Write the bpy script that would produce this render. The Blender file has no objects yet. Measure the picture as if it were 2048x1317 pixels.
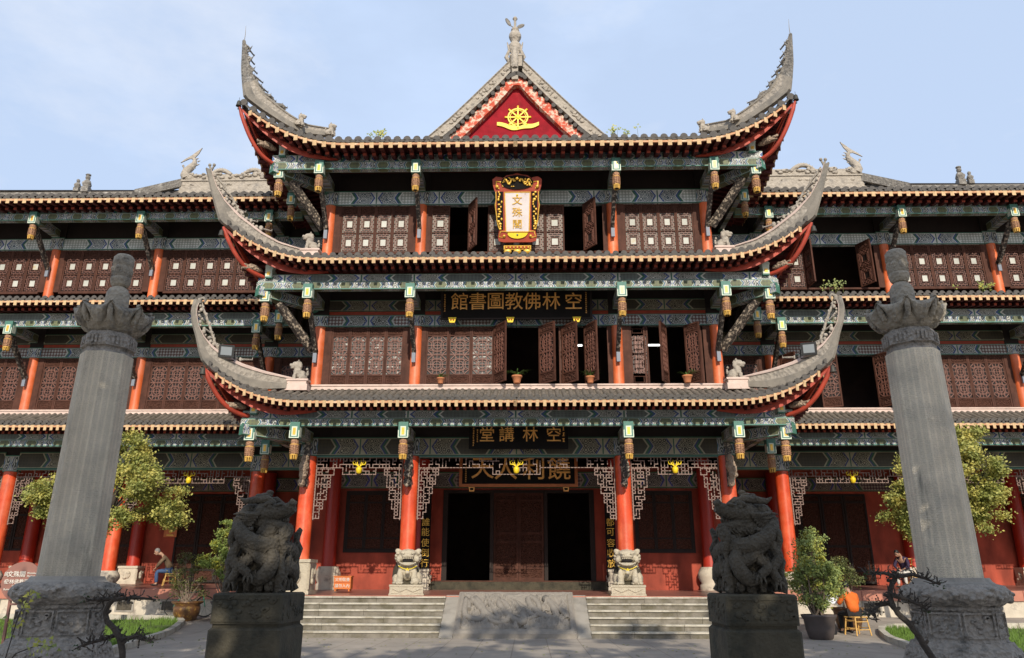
import bpy, bmesh, math, random
from math import sin, cos, pi, radians, sqrt, atan2
from mathutils import Vector, Matrix, noise, Euler
random.seed(7)
SC = bpy.context.scene
COL = SC.collection

# ---------------- camera ----------------
def make_camera():
    F = 1507.0; p = radians(18.25); t = radians(1.2); r = radians(.11)
    fw = Vector((-sin(t)*cos(p), cos(t)*cos(p), sin(p)))
    r0 = Vector((cos(t), sin(t), 0)); u0 = r0.cross(fw)
    rt = r0*cos(r) + u0*sin(r); up = u0*cos(r) - r0*sin(r)
    cd = bpy.data.cameras.new('camera'); cam = bpy.data.objects.new('camera', cd); COL.objects.link(cam)
    m = Matrix((rt, up, -fw)).transposed().to_4x4(); m.translation = Vector((.35, 0, 1.5))
    cam.matrix_world = m
    cd.sensor_width = 36; cd.lens = 36*F/2048; cd.clip_start = .1; cd.clip_end = 6000
    SC.camera = cam
make_camera()

# ---------------- light ----------------
SUN_EL, SUN_AZ = radians(29.0), radians(-5)      # azimuth measured from straight behind the camera, towards the right
d_sun = Vector((-sin(SUN_AZ)*cos(SUN_EL), -cos(SUN_AZ)*cos(SUN_EL), sin(SUN_EL)))   # towards the sun
def make_light():
    w = bpy.data.worlds.new('World'); SC.world = w; w.use_nodes = True
    n = w.node_tree.nodes; l = w.node_tree.links; n.clear()
    out = n.new('ShaderNodeOutputWorld'); bg = n.new('ShaderNodeBackground'); sky = n.new('ShaderNodeTexSky')
    sky.sky_type = 'NISHITA'; sky.sun_disc = False; sky.sun_elevation = SUN_EL
    sky.sun_rotation = atan2(d_sun.x, d_sun.y); sky.altitude = 500; sky.air_density = 1.0; sky.dust_density = 3.0; sky.ozone_density = 1.0
    tc = n.new('ShaderNodeTexCoord'); mp = n.new('ShaderNodeMapping'); mp.inputs['Scale'].default_value = (1.2, 1.2, 3.2)
    nz = n.new('ShaderNodeTexNoise'); nz.inputs['Scale'].default_value = 1.7; nz.inputs['Detail'].default_value = 6; nz.inputs['Roughness'].default_value = .55
    cr = n.new('ShaderNodeValToRGB'); cr.color_ramp.elements[0].position = .50; cr.color_ramp.elements[1].position = .78
    cr.color_ramp.elements[0].color = (.72, .72, .72, 1); cr.color_ramp.elements[1].color = (.9, .9, .9, 1)
    mx = n.new('ShaderNodeMix'); mx.data_type = 'RGBA'; mx.inputs['B'].default_value = (6.0, 7.35, 9.7, 1)
    l.new(tc.outputs['Generated'], mp.inputs['Vector']); l.new(mp.outputs[0], nz.inputs['Vector']); l.new(nz.outputs['Fac'], cr.inputs['Fac'])
    l.new(cr.outputs['Color'], mx.inputs['Factor']); l.new(sky.outputs[0], mx.inputs['A'])
    n2 = n.new('ShaderNodeTexNoise'); n2.inputs['Scale'].default_value = 2.3; n2.inputs['Detail'].default_value = 7; n2.inputs['Roughness'].default_value = .6; mp2 = n.new('ShaderNodeMapping'); mp2.inputs['Location'].default_value = (1.35, .4, .2); mp2.inputs['Scale'].default_value = (1, 1, 2.2); l.new(tc.outputs['Generated'], mp2.inputs['Vector']); l.new(mp2.outputs[0], n2.inputs['Vector'])
    c2 = n.new('ShaderNodeValToRGB'); c2.color_ramp.elements[0].position = .52; c2.color_ramp.elements[1].position = .74; c2.color_ramp.elements[1].color = (.55, .55, .55, 1); l.new(n2.outputs['Fac'], c2.inputs['Fac'])
    m2 = n.new('ShaderNodeMix'); m2.data_type = 'RGBA'; m2.inputs['B'].default_value = (7.6, 7.9, 8.6, 1); l.new(c2.outputs['Color'], m2.inputs['Factor']); l.new(mx.outputs['Result'], m2.inputs['A'])
    l.new(m2.outputs['Result'], bg.inputs['Color']); bg.inputs['Strength'].default_value = .12
    l.new(bg.outputs[0], out.inputs[0])
    sd = bpy.data.lights.new('sun', 'SUN'); sd.energy = 4.2; sd.angle = radians(.5); sd.color = (1, .92, .78)
    s = bpy.data.objects.new('sun', sd); COL.objects.link(s); s.rotation_euler = d_sun.to_track_quat('Z', 'Y').to_euler(); s.location = (5, -30, 40)
make_light()
SC.view_settings.view_transform = 'Standard'; SC.view_settings.look = 'None'; SC.view_settings.exposure = 0; SC.view_settings.gamma = 1
SC.view_settings.use_curve_mapping = False
SC.render.engine = 'CYCLES'
SC.cycles.max_bounces = 5; SC.cycles.diffuse_bounces = 3; SC.cycles.glossy_bounces = 2; SC.cycles.transparent_max_bounces = 6; SC.cycles.use_denoising = True

# ---------------- materials ----------------
MATS = {}
def mat(name, col, rough=.8, metal=0, var=0, vs=3., bump=0, bs=20., col2=None, c2t=(.5, .6), c2s=4., spec=.5, emit=0, trans=0, streak=0, vor=0, vors=8., ao=0):
    m = bpy.data.materials.new(name); m.use_nodes = True; MATS[name] = m
    n = m.node_tree.nodes; l = m.node_tree.links; b = n['Principled BSDF']
    b.inputs['Roughness'].default_value = rough; b.inputs['Metallic'].default_value = metal; b.inputs['Specular IOR Level'].default_value = spec
    tc = n.new('ShaderNodeTexCoord')
    geo = n.new('ShaderNodeNewGeometry')
    cur = None
    rgb = n.new('ShaderNodeRGB'); rgb.outputs[0].default_value = (*col, 1); cur = rgb.outputs[0]
    P = geo.outputs['Position']
    if col2:
        nz = n.new('ShaderNodeTexNoise'); nz.inputs['Scale'].default_value = c2s; nz.inputs['Detail'].default_value = 8; nz.inputs['Roughness'].default_value = .65
        if streak:
            mp = n.new('ShaderNodeMapping'); mp.inputs['Scale'].default_value = (1, 1, streak); l.new(P, mp.inputs[0]); l.new(mp.outputs[0], nz.inputs['Vector'])
        else: l.new(P, nz.inputs['Vector'])
        cr = n.new('ShaderNodeValToRGB'); cr.color_ramp.elements[0].position = c2t[0]; cr.color_ramp.elements[1].position = c2t[1]
        l.new(nz.outputs['Fac'], cr.inputs['Fac'])
        mx = n.new('ShaderNodeMix'); mx.data_type = 'RGBA'; l.new(cr.outputs['Color'], mx.inputs['Factor']); l.new(cur, mx.inputs['A']); mx.inputs['B'].default_value = (*col2, 1)
        cur = mx.outputs['Result']
    if var:
        nz = n.new('ShaderNodeTexNoise'); nz.inputs['Scale'].default_value = vs; nz.inputs['Detail'].default_value = 7; nz.inputs['Roughness'].default_value = .6; l.new(P, nz.inputs['Vector'])
        mr = n.new('ShaderNodeMapRange'); mr.inputs['From Min'].default_value = .25; mr.inputs['From Max'].default_value = .75; mr.inputs['To Min'].default_value = 1-var; mr.inputs['To Max'].default_value = 1+var
        l.new(nz.outputs['Fac'], mr.inputs['Value'])
        hs = n.new('ShaderNodeVectorMath'); hs.operation = 'SCALE'; l.new(cur, hs.inputs[0]); l.new(mr.outputs[0], hs.inputs['Scale']); cur = hs.outputs[0]
    l.new(cur, b.inputs['Base Color'])
    if bump or vor:
        nrm = None
        if bump:
            nz = n.new('ShaderNodeTexNoise'); nz.inputs['Scale'].default_value = bs; nz.inputs['Detail'].default_value = 6; l.new(P, nz.inputs['Vector'])
            bp = n.new('ShaderNodeBump'); bp.inputs['Strength'].default_value = bump; bp.inputs['Distance'].default_value = .04; l.new(nz.outputs['Fac'], bp.inputs['Height']); nrm = bp.outputs[0]
        if vor:
            vo = n.new('ShaderNodeTexVoronoi'); vo.inputs['Scale'].default_value = vors; l.new(P, vo.inputs['Vector'])
            bp = n.new('ShaderNodeBump'); bp.inputs['Strength'].default_value = vor; bp.inputs['Distance'].default_value = .06; l.new(vo.outputs['Distance'], bp.inputs['Height'])
            if nrm: l.new(nrm, bp.inputs['Normal'])
            nrm = bp.outputs[0]
        l.new(nrm, b.inputs['Normal'])
    if emit:
        b.inputs['Emission Color'].default_value = (*col, 1); b.inputs['Emission Strength'].default_value = emit
    if trans:
        tr = n.new('ShaderNodeBsdfTranslucent'); ms = n.new('ShaderNodeMixShader'); ms.inputs[0].default_value = trans
        l.new(cur, tr.inputs[0]); l.new(b.outputs[0], ms.inputs[1]); l.new(tr.outputs[0], ms.inputs[2]); l.new(ms.outputs[0], n['Material Output'].inputs[0])
    return m
mat('red', (.66, .070, .016), .38, var=.10, vs=2, col2=(.80, .17, .07), c2t=(.46, .74), c2s=1.3, bump=.08, bs=6)
mat('red_faded', (.68, .135, .035), .5, var=.12, vs=2, col2=(.80, .24, .12), c2t=(.48, .76), c2s=1.6, bump=.1, bs=6)
mat('red_inner_shaded', (.42, .030, .012), .42, var=.12, vs=2)  # column red for the veranda, its gloom darkened into the colour
mat('plaster', (.28, .245, .20), .9, var=.22, vs=3, bump=.2, bs=20, col2=(.17, .155, .135), c2t=(.50, .70), c2s=2.6)
mat('wood_bar', (.19, .082, .058), .55, var=.25, vs=7)
mat('foot', (.20, .22, .26), .6)
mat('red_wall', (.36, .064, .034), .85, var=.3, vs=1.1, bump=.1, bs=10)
mat('red_dark', (.13, .018, .014), .7, var=.2, vs=5)
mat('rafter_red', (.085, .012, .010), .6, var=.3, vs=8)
mat('hip_red', (.46, .060, .030), .55, var=.12, vs=3)
mat('tan_end', (.56, .38, .205), .85, var=.25, vs=9, col2=(.40, .2, .1), c2t=(.56, .7), c2s=6)
mat('cream', (.52, .27, .14), .85, var=.3, vs=5, col2=(.66, .47, .30), c2t=(.50, .62), c2s=4)
mat('sill', (.62, .47, .40), .85, var=.18, vs=3, col2=(.25, .2, .17), c2t=(.6, .75), c2s=4)
mat('tile', (.155, .130, .105), .85, var=.38, vs=4, bump=.3, bs=30, col2=(.07, .062, .045), c2t=(.5, .65), c2s=3)
mat('tile_end', (.085, .075, .066), .8, var=.3, vs=9, bump=.3, bs=40)
mat('ridge', (.38, .33, .27), .9, var=.22, vs=5, bump=.35, bs=18, col2=(.20, .18, .16), c2t=(.54, .72), c2s=3.2, vor=.5, vors=9)
mat('ridge_dark', (.20, .18, .155), .9, var=.35, vs=5, bump=.4, bs=18, col2=(.42, .39, .35), c2t=(.55, .7), c2s=3.5, vor=.6, vors=11)
mat('wood', (.085, .034, .022), .7, var=.3, vs=6, bump=.1, bs=30, spec=.2)
mat('wood_lit', (.10, .044, .034), .5, var=.25, vs=6)
mat('wood_carved', (.072, .031, .021), .8, var=.35, vs=12, vor=.9, vors=16, spec=.15)
mat('wood_dark', (.020, .012, .009), .8, var=.3, vs=4)
mat('shade_black', (.012, .008, .008), .9)  # near-black that paints the shade in the lions' mouths
mat('interior', (.06, .035, .028), .9, var=.4, vs=1.5)
mat('pane_pale', (.48, .48, .43), .6, var=.22, vs=.9, col2=(.45, .33, .16), c2t=(.58, .72), c2s=2.2)
mat('pane_half', (.22, .205, .175), .65, var=.3, vs=1.5)
mat('pane_dark', (.022, .016, .014), .4, var=.4, vs=2, spec=.25)
mat('pane_mixed', (.035, .03, .026), .5, col2=(.42, .41, .37), c2t=(.55, .60), c2s=6)
mat('gilt', (.78, .46, .07), .35, metal=.35, var=.2, vs=9)
mat('yellow', (.85, .62, .02), .5, var=.1, vs=9)
mat('orange_gilt', (.92, .45, .11), .5, metal=0, var=.3, vs=8)
mat('gold_relief', (.02, .018, .015), .5, col2=(.75, .42, .06), c2t=(.50, .54), c2s=14, bump=.5, bs=16)
mat('plaque_black', (.010, .008, .007), .75, var=.3, vs=4, spec=.15)
mat('plaque_white', (.70, .62, .60), .7, var=.1, vs=3, col2=(.38, .14, .07), c2t=(.60, .68), c2s=5, streak=.35)
mat('frame_orange', (.45, .13, .03), .5, var=.2, vs=5)
mat('frame_red', (.36, .045, .015), .45, var=.2, vs=4)
mat('peel_red', (.50, .075, .035), .85, var=.25, vs=4, col2=(.62, .50, .38), c2t=(.47, .56), c2s=5)
mat('gable_red', (.27, .008, .016), .8, var=.35, vs=2.2, col2=(.32, .03, .03), c2t=(.55, .75), c2s=3, streak=.2, spec=.2)
mat('stone_dark', (.066, .056, .036), .9, var=.38, vs=3, bump=.5, bs=26, col2=(.022, .023, .016), c2t=(.48, .66), c2s=2.2)
mat('stone_carved', (.075, .062, .044), .85, var=.4, vs=7, bump=.3, bs=30, vor=.45, vors=30)
mat('stone_grey', (.30, .27, .23), .92, var=.18, vs=2, bump=.25, bs=40, col2=(.19, .175, .15), c2t=(.5, .7), c2s=1.6)
mat('stone_grey_carved', (.31, .275, .235), .92, var=.3, vs=4, bump=.4, bs=30, vor=.9, vors=13, col2=(.08, .075, .065), c2t=(.5, .68), c2s=4)
mat('stone_relief', (.25, .22, .185), .9, var=.12, vs=8, bump=.3, bs=40)
mat('stone_grey_dk', (.30, .262, .205), .92, var=.3, vs=4, bump=.4, bs=30, vor=.5, vors=14, col2=(.06, .055, .05), c2t=(.5, .7), c2s=3)
mat('stone_lion', (.46, .40, .30), .9, var=.15, vs=5, bump=.35, bs=35, vor=.25, vors=22)
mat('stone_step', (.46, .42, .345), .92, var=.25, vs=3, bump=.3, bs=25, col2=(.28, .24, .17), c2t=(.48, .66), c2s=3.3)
mat('stone_riser', (.21, .185, .15), .95, var=.3, vs=4, bump=.3, bs=25, col2=(.12, .105, .07), c2t=(.42, .64), c2s=2.6)  # stained riser stone, with the riser shadow also put into the tone
mat('stone_white', (.55, .48, .38), .9, var=.2, vs=3, bump=.2, bs=20, col2=(.28, .24, .2), c2t=(.52, .66), c2s=2.5)
mat('granite_pink', (.44, .17, .11), .45, var=.14, vs=2.5, bump=.05, bs=30)
mat('floor_pink', (.30, .13, .10), .32, var=.2, vs=2)
mat('mid_beam_blue', (.05, .09, .25), .5)
mat('head_green', (.07, .19, .15), .6, var=.15, vs=12)
mat('head_white', (.62, .68, .55), .6, var=.12, vs=10)
mat('drop_wood', (.38, .20, .11), .7, var=.3, vs=14, bump=.6, bs=30, vor=.6, vors=24)
mat('drop_gilt', (.62, .36, .07), .6, var=.2, vs=14)
mat('carved_dark', (.045, .035, .028), .6, col2=(.42, .34, .26), c2t=(.52, .58), c2s=11, bump=.6, bs=16)
mat('carved_pale', (.34, .25, .18), .8, var=.4, vs=10, bump=.6, bs=22, vor=.6, vors=16)
mat('lattice', (.25, .165, .135), .6, var=.2, vs=5)
mat('bell', (.05, .045, .035), .6, metal=.3, var=.3)
mat('metal_dark', (.03, .03, .03), .45, metal=.5)
mat('lamp_glass', (.25, .27, .28), .12)
mat('tube_light', (1, 1, .95), .5, emit=2.5)
mat('terracotta', (.52, .19, .08), .8, var=.15, vs=10)
mat('glazed_pot', (.13, .060, .025), .35, var=.3, vs=6, col2=(.3, .17, .04), c2t=(.55, .62), c2s=9)
mat('grey_pot', (.075, .058, .052), .55, var=.2, vs=4)
mat('soil', (.06, .045, .03), .95)
mat('bark', (.060, .048, .038), .95, var=.4, vs=12, bump=.9, bs=30)
mat('bark_pale', (.20, .15, .11), .95, var=.3, vs=12, bump=.6, bs=30)
mat('leaf_ginkgo', (.27, .29, .07), .6, col2=(.55, .47, .11), c2t=(.44, .62), c2s=2.5, trans=.25, var=.3, vs=7)
mat('leaf_green', (.22, .27, .08), .6, col2=(.50, .47, .08), c2t=(.50, .62), c2s=3.4, trans=.25, var=.35, vs=7)
mat('leaf_pale', (.20, .26, .06), .6, col2=(.52, .47, .06), c2t=(.50, .62), c2s=2.5, trans=.25, var=.3, vs=8)
mat('leaf_bush', (.10, .115, .03), .6, col2=(.22, .20, .05), c2t=(.5, .66), c2s=4, trans=.2, var=.3, vs=8)
mat('leaf_dark', (.035, .06, .018), .6, var=.3, vs=4, trans=.15)
mat('leaf_orchid', (.09, .17, .04), .5, trans=.2)
mat('grass', (.13, .22, .03), .7, var=.35, vs=3, trans=.2)
mat('lawn_soil', (.075, .11, .025), .9, var=.35, vs=5)
mat('bamboo', (.62, .36, .10), .5, var=.15, vs=12)
mat('skin', (.42, .24, .16), .6)
mat('hair', (.010, .008, .007), .55)
mat('hair_grey', (.20, .18, .17), .7)
mat('cloth_orange', (.66, .13, .012), .8, var=.2, vs=7, bump=.5, bs=9)
mat('cloth_black', (.012, .012, .014), .8)
mat('cloth_jeans', (.045, .085, .18), .85, var=.25, vs=9)
mat('cloth_tan', (.13, .085, .05), .85, var=.35, vs=9)
mat('cloth_purple', (.035, .020, .055), .85, var=.2)
mat('cloth_white', (.60, .57, .52), .8)
mat('paper', (.72, .74, .78), .7)
mat('sign_brown', (.27, .125, .095), .5, var=.1, vs=4)
mat('sign_orange', (.62, .17, .03), .5, var=.08)
mat('sign_text', (.75, .68, .6), .6)
mat('bike_green', (.03, .25, .15), .4)
mat('rubber', (.015, .015, .015), .8)
mat('iron_red', (.20, .06, .04), .6)

def wear(name, sc=(9, 9, 1.6), th=(.66, .70), col=(.62, .42, .30), dirt=.25):
    m = MATS[name]; n = m.node_tree.nodes; l = m.node_tree.links; b = n['Principled BSDF']; src = b.inputs['Base Color'].links[0].from_socket
    g = n.new('ShaderNodeNewGeometry'); mp = n.new('ShaderNodeMapping'); mp.inputs['Scale'].default_value = sc; l.new(g.outputs['Position'], mp.inputs[0])
    nz = n.new('ShaderNodeTexNoise'); nz.inputs['Scale'].default_value = 1; nz.inputs['Detail'].default_value = 9; nz.inputs['Roughness'].default_value = .7; l.new(mp.outputs[0], nz.inputs['Vector'])
    cr = n.new('ShaderNodeValToRGB'); cr.color_ramp.elements[0].position = th[0]; cr.color_ramp.elements[1].position = th[1]; l.new(nz.outputs['Fac'], cr.inputs['Fac'])
    mx = n.new('ShaderNodeMix'); mx.data_type = 'RGBA'; mx.inputs['B'].default_value = (*col, 1); l.new(cr.outputs['Color'], mx.inputs['Factor']); l.new(src, mx.inputs['A'])
    n3 = n.new('ShaderNodeTexNoise'); n3.inputs['Scale'].default_value = .35; n3.inputs['Detail'].default_value = 8; l.new(mp.outputs[0], n3.inputs['Vector'])
    mr = n.new('ShaderNodeMapRange'); mr.inputs['From Min'].default_value = .35; mr.inputs['From Max'].default_value = .65; mr.inputs['To Min'].default_value = 1-dirt; mr.inputs['To Max'].default_value = 1+dirt*.4; l.new(n3.outputs['Fac'], mr.inputs['Value'])
    vm = n.new('ShaderNodeVectorMath'); vm.operation = 'SCALE'; l.new(mx.outputs['Result'], vm.inputs[0]); l.new(mr.outputs[0], vm.inputs['Scale']); l.new(vm.outputs[0], b.inputs['Base Color'])
wear('red', (14, 14, 3), (.68, .71)); wear('red_faded', (10, 10, 1.5), (.63, .70), (.72, .40, .26)); wear('red_wall', (5, 5, 2), (.68, .72), (.40, .16, .11), .4); wear('hip_red', (6, 6, 6), (.62, .70), (.30, .08, .05), .35)
wear('wood', (12, 12, 3), (.64, .70), (.14, .085, .06), .3)

def paving():
    m = mat('paving', (.36, .31, .255), .85, var=.18, vs=1.3, bump=.15, bs=30, col2=(.30, .265, .225), c2t=(.5, .72), c2s=.7)
    n = m.node_tree.nodes; l = m.node_tree.links; b = n['Principled BSDF']
    src = b.inputs['Base Color'].links[0].from_socket
    geo = n.new('ShaderNodeNewGeometry'); br = n.new('ShaderNodeTexBrick'); mp = n.new('ShaderNodeMapping'); mp.inputs['Rotation'].default_value = (0, 0, pi/2)
    l.new(geo.outputs['Position'], mp.inputs[0]); l.new(mp.outputs[0], br.inputs[0])
    br.inputs['Color1'].default_value = (1, 1, 1, 1); br.inputs['Color2'].default_value = (.90, .90, .90, 1); br.inputs['Mortar'].default_value = (.62, .60, .58, 1)
    br.inputs['Scale'].default_value = 1; br.inputs['Mortar Size'].default_value = .010; br.inputs['Brick Width'].default_value = 1.6; br.inputs['Row Height'].default_value = .80
    mx = n.new('ShaderNodeMix'); mx.data_type = 'RGBA'; mx.blend_type = 'MULTIPLY'; mx.inputs['Factor'].default_value = 1
    l.new(src, mx.inputs['A']); l.new(br.outputs['Color'], mx.inputs['B']); l.new(mx.outputs['Result'], b.inputs['Base Color'])
paving()

def stele_mat():
    # columns of small incised characters: shallow grooves in rows and columns on the shaft
    m = mat('stele', (.72, .62, .47), .95, var=.2, vs=1.6, col2=(.46, .41, .33), c2t=(.5, .75), c2s=1.1)
    n = m.node_tree.nodes; l = m.node_tree.links; b = n['Principled BSDF']
    uv = n.new('ShaderNodeUVMap'); mp = n.new('ShaderNodeMapping'); mp.inputs['Scale'].default_value = (34, 26, 1)
    l.new(uv.outputs[0], mp.inputs[0])
    v = n.new('ShaderNodeTexVoronoi'); v.inputs['Scale'].default_value = 1; v.inputs['Randomness'].default_value = .55; l.new(mp.outputs[0], v.inputs['Vector'])
    nz = n.new('ShaderNodeTexNoise'); nz.inputs['Scale'].default_value = 3.4; nz.inputs['Detail'].default_value = 3; l.new(mp.outputs[0], nz.inputs['Vector'])
    ad = n.new('ShaderNodeMath'); ad.operation = 'ADD'; l.new(v.outputs['Distance'], ad.inputs[0]); l.new(nz.outputs['Fac'], ad.inputs[1])
    src = b.inputs['Base Color'].links[0].from_socket; sx = n.new('ShaderNodeSeparateXYZ'); l.new(uv.outputs[0], sx.inputs[0])
    fr = n.new('ShaderNodeMath'); fr.operation = 'FRACT'; ml = n.new('ShaderNodeMath'); ml.operation = 'MULTIPLY'; ml.inputs[1].default_value = 7.0; l.new(sx.outputs[0], ml.inputs[0]); l.new(ml.outputs[0], fr.inputs[0])
    gt = n.new('ShaderNodeMath'); gt.operation = 'GREATER_THAN'; gt.inputs[1].default_value = .30; l.new(fr.outputs[0], gt.inputs[0])
    g2 = n.new('ShaderNodeMath'); g2.operation = 'GREATER_THAN'; g2.inputs[1].default_value = .56; l.new(nz.outputs['Fac'], g2.inputs[0])
    mm = n.new('ShaderNodeMath'); mm.operation = 'MULTIPLY'; l.new(gt.outputs[0], mm.inputs[0]); l.new(g2.outputs[0], mm.inputs[1])
    cm = n.new('ShaderNodeMix'); cm.data_type = 'RGBA'; cm.inputs['B'].default_value = (.34, .30, .24, 1); l.new(mm.outputs[0], cm.inputs['Factor']); l.new(src, cm.inputs['A']); l.new(cm.outputs['Result'], b.inputs['Base Color'])
    bp = n.new('ShaderNodeBump'); bp.inputs['Strength'].default_value = .9; bp.inputs['Distance'].default_value = .02; l.new(ad.outputs[0], bp.inputs['Height']); l.new(bp.outputs[0], b.inputs['Normal'])
stele_mat()
wear('stele', (2.2, 2.2, .35), (.58, .70), (.26, .235, .19), .35)

def painted(name, period, h, green, blue, white, dark, field, bright=1.0, off=0.0, plain=False):
    m = bpy.data.materials.new(name); m.use_nodes = True; MATS[name] = m
    n = m.node_tree.nodes; l = m.node_tree.links; b = n['Principled BSDF']; b.inputs['Roughness'].default_value = .6
    def M(op, a, c=None, c3=None):
        x = n.new('ShaderNodeMath'); x.operation = op
        for i, q in enumerate((a, c, c3)):
            if q is None: continue
            if isinstance(q, (int, float)): x.inputs[i].default_value = q
            else: l.new(q, x.inputs[i])
        return x.outputs[0]
    uv = n.new('ShaderNodeUVMap'); sp = n.new('ShaderNodeSeparateXYZ'); l.new(uv.outputs[0], sp.inputs[0])
    u = M('ADD', M('DIVIDE', sp.outputs[0], period), off)
    fr = M('FRACT', u); a = M('MULTIPLY', M('ABSOLUTE', M('SUBTRACT', fr, .5)), 2.0)       # 0 centre .. 1 edge
    bb = M('MULTIPLY', M('ABSOLUTE', M('SUBTRACT', sp.outputs[1], .5)), h/period*1.3)
    t = M('ADD', a, bb)
    cb = n.new('ShaderNodeCombineXYZ'); l.new(sp.outputs[0], cb.inputs[0]); l.new(M('MULTIPLY', sp.outputs[1], h), cb.inputs[1])
    vo = n.new('ShaderNodeTexVoronoi'); vo.inputs['Scale'].default_value = 6.5; vo.inputs['Randomness'].default_value = .35; l.new(cb.outputs[0], vo.inputs['Vector'])
    ring = M('SINE', M('MULTIPLY', vo.outputs['Distance'], 26.0)); curl = M('GREATER_THAN', ring, .25)
    ck = n.new('ShaderNodeTexVoronoi'); ck.inputs['Scale'].default_value = 9; ck.distance = 'MANHATTAN'; ck.inputs['Randomness'].default_value = 0; l.new(cb.outputs[0], ck.inputs['Vector'])
    dia = M('GREATER_THAN', ck.outputs['Distance'], .56)
    def mixc(f, c1, c2):
        mx = n.new('ShaderNodeMix'); mx.data_type = 'RGBA'; l.new(f, mx.inputs['Factor'])
        for k, q in (('A', c1), ('B', c2)):
            if isinstance(q, tuple): mx.inputs[k].default_value = (*[min(1, z*bright) for z in q], 1)
            else: l.new(q, mx.inputs[k])
        return mx.outputs['Result']
    swirl = mixc(curl, dark, white)
    fieldc = mixc(dia, field, tuple(.5*(a_+b_) for a_, b_ in zip(field, dark)) if plain else white)
    c = mixc(M('GREATER_THAN', t, .40), fieldc, white)
    c = mixc(M('GREATER_THAN', t, .44), c, green)
    c = mixc(M('GREATER_THAN', t, .50), c, blue)
    c = mixc(M('GREATER_THAN', t, .54), c, white)
    c = mixc(M('GREATER_THAN', t, .56), c, swirl)
    c = mixc(M('GREATER_THAN', t, .93), c, blue)
    c = mixc(M('GREATER_THAN', t, .97), c, white)
    c = mixc(M('GREATER_THAN', a, .985), c, green)
    e = M('ABSOLUTE', M('SUBTRACT', sp.outputs[1], .5))
    c = mixc(M('GREATER_THAN', e, .40), c, white)
    c = mixc(M('GREATER_THAN', e, .43), c, green)
    nz = n.new('ShaderNodeTexNoise'); nz.inputs['Scale'].default_value = 2.5; nz.inputs['Detail'].default_value = 6
    g = n.new('ShaderNodeNewGeometry'); l.new(g.outputs['Position'], nz.inputs['Vector'])
    mr = n.new('ShaderNodeMapRange'); mr.inputs['From Min'].default_value = .3; mr.inputs['From Max'].default_value = .7; mr.inputs['To Min'].default_value = .72; mr.inputs['To Max'].default_value = 1.15; l.new(nz.outputs['Fac'], mr.inputs['Value'])
    vm = n.new('ShaderNodeVectorMath'); vm.operation = 'SCALE'; l.new(c, vm.inputs[0]); l.new(mr.outputs[0], vm.inputs['Scale']); l.new(vm.outputs[0], b.inputs['Base Color'])
G, B_, W, Dk = (.04, .125, .085), (.04, .075, .24), (.50, .50, .46), (.05, .055, .05)
painted('paint_beam', .95, .24, G, B_, (.40, .40, .37), Dk, (.10, .11, .05), bright=1.35, plain=True)
painted('paint_board', 3.24, .50, G, B_, W, Dk, (.12, .14, .13), bright=1.35, plain=True)
painted('paint_lintel', 2.72, .55, G, B_, (.55, .57, .55), (.04, .07, .10), (.30, .33, .30), bright=1.35)
painted('paint_lintel_2', 2.72, .40, G, B_, (.45, .46, .44), (.04, .05, .04), (.14, .08, .07))
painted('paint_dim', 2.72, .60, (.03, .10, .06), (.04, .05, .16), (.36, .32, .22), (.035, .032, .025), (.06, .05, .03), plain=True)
painted('paint_inner', 3.2, .50, (.04, .12, .05), (.05, .06, .28), (.34, .30, .25), (.035, .035, .035), (.09, .05, .06))

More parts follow.
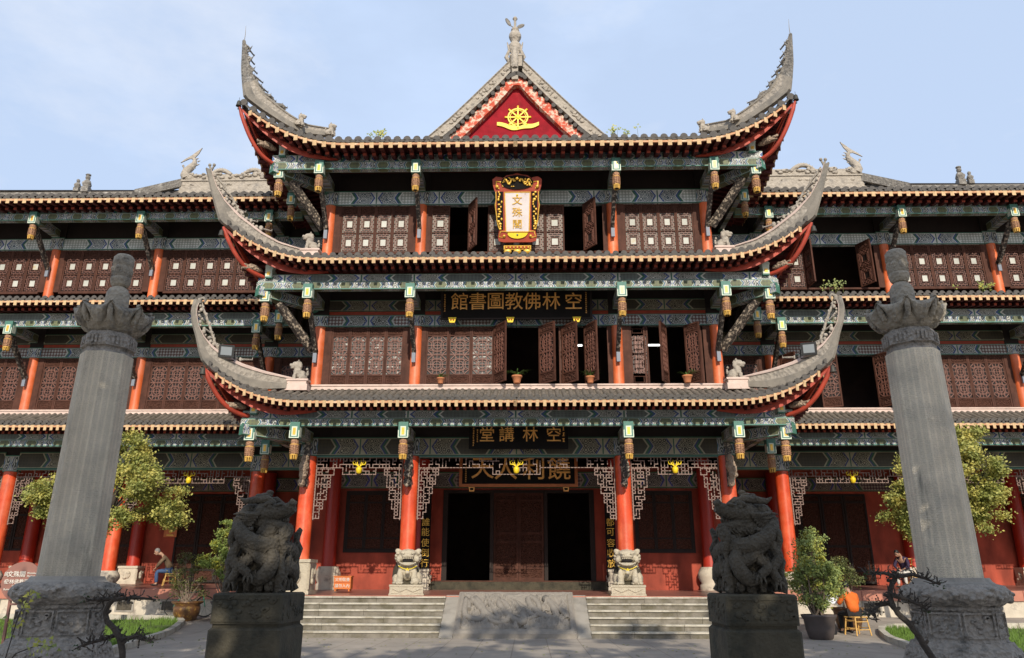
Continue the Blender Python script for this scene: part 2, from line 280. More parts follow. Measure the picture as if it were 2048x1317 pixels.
# ---------------- mesh builder ----------------
class MB:
    def __init__(s): s.v = []; s.f = []; s.m = []; s.uv = []; s.sm = []
    def add(s, vs, fs, mi=0, uvs=None, sm=False):
        o = len(s.v); s.v += [tuple(p) for p in vs]
        for k, f in enumerate(fs):
            s.f.append(tuple(i+o for i in f)); s.m.append(mi); s.sm.append(sm)
            s.uv.append(uvs[k] if uvs else None)
    def box(s, x0, x1, y0, y1, z0, z1, mi=0, pat=None, M=None, ends=None, bev=0):
        V = [(x0, y0, z0), (x1, y0, z0), (x1, y1, z0), (x0, y1, z0), (x0, y0, z1), (x1, y0, z1), (x1, y1, z1), (x0, y1, z1)]
        Fs = [(0, 1, 5, 4), (2, 3, 7, 6), (3, 0, 4, 7), (1, 2, 6, 5), (3, 2, 1, 0), (4, 5, 6, 7)]
        uvs = None
        if pat == 'x':
            xm = (x0+x1)/2
            def U(i, across): return (V[i][0]-xm, across)
            uvs = [[U(0, 0), U(1, 0), U(5, 1), U(4, 1)], [U(2, 0), U(3, 0), U(7, 1), U(6, 1)], [(0, .5)]*4, [(0, .5)]*4, [U(3, 0), U(2, 0), U(1, 1), U(0, 1)], [U(4, 0), U(5, 0), U(6, 1), U(7, 1)]]
        elif pat == 'y':
            ym = (y0+y1)/2
            def U(i, across): return (V[i][1]-ym, across)
            uvs = [[(0, .5)]*4, [(0, .5)]*4, [U(3, 0), U(0, 0), U(4, 1), U(7, 1)], [U(1, 0), U(2, 0), U(6, 1), U(5, 1)], [U(3, 0), U(2, 0), U(1, 1), U(0, 1)], [U(4, 0), U(5, 0), U(6, 1), U(7, 1)]]
        if M: V = [M @ Vector(p) for p in V]
        if ends is None: s.add(V, Fs, mi, uvs)
        else:
            s.add(V, Fs, mi, uvs); s.m[-6] = ends      # front (min y) face gets its own material
    def bar(s, p, q, w, h, mi=0, up=(0, 0, 1), pat=False):
        p = Vector(p); q = Vector(q); d = q-p; L = d.length
        if L < 1e-6: return
        d.normalize(); u = Vector(up); side = d.cross(u)
        if side.length < 1e-4: side = d.cross(Vector((1, 0, 0)))
        side.normalize(); u = side.cross(d)
        M = Matrix((side, d, u)).transposed().to_4x4(); M.translation = p
        s.box(-w/2, w/2, 0, L, -h/2, h/2, mi, pat='y' if pat else None, M=M)
    def tube(s, pts, rad, n=8, mi=0, cap=True, flat=1.0, up=None):
        pts = [Vector(p) for p in pts]
        if not hasattr(rad, '__len__'): rad = [rad]*len(pts)
        vs = []; prev = None
        for i, p in enumerate(pts):
            t = (pts[min(i+1, len(pts)-1)]-pts[max(i-1, 0)]).normalized()
            if prev is None: a = t.orthogonal().normalized() if up is None else (Vector(up)-t*t.dot(Vector(up))).normalized()
            else: a = (prev-t*prev.dot(t)).normalized()
            prev = a; b = t.cross(a)
            for k in range(n):
                an = 2*pi*k/n; vs.append(p+(a*cos(an)*flat+b*sin(an))*rad[i])
        fs = [(i*n+k, i*n+(k+1) % n, (i+1)*n+(k+1) % n, (i+1)*n+k) for i in range(len(pts)-1) for k in range(n)]
        s.add(vs, fs, mi, sm=True)
        if cap:
            s.add(vs[:n], [tuple(range(n-1, -1, -1))], mi); s.add(vs[-n:], [tuple(range(n))], mi)
    def lathe(s, prof, n=16, mi=0, c=(0, 0, 0), rot=0, sm=True, sx=1, sy=1, M=None):
        vs = []
        for r, z in prof:
            for k in range(n):
                a = 2*pi*k/n+rot; vs.append(Vector((c[0]+r*cos(a)*sx, c[1]+r*sin(a)*sy, c[2]+z)))
        if M: vs = [M @ v for v in vs]
        fs = [(i*n+k, i*n+(k+1) % n, (i+1)*n+(k+1) % n, (i+1)*n+k) for i in range(len(prof)-1) for k in range(n)]
        s.add(vs, fs, mi, sm=sm)
        s.add(vs[:n], [tuple(range(n-1, -1, -1))], mi); s.add(vs[-n:], [tuple(range(n))], mi)
    def prism(s, poly, y0, y1, mi=0, M=None):
        # polygon in xz, extruded along y
        n = len(poly); vs = [Vector((p[0], y0, p[1])) for p in poly]+[Vector((p[0], y1, p[1])) for p in poly]
        if M: vs = [M @ v for v in vs]
        fs = [tuple(range(n)), tuple(range(2*n-1, n-1, -1))]+[(i, i+n, (i+1) % n+n, (i+1) % n) for i in range(n)]
        s.add(vs, fs, mi)
    def ell(s, c, r, mi=0, n=10, R=None):
        vs = [Vector((0, 0, 1))]; m = max(5, n*2//3)
        for i in range(1, m):
            th = pi*i/m
            for k in range(n): vs.append(Vector((sin(th)*cos(2*pi*k/n), sin(th)*sin(2*pi*k/n), cos(th))))
        vs.append(Vector((0, 0, -1)))
        if not hasattr(r, '__len__'): r = (r, r, r)
        out = []
        for v in vs:
            w = Vector((v.x*r[0], v.y*r[1], v.z*r[2]))
            if R: w = R @ w
            out.append(w+Vector(c))
        fs = [(0, 1+k, 1+(k+1) % n) for k in range(n)]
        for i in range(m-2):
            for k in range(n): fs.append((1+i*n+k, 1+(i+1)*n+k, 1+(i+1)*n+(k+1) % n, 1+i*n+(k+1) % n))
        L = len(vs)-1; o = 1+(m-2)*n
        fs += [(L, o+(k+1) % n, o+k) for k in range(n)]
        s.add(out, fs, mi, sm=True)
    def mesh(s, name, mats):
        me = bpy.data.meshes.new(name); me.from_pydata([tuple(v) for v in s.v], [], s.f); me.update()
        for k in mats: me.materials.append(MATS[k])
        me.polygons.foreach_set('material_index', s.m); me.polygons.foreach_set('use_smooth', s.sm)
        if any(u is not None for u in s.uv):
            ul = me.uv_layers.new(name='UVMap'); flat = []
            for u, f in zip(s.uv, s.f):
                if u is None: flat += [0., .5]*len(f)
                else:
                    for a in u: flat += [float(a[0]), float(a[1])]
            ul.data.foreach_set('uv', flat)
        return me
    def build(s, name, mats, parent=None, loc=None, rot=None):
        if isinstance(mats, str): mats = [mats]
        o = bpy.data.objects.new(name, s.mesh(name, mats)); COL.objects.link(o)
        if parent: o.parent = parent
        if loc: o.location = loc
        if rot: o.rotation_euler = rot
        return o

def tag(o, label=None, cat=None, group=None, kind=None):
    if label: o['label'] = label
    if cat: o['category'] = cat
    if group: o['group'] = group
    if kind: o['kind'] = kind
    return o
def empty(name, loc=(0, 0, 0), rz=0, label=None, cat=None, group=None, parent=None):
    o = bpy.data.objects.new(name, None); COL.objects.link(o); o.location = loc; o.rotation_euler = (0, 0, rz); o.empty_display_size = .2
    if parent: o.parent = parent
    return tag(o, label, cat, group)
def copy_tree(o, parent=None, loc=None, rz=None, sc=None):
    c = o.copy(); COL.objects.link(c); c.parent = parent
    if loc is not None: c.location = loc
    if rz is not None: c.rotation_euler = (0, 0, rz)
    if sc is not None: c.scale = sc
    for ch in list(o.children): copy_tree(ch, c)
    return c

def blob(elems, res=.05, seed=0, amp=0, ns=8, mirror=False):
    """metaball figure turned into one continuous mesh; elems: (x,y,z,rx,ry,rz[,rot z, rot x])"""
    mb = bpy.data.metaballs.new('mb'); mb.resolution = res; mb.render_resolution = res; mb.threshold = .1
    ob = bpy.data.objects.new('mb', mb); COL.objects.link(ob)
    els = list(elems)
    if mirror: els += [(-e[0],)+tuple(e[1:6])+((-e[6],)+tuple(e[7:]) if len(e) > 6 else ()) for e in elems if abs(e[0]) > 1e-4]
    for e in els:
        q = mb.elements.new(type='ELLIPSOID'); q.co = e[:3]; mx = max(e[3:6]); q.radius = mx*1.18
        q.size_x, q.size_y, q.size_z = [max(.02, k/mx) for k in e[3:6]]
        q.stiffness = 6
        if len(e) > 6: q.rotation = Euler((e[7] if len(e) > 7 else 0, e[8] if len(e) > 8 else 0, e[6])).to_quaternion()
    bpy.context.view_layer.update()
    dg = bpy.context.evaluated_depsgraph_get(); me = bpy.data.meshes.new_from_object(ob.evaluated_get(dg))
    bpy.data.objects.remove(ob); bpy.data.metaballs.remove(mb)
    if amp:
        for v in me.vertices:
            v.co += v.normal*amp*noise.noise(v.co*ns+Vector((seed, 0, 0)))
    me.polygons.foreach_set('use_smooth', [True]*len(me.polygons))
    return me
def blob_obj(name, me, m, parent=None, loc=None, rz=None, sc=None):
    if not me.materials: me.materials.append(MATS[m])
    o = bpy.data.objects.new(name, me); COL.objects.link(o); o.parent = parent
    if loc: o.location = loc
    if rz: o.rotation_euler = (0, 0, rz)
    if sc: o.scale = (sc, sc, sc) if not hasattr(sc, '__len__') else sc
    return o
def text_mesh(body, size, depth, bold=0.0):
    cu = bpy.data.curves.new('t', 'FONT'); cu.body = body; cu.size = size; cu.extrude = depth; cu.offset = bold*.12; cu.align_x = 'CENTER'; cu.align_y = 'CENTER'; cu.resolution_u = 3
    ob = bpy.data.objects.new('t', cu); COL.objects.link(ob); bpy.context.view_layer.update()
    me = bpy.data.meshes.new_from_object(ob.evaluated_get(bpy.context.evaluated_depsgraph_get()))
    bpy.data.objects.remove(ob); bpy.data.curves.remove(cu)
    return me
def lettering(name, chars, m, parent, face_tilt=0):
    """chars: (text, x, z, size); one mesh standing in the xz plane facing -y at local y=0"""
    mb = MB()
    for body, x, z, size, bold in chars:
        me = text_mesh(body, size, .008, bold)
        xs = [v.co.x for v in me.vertices]; ys = [v.co.y for v in me.vertices]
        if not xs: continue
        cx, cy = (min(xs)+max(xs))/2, (min(ys)+max(ys))/2
        mb.add([(v.co.x-cx+x, -v.co.z, v.co.y-cy+z) for v in me.vertices], [tuple(p.vertices) for p in me.polygons])
        bpy.data.meshes.remove(me)
    return mb.build(name, m, parent)

# ---------------- levels of the building (metres) ----------------
YF, YE, YB = 23.8, 21.4, 22.3            # column line, eave edge, eave beam of the hall
CX = (3.32, 6.55)                        # column positions, mirrored
LEV = [dict(ze=6.22, zw=7.20, bt=6.22, bb=5.80, sp=.216, xs=6.0, up=1.08, pw=2.5, win=None),
       dict(ze=10.74, zw=11.68, bt=10.66, bb=10.18, sp=.257, xs=5.9, up=1.15, pw=2.3),
       dict(ze=14.82, zw=17.1, bt=15.03, bb=14.49, sp=.317, xs=5.5, up=1.45, pw=2.15)]
XCOR = 9.12                              # eave corner x
U_C = XCOR-CX[1]                         # eave overhang on the diagonal

def lift(a, L):
    """a: distance along the eave from the hall axis (front) -> rise of the corner"""
    if a <= L['xs']: return 0.
    return L['up']*((a-L['xs'])/(XCOR-L['xs']))**L['pw']
def eave_pt(side, a, L):
    """side 0: front eave, a = |x|; side 1: flank eave, a measured so that the corner is XCOR"""
    k = max(0, (a-L['xs'])/(XCOR-L['xs'])); out = .18*k*k
    if side == 0: return (a, YE-out+.0, L['ze']+lift(a, L))
    return (CX[1]+2.4+out, YE+(XCOR-a), L['ze']+lift(a, L))

def roof_rows(mb, sx, L, side, a0, a1, back, zback, ymax=None):
    """tile columns + drip edge; front rows run back in +y, flank rows run inward in x"""
    sp = L['sp']; n = int(round((a1-a0)/sp)); sp = (a1-a0)/n; r = sp*.345
    ND = 5; rj = random.Random(int(a0*7+side))
    for i in range(n+1):
        a = a0+i*sp
        e = Vector(eave_pt(side, a, L)); e.z += (.27 if L['sp'] > .3 else .235)+.022*noise.noise(Vector((a*sx*.9, L['ze'], 2)))+rj.uniform(-.008, .008)
        # inner end: on the wall line, or on the hip (diagonal) when beyond the column
        k = max(0., a-CX[1])/(XCOR-CX[1])
        if side == 0:
            q = Vector((min(a, CX[1]+k*(XCOR-CX[1])), 0, 0)); y_in = back-(k*(back-e.y))
            q = Vector((a, y_in, zback+(e.z-zback)*k**1.0))
        else:
            x_in = CX[1]+.1+k*(e.x-CX[1]-.1); q = Vector((x_in, e.y, zback+(e.z-zback)*k))
        pts = []
        for j in range(ND+1):
            t = j/ND; p = e.lerp(q, t); p.z -= .10*sin(pi*t)*(1-k); pts.append(p)
        if (q-e).length < .12: pts = [e, e+(Vector((0, .12, .03)) if side == 0 else Vector((-.12, 0, .03)))]
        pts = [Vector((p.x*sx, p.y, p.z)) for p in pts]
        lat = Vector((1, 0, 0)) if side == 0 else Vector((0, 1, 0))
        vs = []
        NS = 6
        for p in pts:
            for kk in range(NS+1):
                an = pi*kk/NS; vs.append(p+lat*cos(an)*r+Vector((0, 0, 1))*sin(an)*r*1.05)
        fs = [(j*(NS+1)+kk, j*(NS+1)+kk+1, (j+1)*(NS+1)+kk+1, (j+1)*(NS+1)+kk) for j in range(len(pts)-1) for kk in range(NS)]
        if i == 0 and side == 0 and sx < 0: vs = []; fs = []
        if vs: mb.add(vs, fs, 0, sm=True)
        # round tile end
        c = pts[0]; f = Vector((0, -1, 0)) if side == 0 else Vector((sx, 0, 0))
        disc = [c+f*.02+lat*cos(2*pi*kk/10)*r*1.12+Vector((0, 0, 1))*(sin(2*pi*kk/10)*r*1.12+.02) for kk in range(10)]
        if vs: mb.add(disc+[p-f*.06 for p in disc], [tuple(range(10))]+[(kk, (kk+1) % 10, (kk+1) % 10+10, kk+10) for kk in range(10)], 1)
        # pan tile strip and drip plate towards the next row
        if i < n:
            a2 = a+sp; e2 = Vector(eave_pt(side, a2, L)); e2.z += .27 if L['sp'] > .3 else .235
            k2 = max(0., a2-CX[1])/(XCOR-CX[1])
            if side == 0: q2 = Vector((a2, back-(k2*(back-e2.y)), zback+(e2.z-zback)*k2))
            else: q2 = Vector((CX[1]+.1+k2*(e2.x-CX[1]-.1), e2.y, zback+(e2.z-zback)*k2))
            V = []
            for j in range(ND+1):
                t = j/ND; p = e.lerp(q, t); p.z -= .10*sin(pi*t)*(1-k); pp = e2.lerp(q2, t); pp.z -= .10*sin(pi*t)*(1-k2)
                V += [Vector((p.x*sx, p.y, p.z)), Vector((pp.x*sx, pp.y, pp.z))]
            mb.add(V, [(2*j, 2*j+1, 2*j+3, 2*j+2) for j in range(ND)], 0)
            m_ = (V[0]+V[1])/2; dr = [V[0]+f*.02, m_*0+V[0]*.8+V[1]*.2+f*.02-Vector((0, 0, .055)), m_+f*.02-Vector((0, 0, .085)), V[0]*.2+V[1]*.8+f*.02-Vector((0, 0, .055)), V[1]+f*.02, m_+f*.02+Vector((0, 0, .02))]
            mb.add(dr, [(0, 1, 2, 3, 4, 5)], 1)

def rafters(mb, sx, L, side, a0, a1):
    sp = L['sp']; n = int(round((a1-a0)/sp)); sp = (a1-a0)/n
    w = sp*.42
    prev = None
    for i in range(n+1):
        a = a0+i*sp; e = Vector(eave_pt(side, a, L))
        k = max(0., a-CX[1])/(XCOR-CX[1])
        f = Vector((0, 1, 0)) if side == 0 else Vector((-1, 0, 0))
        ln = max(.18, .95*(1-k)+.12)
        dirn = (f+Vector((0, 0, .16 if k < .05 else .05))); fan = -.55*k
        if side == 0: dirn += Vector((fan, 0, 0))
        else: dirn += Vector((0, -fan, 0))
        q = e+dirn*ln
        p = Vector((e.x*sx, e.y, e.z+.045)); q = Vector((q.x*sx, q.y, q.z+.045))
        mb.bar(p, q, w, .10, 0)
        # tan painted end
        fd = (p-q).normalized(); mb.bar(p+fd*.016+Vector((0, 0, .035)), p+Vector((0, 0, .035)), w+.004, .185, 1)
        # second tier, set back
        if k < .8:
            p2 = p+(q-p)*.42-Vector((0, 0, .10)); q2 = q+(q-p)*.55-Vector((0, 0, .06)); mb.bar(p2, q2, w*1.05, .095, 0)
            mb.bar(p2+fd*.010, p2, w*.9, .08, 3)
        # fascia above the rafter ends
        if prev is not None:
            A, Bp = prev, Vector((e.x*sx, e.y, e.z)); fo = Vector((0, -.01, 0)) if side == 0 else Vector((.01*sx, 0, 0))
            for z0, z1, yo, mi in ((.095, .165, 0, 2), (.165, .20, .03, 1)):
                o = fo*(1 if mi == 2 else -2)
                V = [A+o+Vector((0, 0, z0)), Bp+o+Vector((0, 0, z0)), Bp+o+Vector((0, 0, z1)), A+o+Vector((0, 0, z1))]
                bk = Vector((0, .06, 0)) if side == 0 else Vector((-.06*sx, 0, 0))
                V += [v+bk for v in V]
                mb.add(V, [(0, 1, 2, 3), (7, 6, 5, 4), (0, 4, 5, 1), (3, 2, 6, 7)], mi)
            # sheathing above the rafters
            pe = Vector((prevq.x, prevq.y, prevq.z+.05)); qe = Vector((q.x, q.y, q.z+.05))
            ext = (qe-Bp); ext2 = (pe-A)
            V = [A+Vector((0, 0, .10)), Bp+Vector((0, 0, .10)), qe+ext*.6+Vector((0, 0, .02)), pe+ext2*.6+Vector((0, 0, .02))]
            mb.add(V, [(0, 1, 2, 3)], 0)
        prev = Vector((e.x*sx, e.y, e.z)); prevq = q

# corner horn outlines on the diagonal plane: u = distance out from the corner column, z
HORN = [
 dict(top=[(.25, 7.52), (.87, 7.55), (1.28, 7.58), (1.81, 7.68), (2.21, 7.84), (2.47, 8.02), (2.68, 8.26), (2.83, 8.55), (2.90, 8.9), (2.91, 9.1), (2.87, 9.33)],
      bot=[(.25, 7.30), (.87, 7.12), (1.28, 7.0), (1.81, 6.98), (2.18, 7.10), (2.50, 7.36), (2.66, 7.55), (2.74, 7.80), (2.84, 8.22), (2.96, 8.6), (3.02, 9.0), (2.99, 9.35)]),
 dict(top=[(.25, 12.05), (.80, 11.98), (1.27, 11.98), (1.69, 12.12), (2.21, 12.43), (2.62, 12.79), (2.87, 13.2), (3.02, 13.66)],
      bot=[(.25, 11.8), (.80, 11.6), (1.37, 11.50), (1.94, 11.62), (2.44, 11.92), (2.68, 12.05), (2.92, 12.85), (3.14, 13.68)]),
 dict(top=[(.1, 17.0), (.9, 16.70), (1.34, 16.80), (1.62, 16.92), (2.03, 17.15), (2.26, 17.44), (2.45, 17.8), (2.56, 18.22), (2.66, 18.85)],
      bot=[(.1, 16.7), (.9, 16.3), (1.34, 16.3), (1.59, 16.36), (2.08, 16.52), (2.50, 16.72), (2.58, 17.2), (2.66, 17.8), (2.72, 18.85)])]

def diag(u, z, sx): return Vector(((CX[1]+u)*sx, YF-u, z))

def window_leaf(kind, w, h, open_=None):
    """kind A: two lattice squares; kind B: tall lattice with octagons. Local: x 0..w, y 0 (front at -.03), z 0..h"""
    mb = MB(); st = .055; d0, d1 = -.03, .03
    mb.box(0, st, d0, d1, 0, h); mb.box(w-st, w, d0, d1, 0, h)
    cx = w/2
    def rail(z0, z1): mb.box(st, w-st, d0+.004, d1-.004, z0, z1)
    def panel(z0, z1):
        mb.box(st, w-st, -.005, .012, z0, z1, 1); i = .035
        for a in ((st+i, w-st-i, z0+i, z0+i+.018), (st+i, w-st-i, z1-i-.018, z1-i)): mb.box(a[0], a[1], -.02, -.005, a[2], a[3])
        for a in ((st+i, st+i+.018), (w-st-i-.018, w-st-i)): mb.box(a[0], a[1], -.019, -.006, z0+i+.018, z1-i-.018)
    b = .019
    def hb(x0, x1, z): mb.box(x0, x1, -.022, .008, z-b/2, z+b/2, 2)
    def vb(x, z0, z1): mb.box(x-b/2, x+b/2, -.020, .007, z0, z1, 2)
    if kind == 'A':
        rail(0, .05); rail(h-.05, h); rail(h-.34, h-.29); panel(h-.29, h-.05)
        zb, zt = .05, h-.34; zm = (zb+zt)/2; rail(zm-.02, zm+.02)
        for z0, z1 in ((zb, zm-.02), (zm+.02, zt)):
            x0, x1 = st, w-st; W, H = x1-x0, z1-z0
            def ring(fx, fz):
                a0, a1, c0, c1 = x0+W*fx, x1-W*fx, z0+H*fz, z1-H*fz
                hb(a0, a1, c0); hb(a0, a1, c1); vb(a0, c0, c1); vb(a1, c0, c1)
                return a0, a1, c0, c1
            a = ring(.09, .08); c = ring(.19, .18); d = ring(.29, .29)
            mb.box(d[0]-.022, d[1]+.022, -.024, .006, d[2]-.022, d[2]+.004); mb.box(d[0]-.022, d[1]+.022, -.024, .006, d[3]-.004, d[3]+.022)
            mb.box(d[0]-.022, d[0]+.004, -.026, .004, d[2], d[3]); mb.box(d[1]-.004, d[1]+.022, -.026, .004, d[2], d[3])
            for f in (.25, .5, .75):
                xx = x0+W*f; zz = z0+H*f
                vb(xx, z0, a[2]); vb(xx, a[3], z1); hb(x0, a[0], zz); hb(a[1], x1, zz)
            for f in (.36, .64):
                xx = x0+W*f; zz = z0+H*f
                vb(xx, a[2], c[2]); vb(xx, c[3], a[3]); hb(a[0], c[0], zz); hb(c[1], a[1], zz)
            vb(x0+W*.5, c[2], d[2]); vb(x0+W*.5, d[3], c[3]); hb(c[0], d[0], z0+H*.5); hb(d[1], c[1], z0+H*.5)
        pz0, pz1 = zb, zt
    else:
        rail(0, .045); panel(.045, .33); rail(.33, .38); rail(h-.05, h); panel(h-.28, h-.05); rail(h-.32, h-.28)
        zb, zt = .38, h-.32; zm = (zb+zt)/2; x0, x1 = st, w-st; W = x1-x0
        for z0, z1 in ((zb, zm), (zm, zt)):
            H = z1-z0; cz = (z0+z1)/2; c0 = W*.26
            P = [(x0+c0, z0), (x1-c0, z0), (x1, z0+c0), (x1, z1-c0), (x1-c0, z1), (x0+c0, z1), (x0, z1-c0), (x0, z0+c0)]
            for i in range(8):
                p, q = P[i], P[(i+1) % 8]; mb.bar((p[0], -.008, p[1]), (q[0], -.008, q[1]), .026, b, 2, up=(0, 1, 0))
            for s_ in (.62, .34):
                Q = [(cx+(p[0]-cx)*s_, cz+(p[1]-cz)*s_) for p in P]
                for i in range(8):
                    p, q = Q[i], Q[(i+1) % 8]; mb.bar((p[0], -.008, p[1]), (q[0], -.008, q[1]), .024, b, 2, up=(0, 1, 0))
            for i in range(8):
                p = P[i]; mb.bar((p[0], -.008, p[1]), (cx+(p[0]-cx)*.62, -.008, cz+(p[1]-cz)*.62), .022, b, 2, up=(0, 1, 0))
            hb(x0, x1, cz); vb(cx, z0, z1)
            for f in (.25, .75): hb(x0+W*.1, x0+W*.9, z0+H*f)
            for f in (.28, .72): vb(x0+W*f, z0+H*.1, z0+H*.9)
        hb(x0, x1, zm); hb(x0, x1, zm+.03)
        pz0, pz1 = zb, zt
    me = mb.mesh('window_shutter', ['wood', 'wood_carved', 'wood_bar'])
    pm = MB(); pm.box(st, w-st, .014, .02, pz0, pz1, 0)
    if kind == 'A':
        zm = (pz0+pz1)/2
        for z0, z1 in ((pz0, zm-.02), (zm+.02, pz1)): W_, H_ = w-2*st, z1-z0; pm.box(st+W_*.29, w-st-W_*.29, .008, .013, z0+H_*.29, z1-H_*.29, 1)
    return me, pm
_leafcache = {}
def place_leaf(parent, kind, w, h, x, y, z, pane, ang=0, hinge='l', side=1):
    key = (kind, round(w, 3), round(h, 3))
    if key not in _leafcache: _leafcache[key] = window_leaf(kind, w, h)+({},)
    me, pm, pd = _leafcache[key]
    if pane not in pd: pd[pane] = pm.mesh('glass_pane', [{'pane_wing': 'pane_dark', 'pane_pale': 'pane_half'}.get(pane, pane), {'pane_wing': 'pane_pale'}.get(pane, pane)])
    o = bpy.data.objects.new('window_shutter', me); COL.objects.link(o); o.parent = parent
    p = bpy.data.objects.new('glass_pane', pd[pane]); COL.objects.link(p); p.parent = o
    if not ang: o.location = (x, y, z)
    elif hinge == 'l': o.location = (x, y, z); o.rotation_euler = (0, 0, -radians(ang))
    else:
        # hinged on its right edge: mirror so that local x runs left from the hinge
        o.location = (x+w, y, z); o.scale = (-1, 1, 1); o.rotation_euler = (0, 0, radians(ang))
    return o

# ---------------- carved hanging post ----------------
def post_meshes():
    h = MB(); s = .15
    h.box(-s, s, -s, s, 0, .50, 0); h.box(-s-.004, -s+.022, -s-.006, -s+.01, .002, .24, 1); h.box(s-.022, s+.004, -s-.006, -s+.01, .002, .24, 1); h.box(-s+.022, s-.022, -s-.005, -s+.01, .002, .03, 1)
    h.box(-.085, .085, -s-.010, -s, .06, .36, 1); h.box(-.045, .045, -s-.016, -s-.010, .10, .32, 2)
    h.box(s, s+.006, -.09, .09, .05, .34, 1); h.box(-s-.006, -s, -.09, .09, .05, .34, 1)
    hm = h.mesh('post_head', ['head_green', 'head_white', 'gilt'])
    d = MB(); d.lathe([(.085, 0), (.125, -.05), (.125, -.13), (.105, -.16), (.13, -.18), (.125, -.30), (.12, -.42), (.108, -.50)], 10, 0)
    for k in range(10):
        a = 2*pi*k/10; d.bar((.108*cos(a), .108*sin(a), -.49), (.088*cos(a), .088*sin(a), -.63), .03, .03, 1)
        for z in (-.22, -.27, -.33, -.39, -.45): d.box(-.016, .016, .115, .14, z, z+.028, 0, M=Matrix.Rotation(a, 4, 'Z'))
    d.lathe([(.128, -.17), (.142, -.185), (.128, -.20)], 10, 1); d.lathe([(.118, -.48), (.13, -.50), (.112, -.52)], 10, 1)
    d.lathe([(.095, -.54), (.075, -.60)], 8, 2)
    dm = d.mesh('carved_drop', ['drop_wood', 'drop_gilt', 'wood_dark'])
    return hm, dm
PH, PD = post_meshes()
def hang_post(parent, x, y, z, rz=0, s=1.0):
    o = bpy.data.objects.new('hanging_post', PH); COL.objects.link(o); o.parent = parent; o.location = (x, y, z); o.rotation_euler = (0, 0, rz); o.scale = (s, s, s)
    d = bpy.data.objects.new('carved_drop', PD); COL.objects.link(d); d.parent = o
    return o

def dragon_head_mesh():
    return blob([(0, 0, 0, .16, .34, .15), (0, -.30, .07, .13, .20, .07), (0, -.26, -.09, .12, .18, .05), (.1, -.05, .13, .05, .10, .06), (-.1, -.05, .13, .05, .10, .06),
                 (0, -.46, .14, .07, .06, .05), (.12, .18, .12, .05, .2, .05), (-.12, .18, .12, .05, .2, .05), (0, .35, .0, .15, .3, .13), (0, -.40, -.10, .08, .06, .04)], .045, amp=.03, ns=14)
DH = dragon_head_mesh()
def beast_mesh():
    # seated lion-dog facing -y, 1 unit high
    e = [(0, .12, .30, .17, .24, .22), (0, -.06, .45, .17, .17, .26), (.10, -.19, .16, .065, .065, .22), (-.10, -.19, .16, .065, .065, .22), (.10, -.25, .03, .07, .10, .05), (-.10, -.25, .03, .07, .10, .05),
         (.17, .16, .16, .09, .18, .15), (-.17, .16, .16, .09, .18, .15), (.18, .0, .04, .07, .13, .05), (-.18, .0, .04, .07, .13, .05),
         (0, -.15, .74, .17, .18, .17), (0, -.32, .72, .11, .13, .08), (0, -.30, .60, .10, .11, .04), (.13, -.06, .90, .05, .04, .09), (-.13, -.06, .90, .05, .04, .09), (0, .02, .70, .19, .12, .24),
         (0, .36, .22, .05, .06, .12), (0, .42, .42, .05, .06, .14), (0, .38, .60, .06, .05, .08)]
    return blob(e, .05, amp=.025, ns=16)
BEAST = beast_mesh()

# =====================================================================
#                               THE HALL
# =====================================================================
def deeper(mb, k=1.082):
    """the inner wall is a little wider and taller than the first survey of the colonnade"""
    mb.v = [(p[0]*k, p[1], 1.5+(p[2]-1.5)*k) for p in mb.v]; return mb
def column(parent, x, y, r, z0, z1, m='red'):
    mb = MB(); mb.lathe([(r*1.02, 0), (r*1.03, .02), (r, .06), (r*.985, z1-z0)], 24, 0); return mb.build('column', m, parent, (x, y, z0))
def column_stack(parent, x, y, z0):
    column(parent, x, y, .240, z0, 5.12); column(parent, x, y, .185, 7.18, 9.42, 'red_faded'); column(parent, x, y, .185, 11.6, 13.92, 'red_faded')
    for a, b, mm in ((5.12, 5.72, 'paint_beam'), (5.72, 7.18, 'wood_dark'), (9.42, 9.83, 'paint_beam'), (9.83, 11.6, 'wood_dark'), (13.92, 14.46, 'paint_beam'), (14.46, 15.3, 'wood_dark')):
        m = MB(); m.box(x-.262, x+.262, y-.13 if mm == 'paint_beam' else y-.06, y+.13, a+.002, b-.002, 0, pat='x'); m.build('column_head', mm, parent)
def fret(mb, x0, x1, z0, z1, y, inside, c=.095, seed=1, w=.025, mi=0, pr=.62):
    rnd = random.Random(seed); nx = max(1, int(round((x1-x0)/c))); nz = max(1, int(round((z1-z0)/c))); cx = (x1-x0)/nx; cz = (z1-z0)/nz
    ins = lambda i, j: 0 <= i < nx and 0 <= j < nz and inside(x0+(i+.5)*cx, z0+(j+.5)*cz)
    for i in range(nx+1):
        for j in range(nz+1):
            if j < nz:
                a, b = ins(i-1, j), ins(i, j)
                if (a != b) or (a and b and rnd.random() < pr): mb.box(x0+i*cx-w/2, x0+i*cx+w/2, y-.02, y+.02, z0+j*cz-w/2, z0+(j+1)*cz+w/2, mi)
            if i < nx:
                a, b = ins(i, j-1), ins(i, j)
                if (a != b) or (a and b and rnd.random() < pr): mb.box(x0+i*cx+w/2, x0+(i+1)*cx-w/2, y-.018, y+.018, z0+j*cz-w/2, z0+j*cz+w/2, mi)
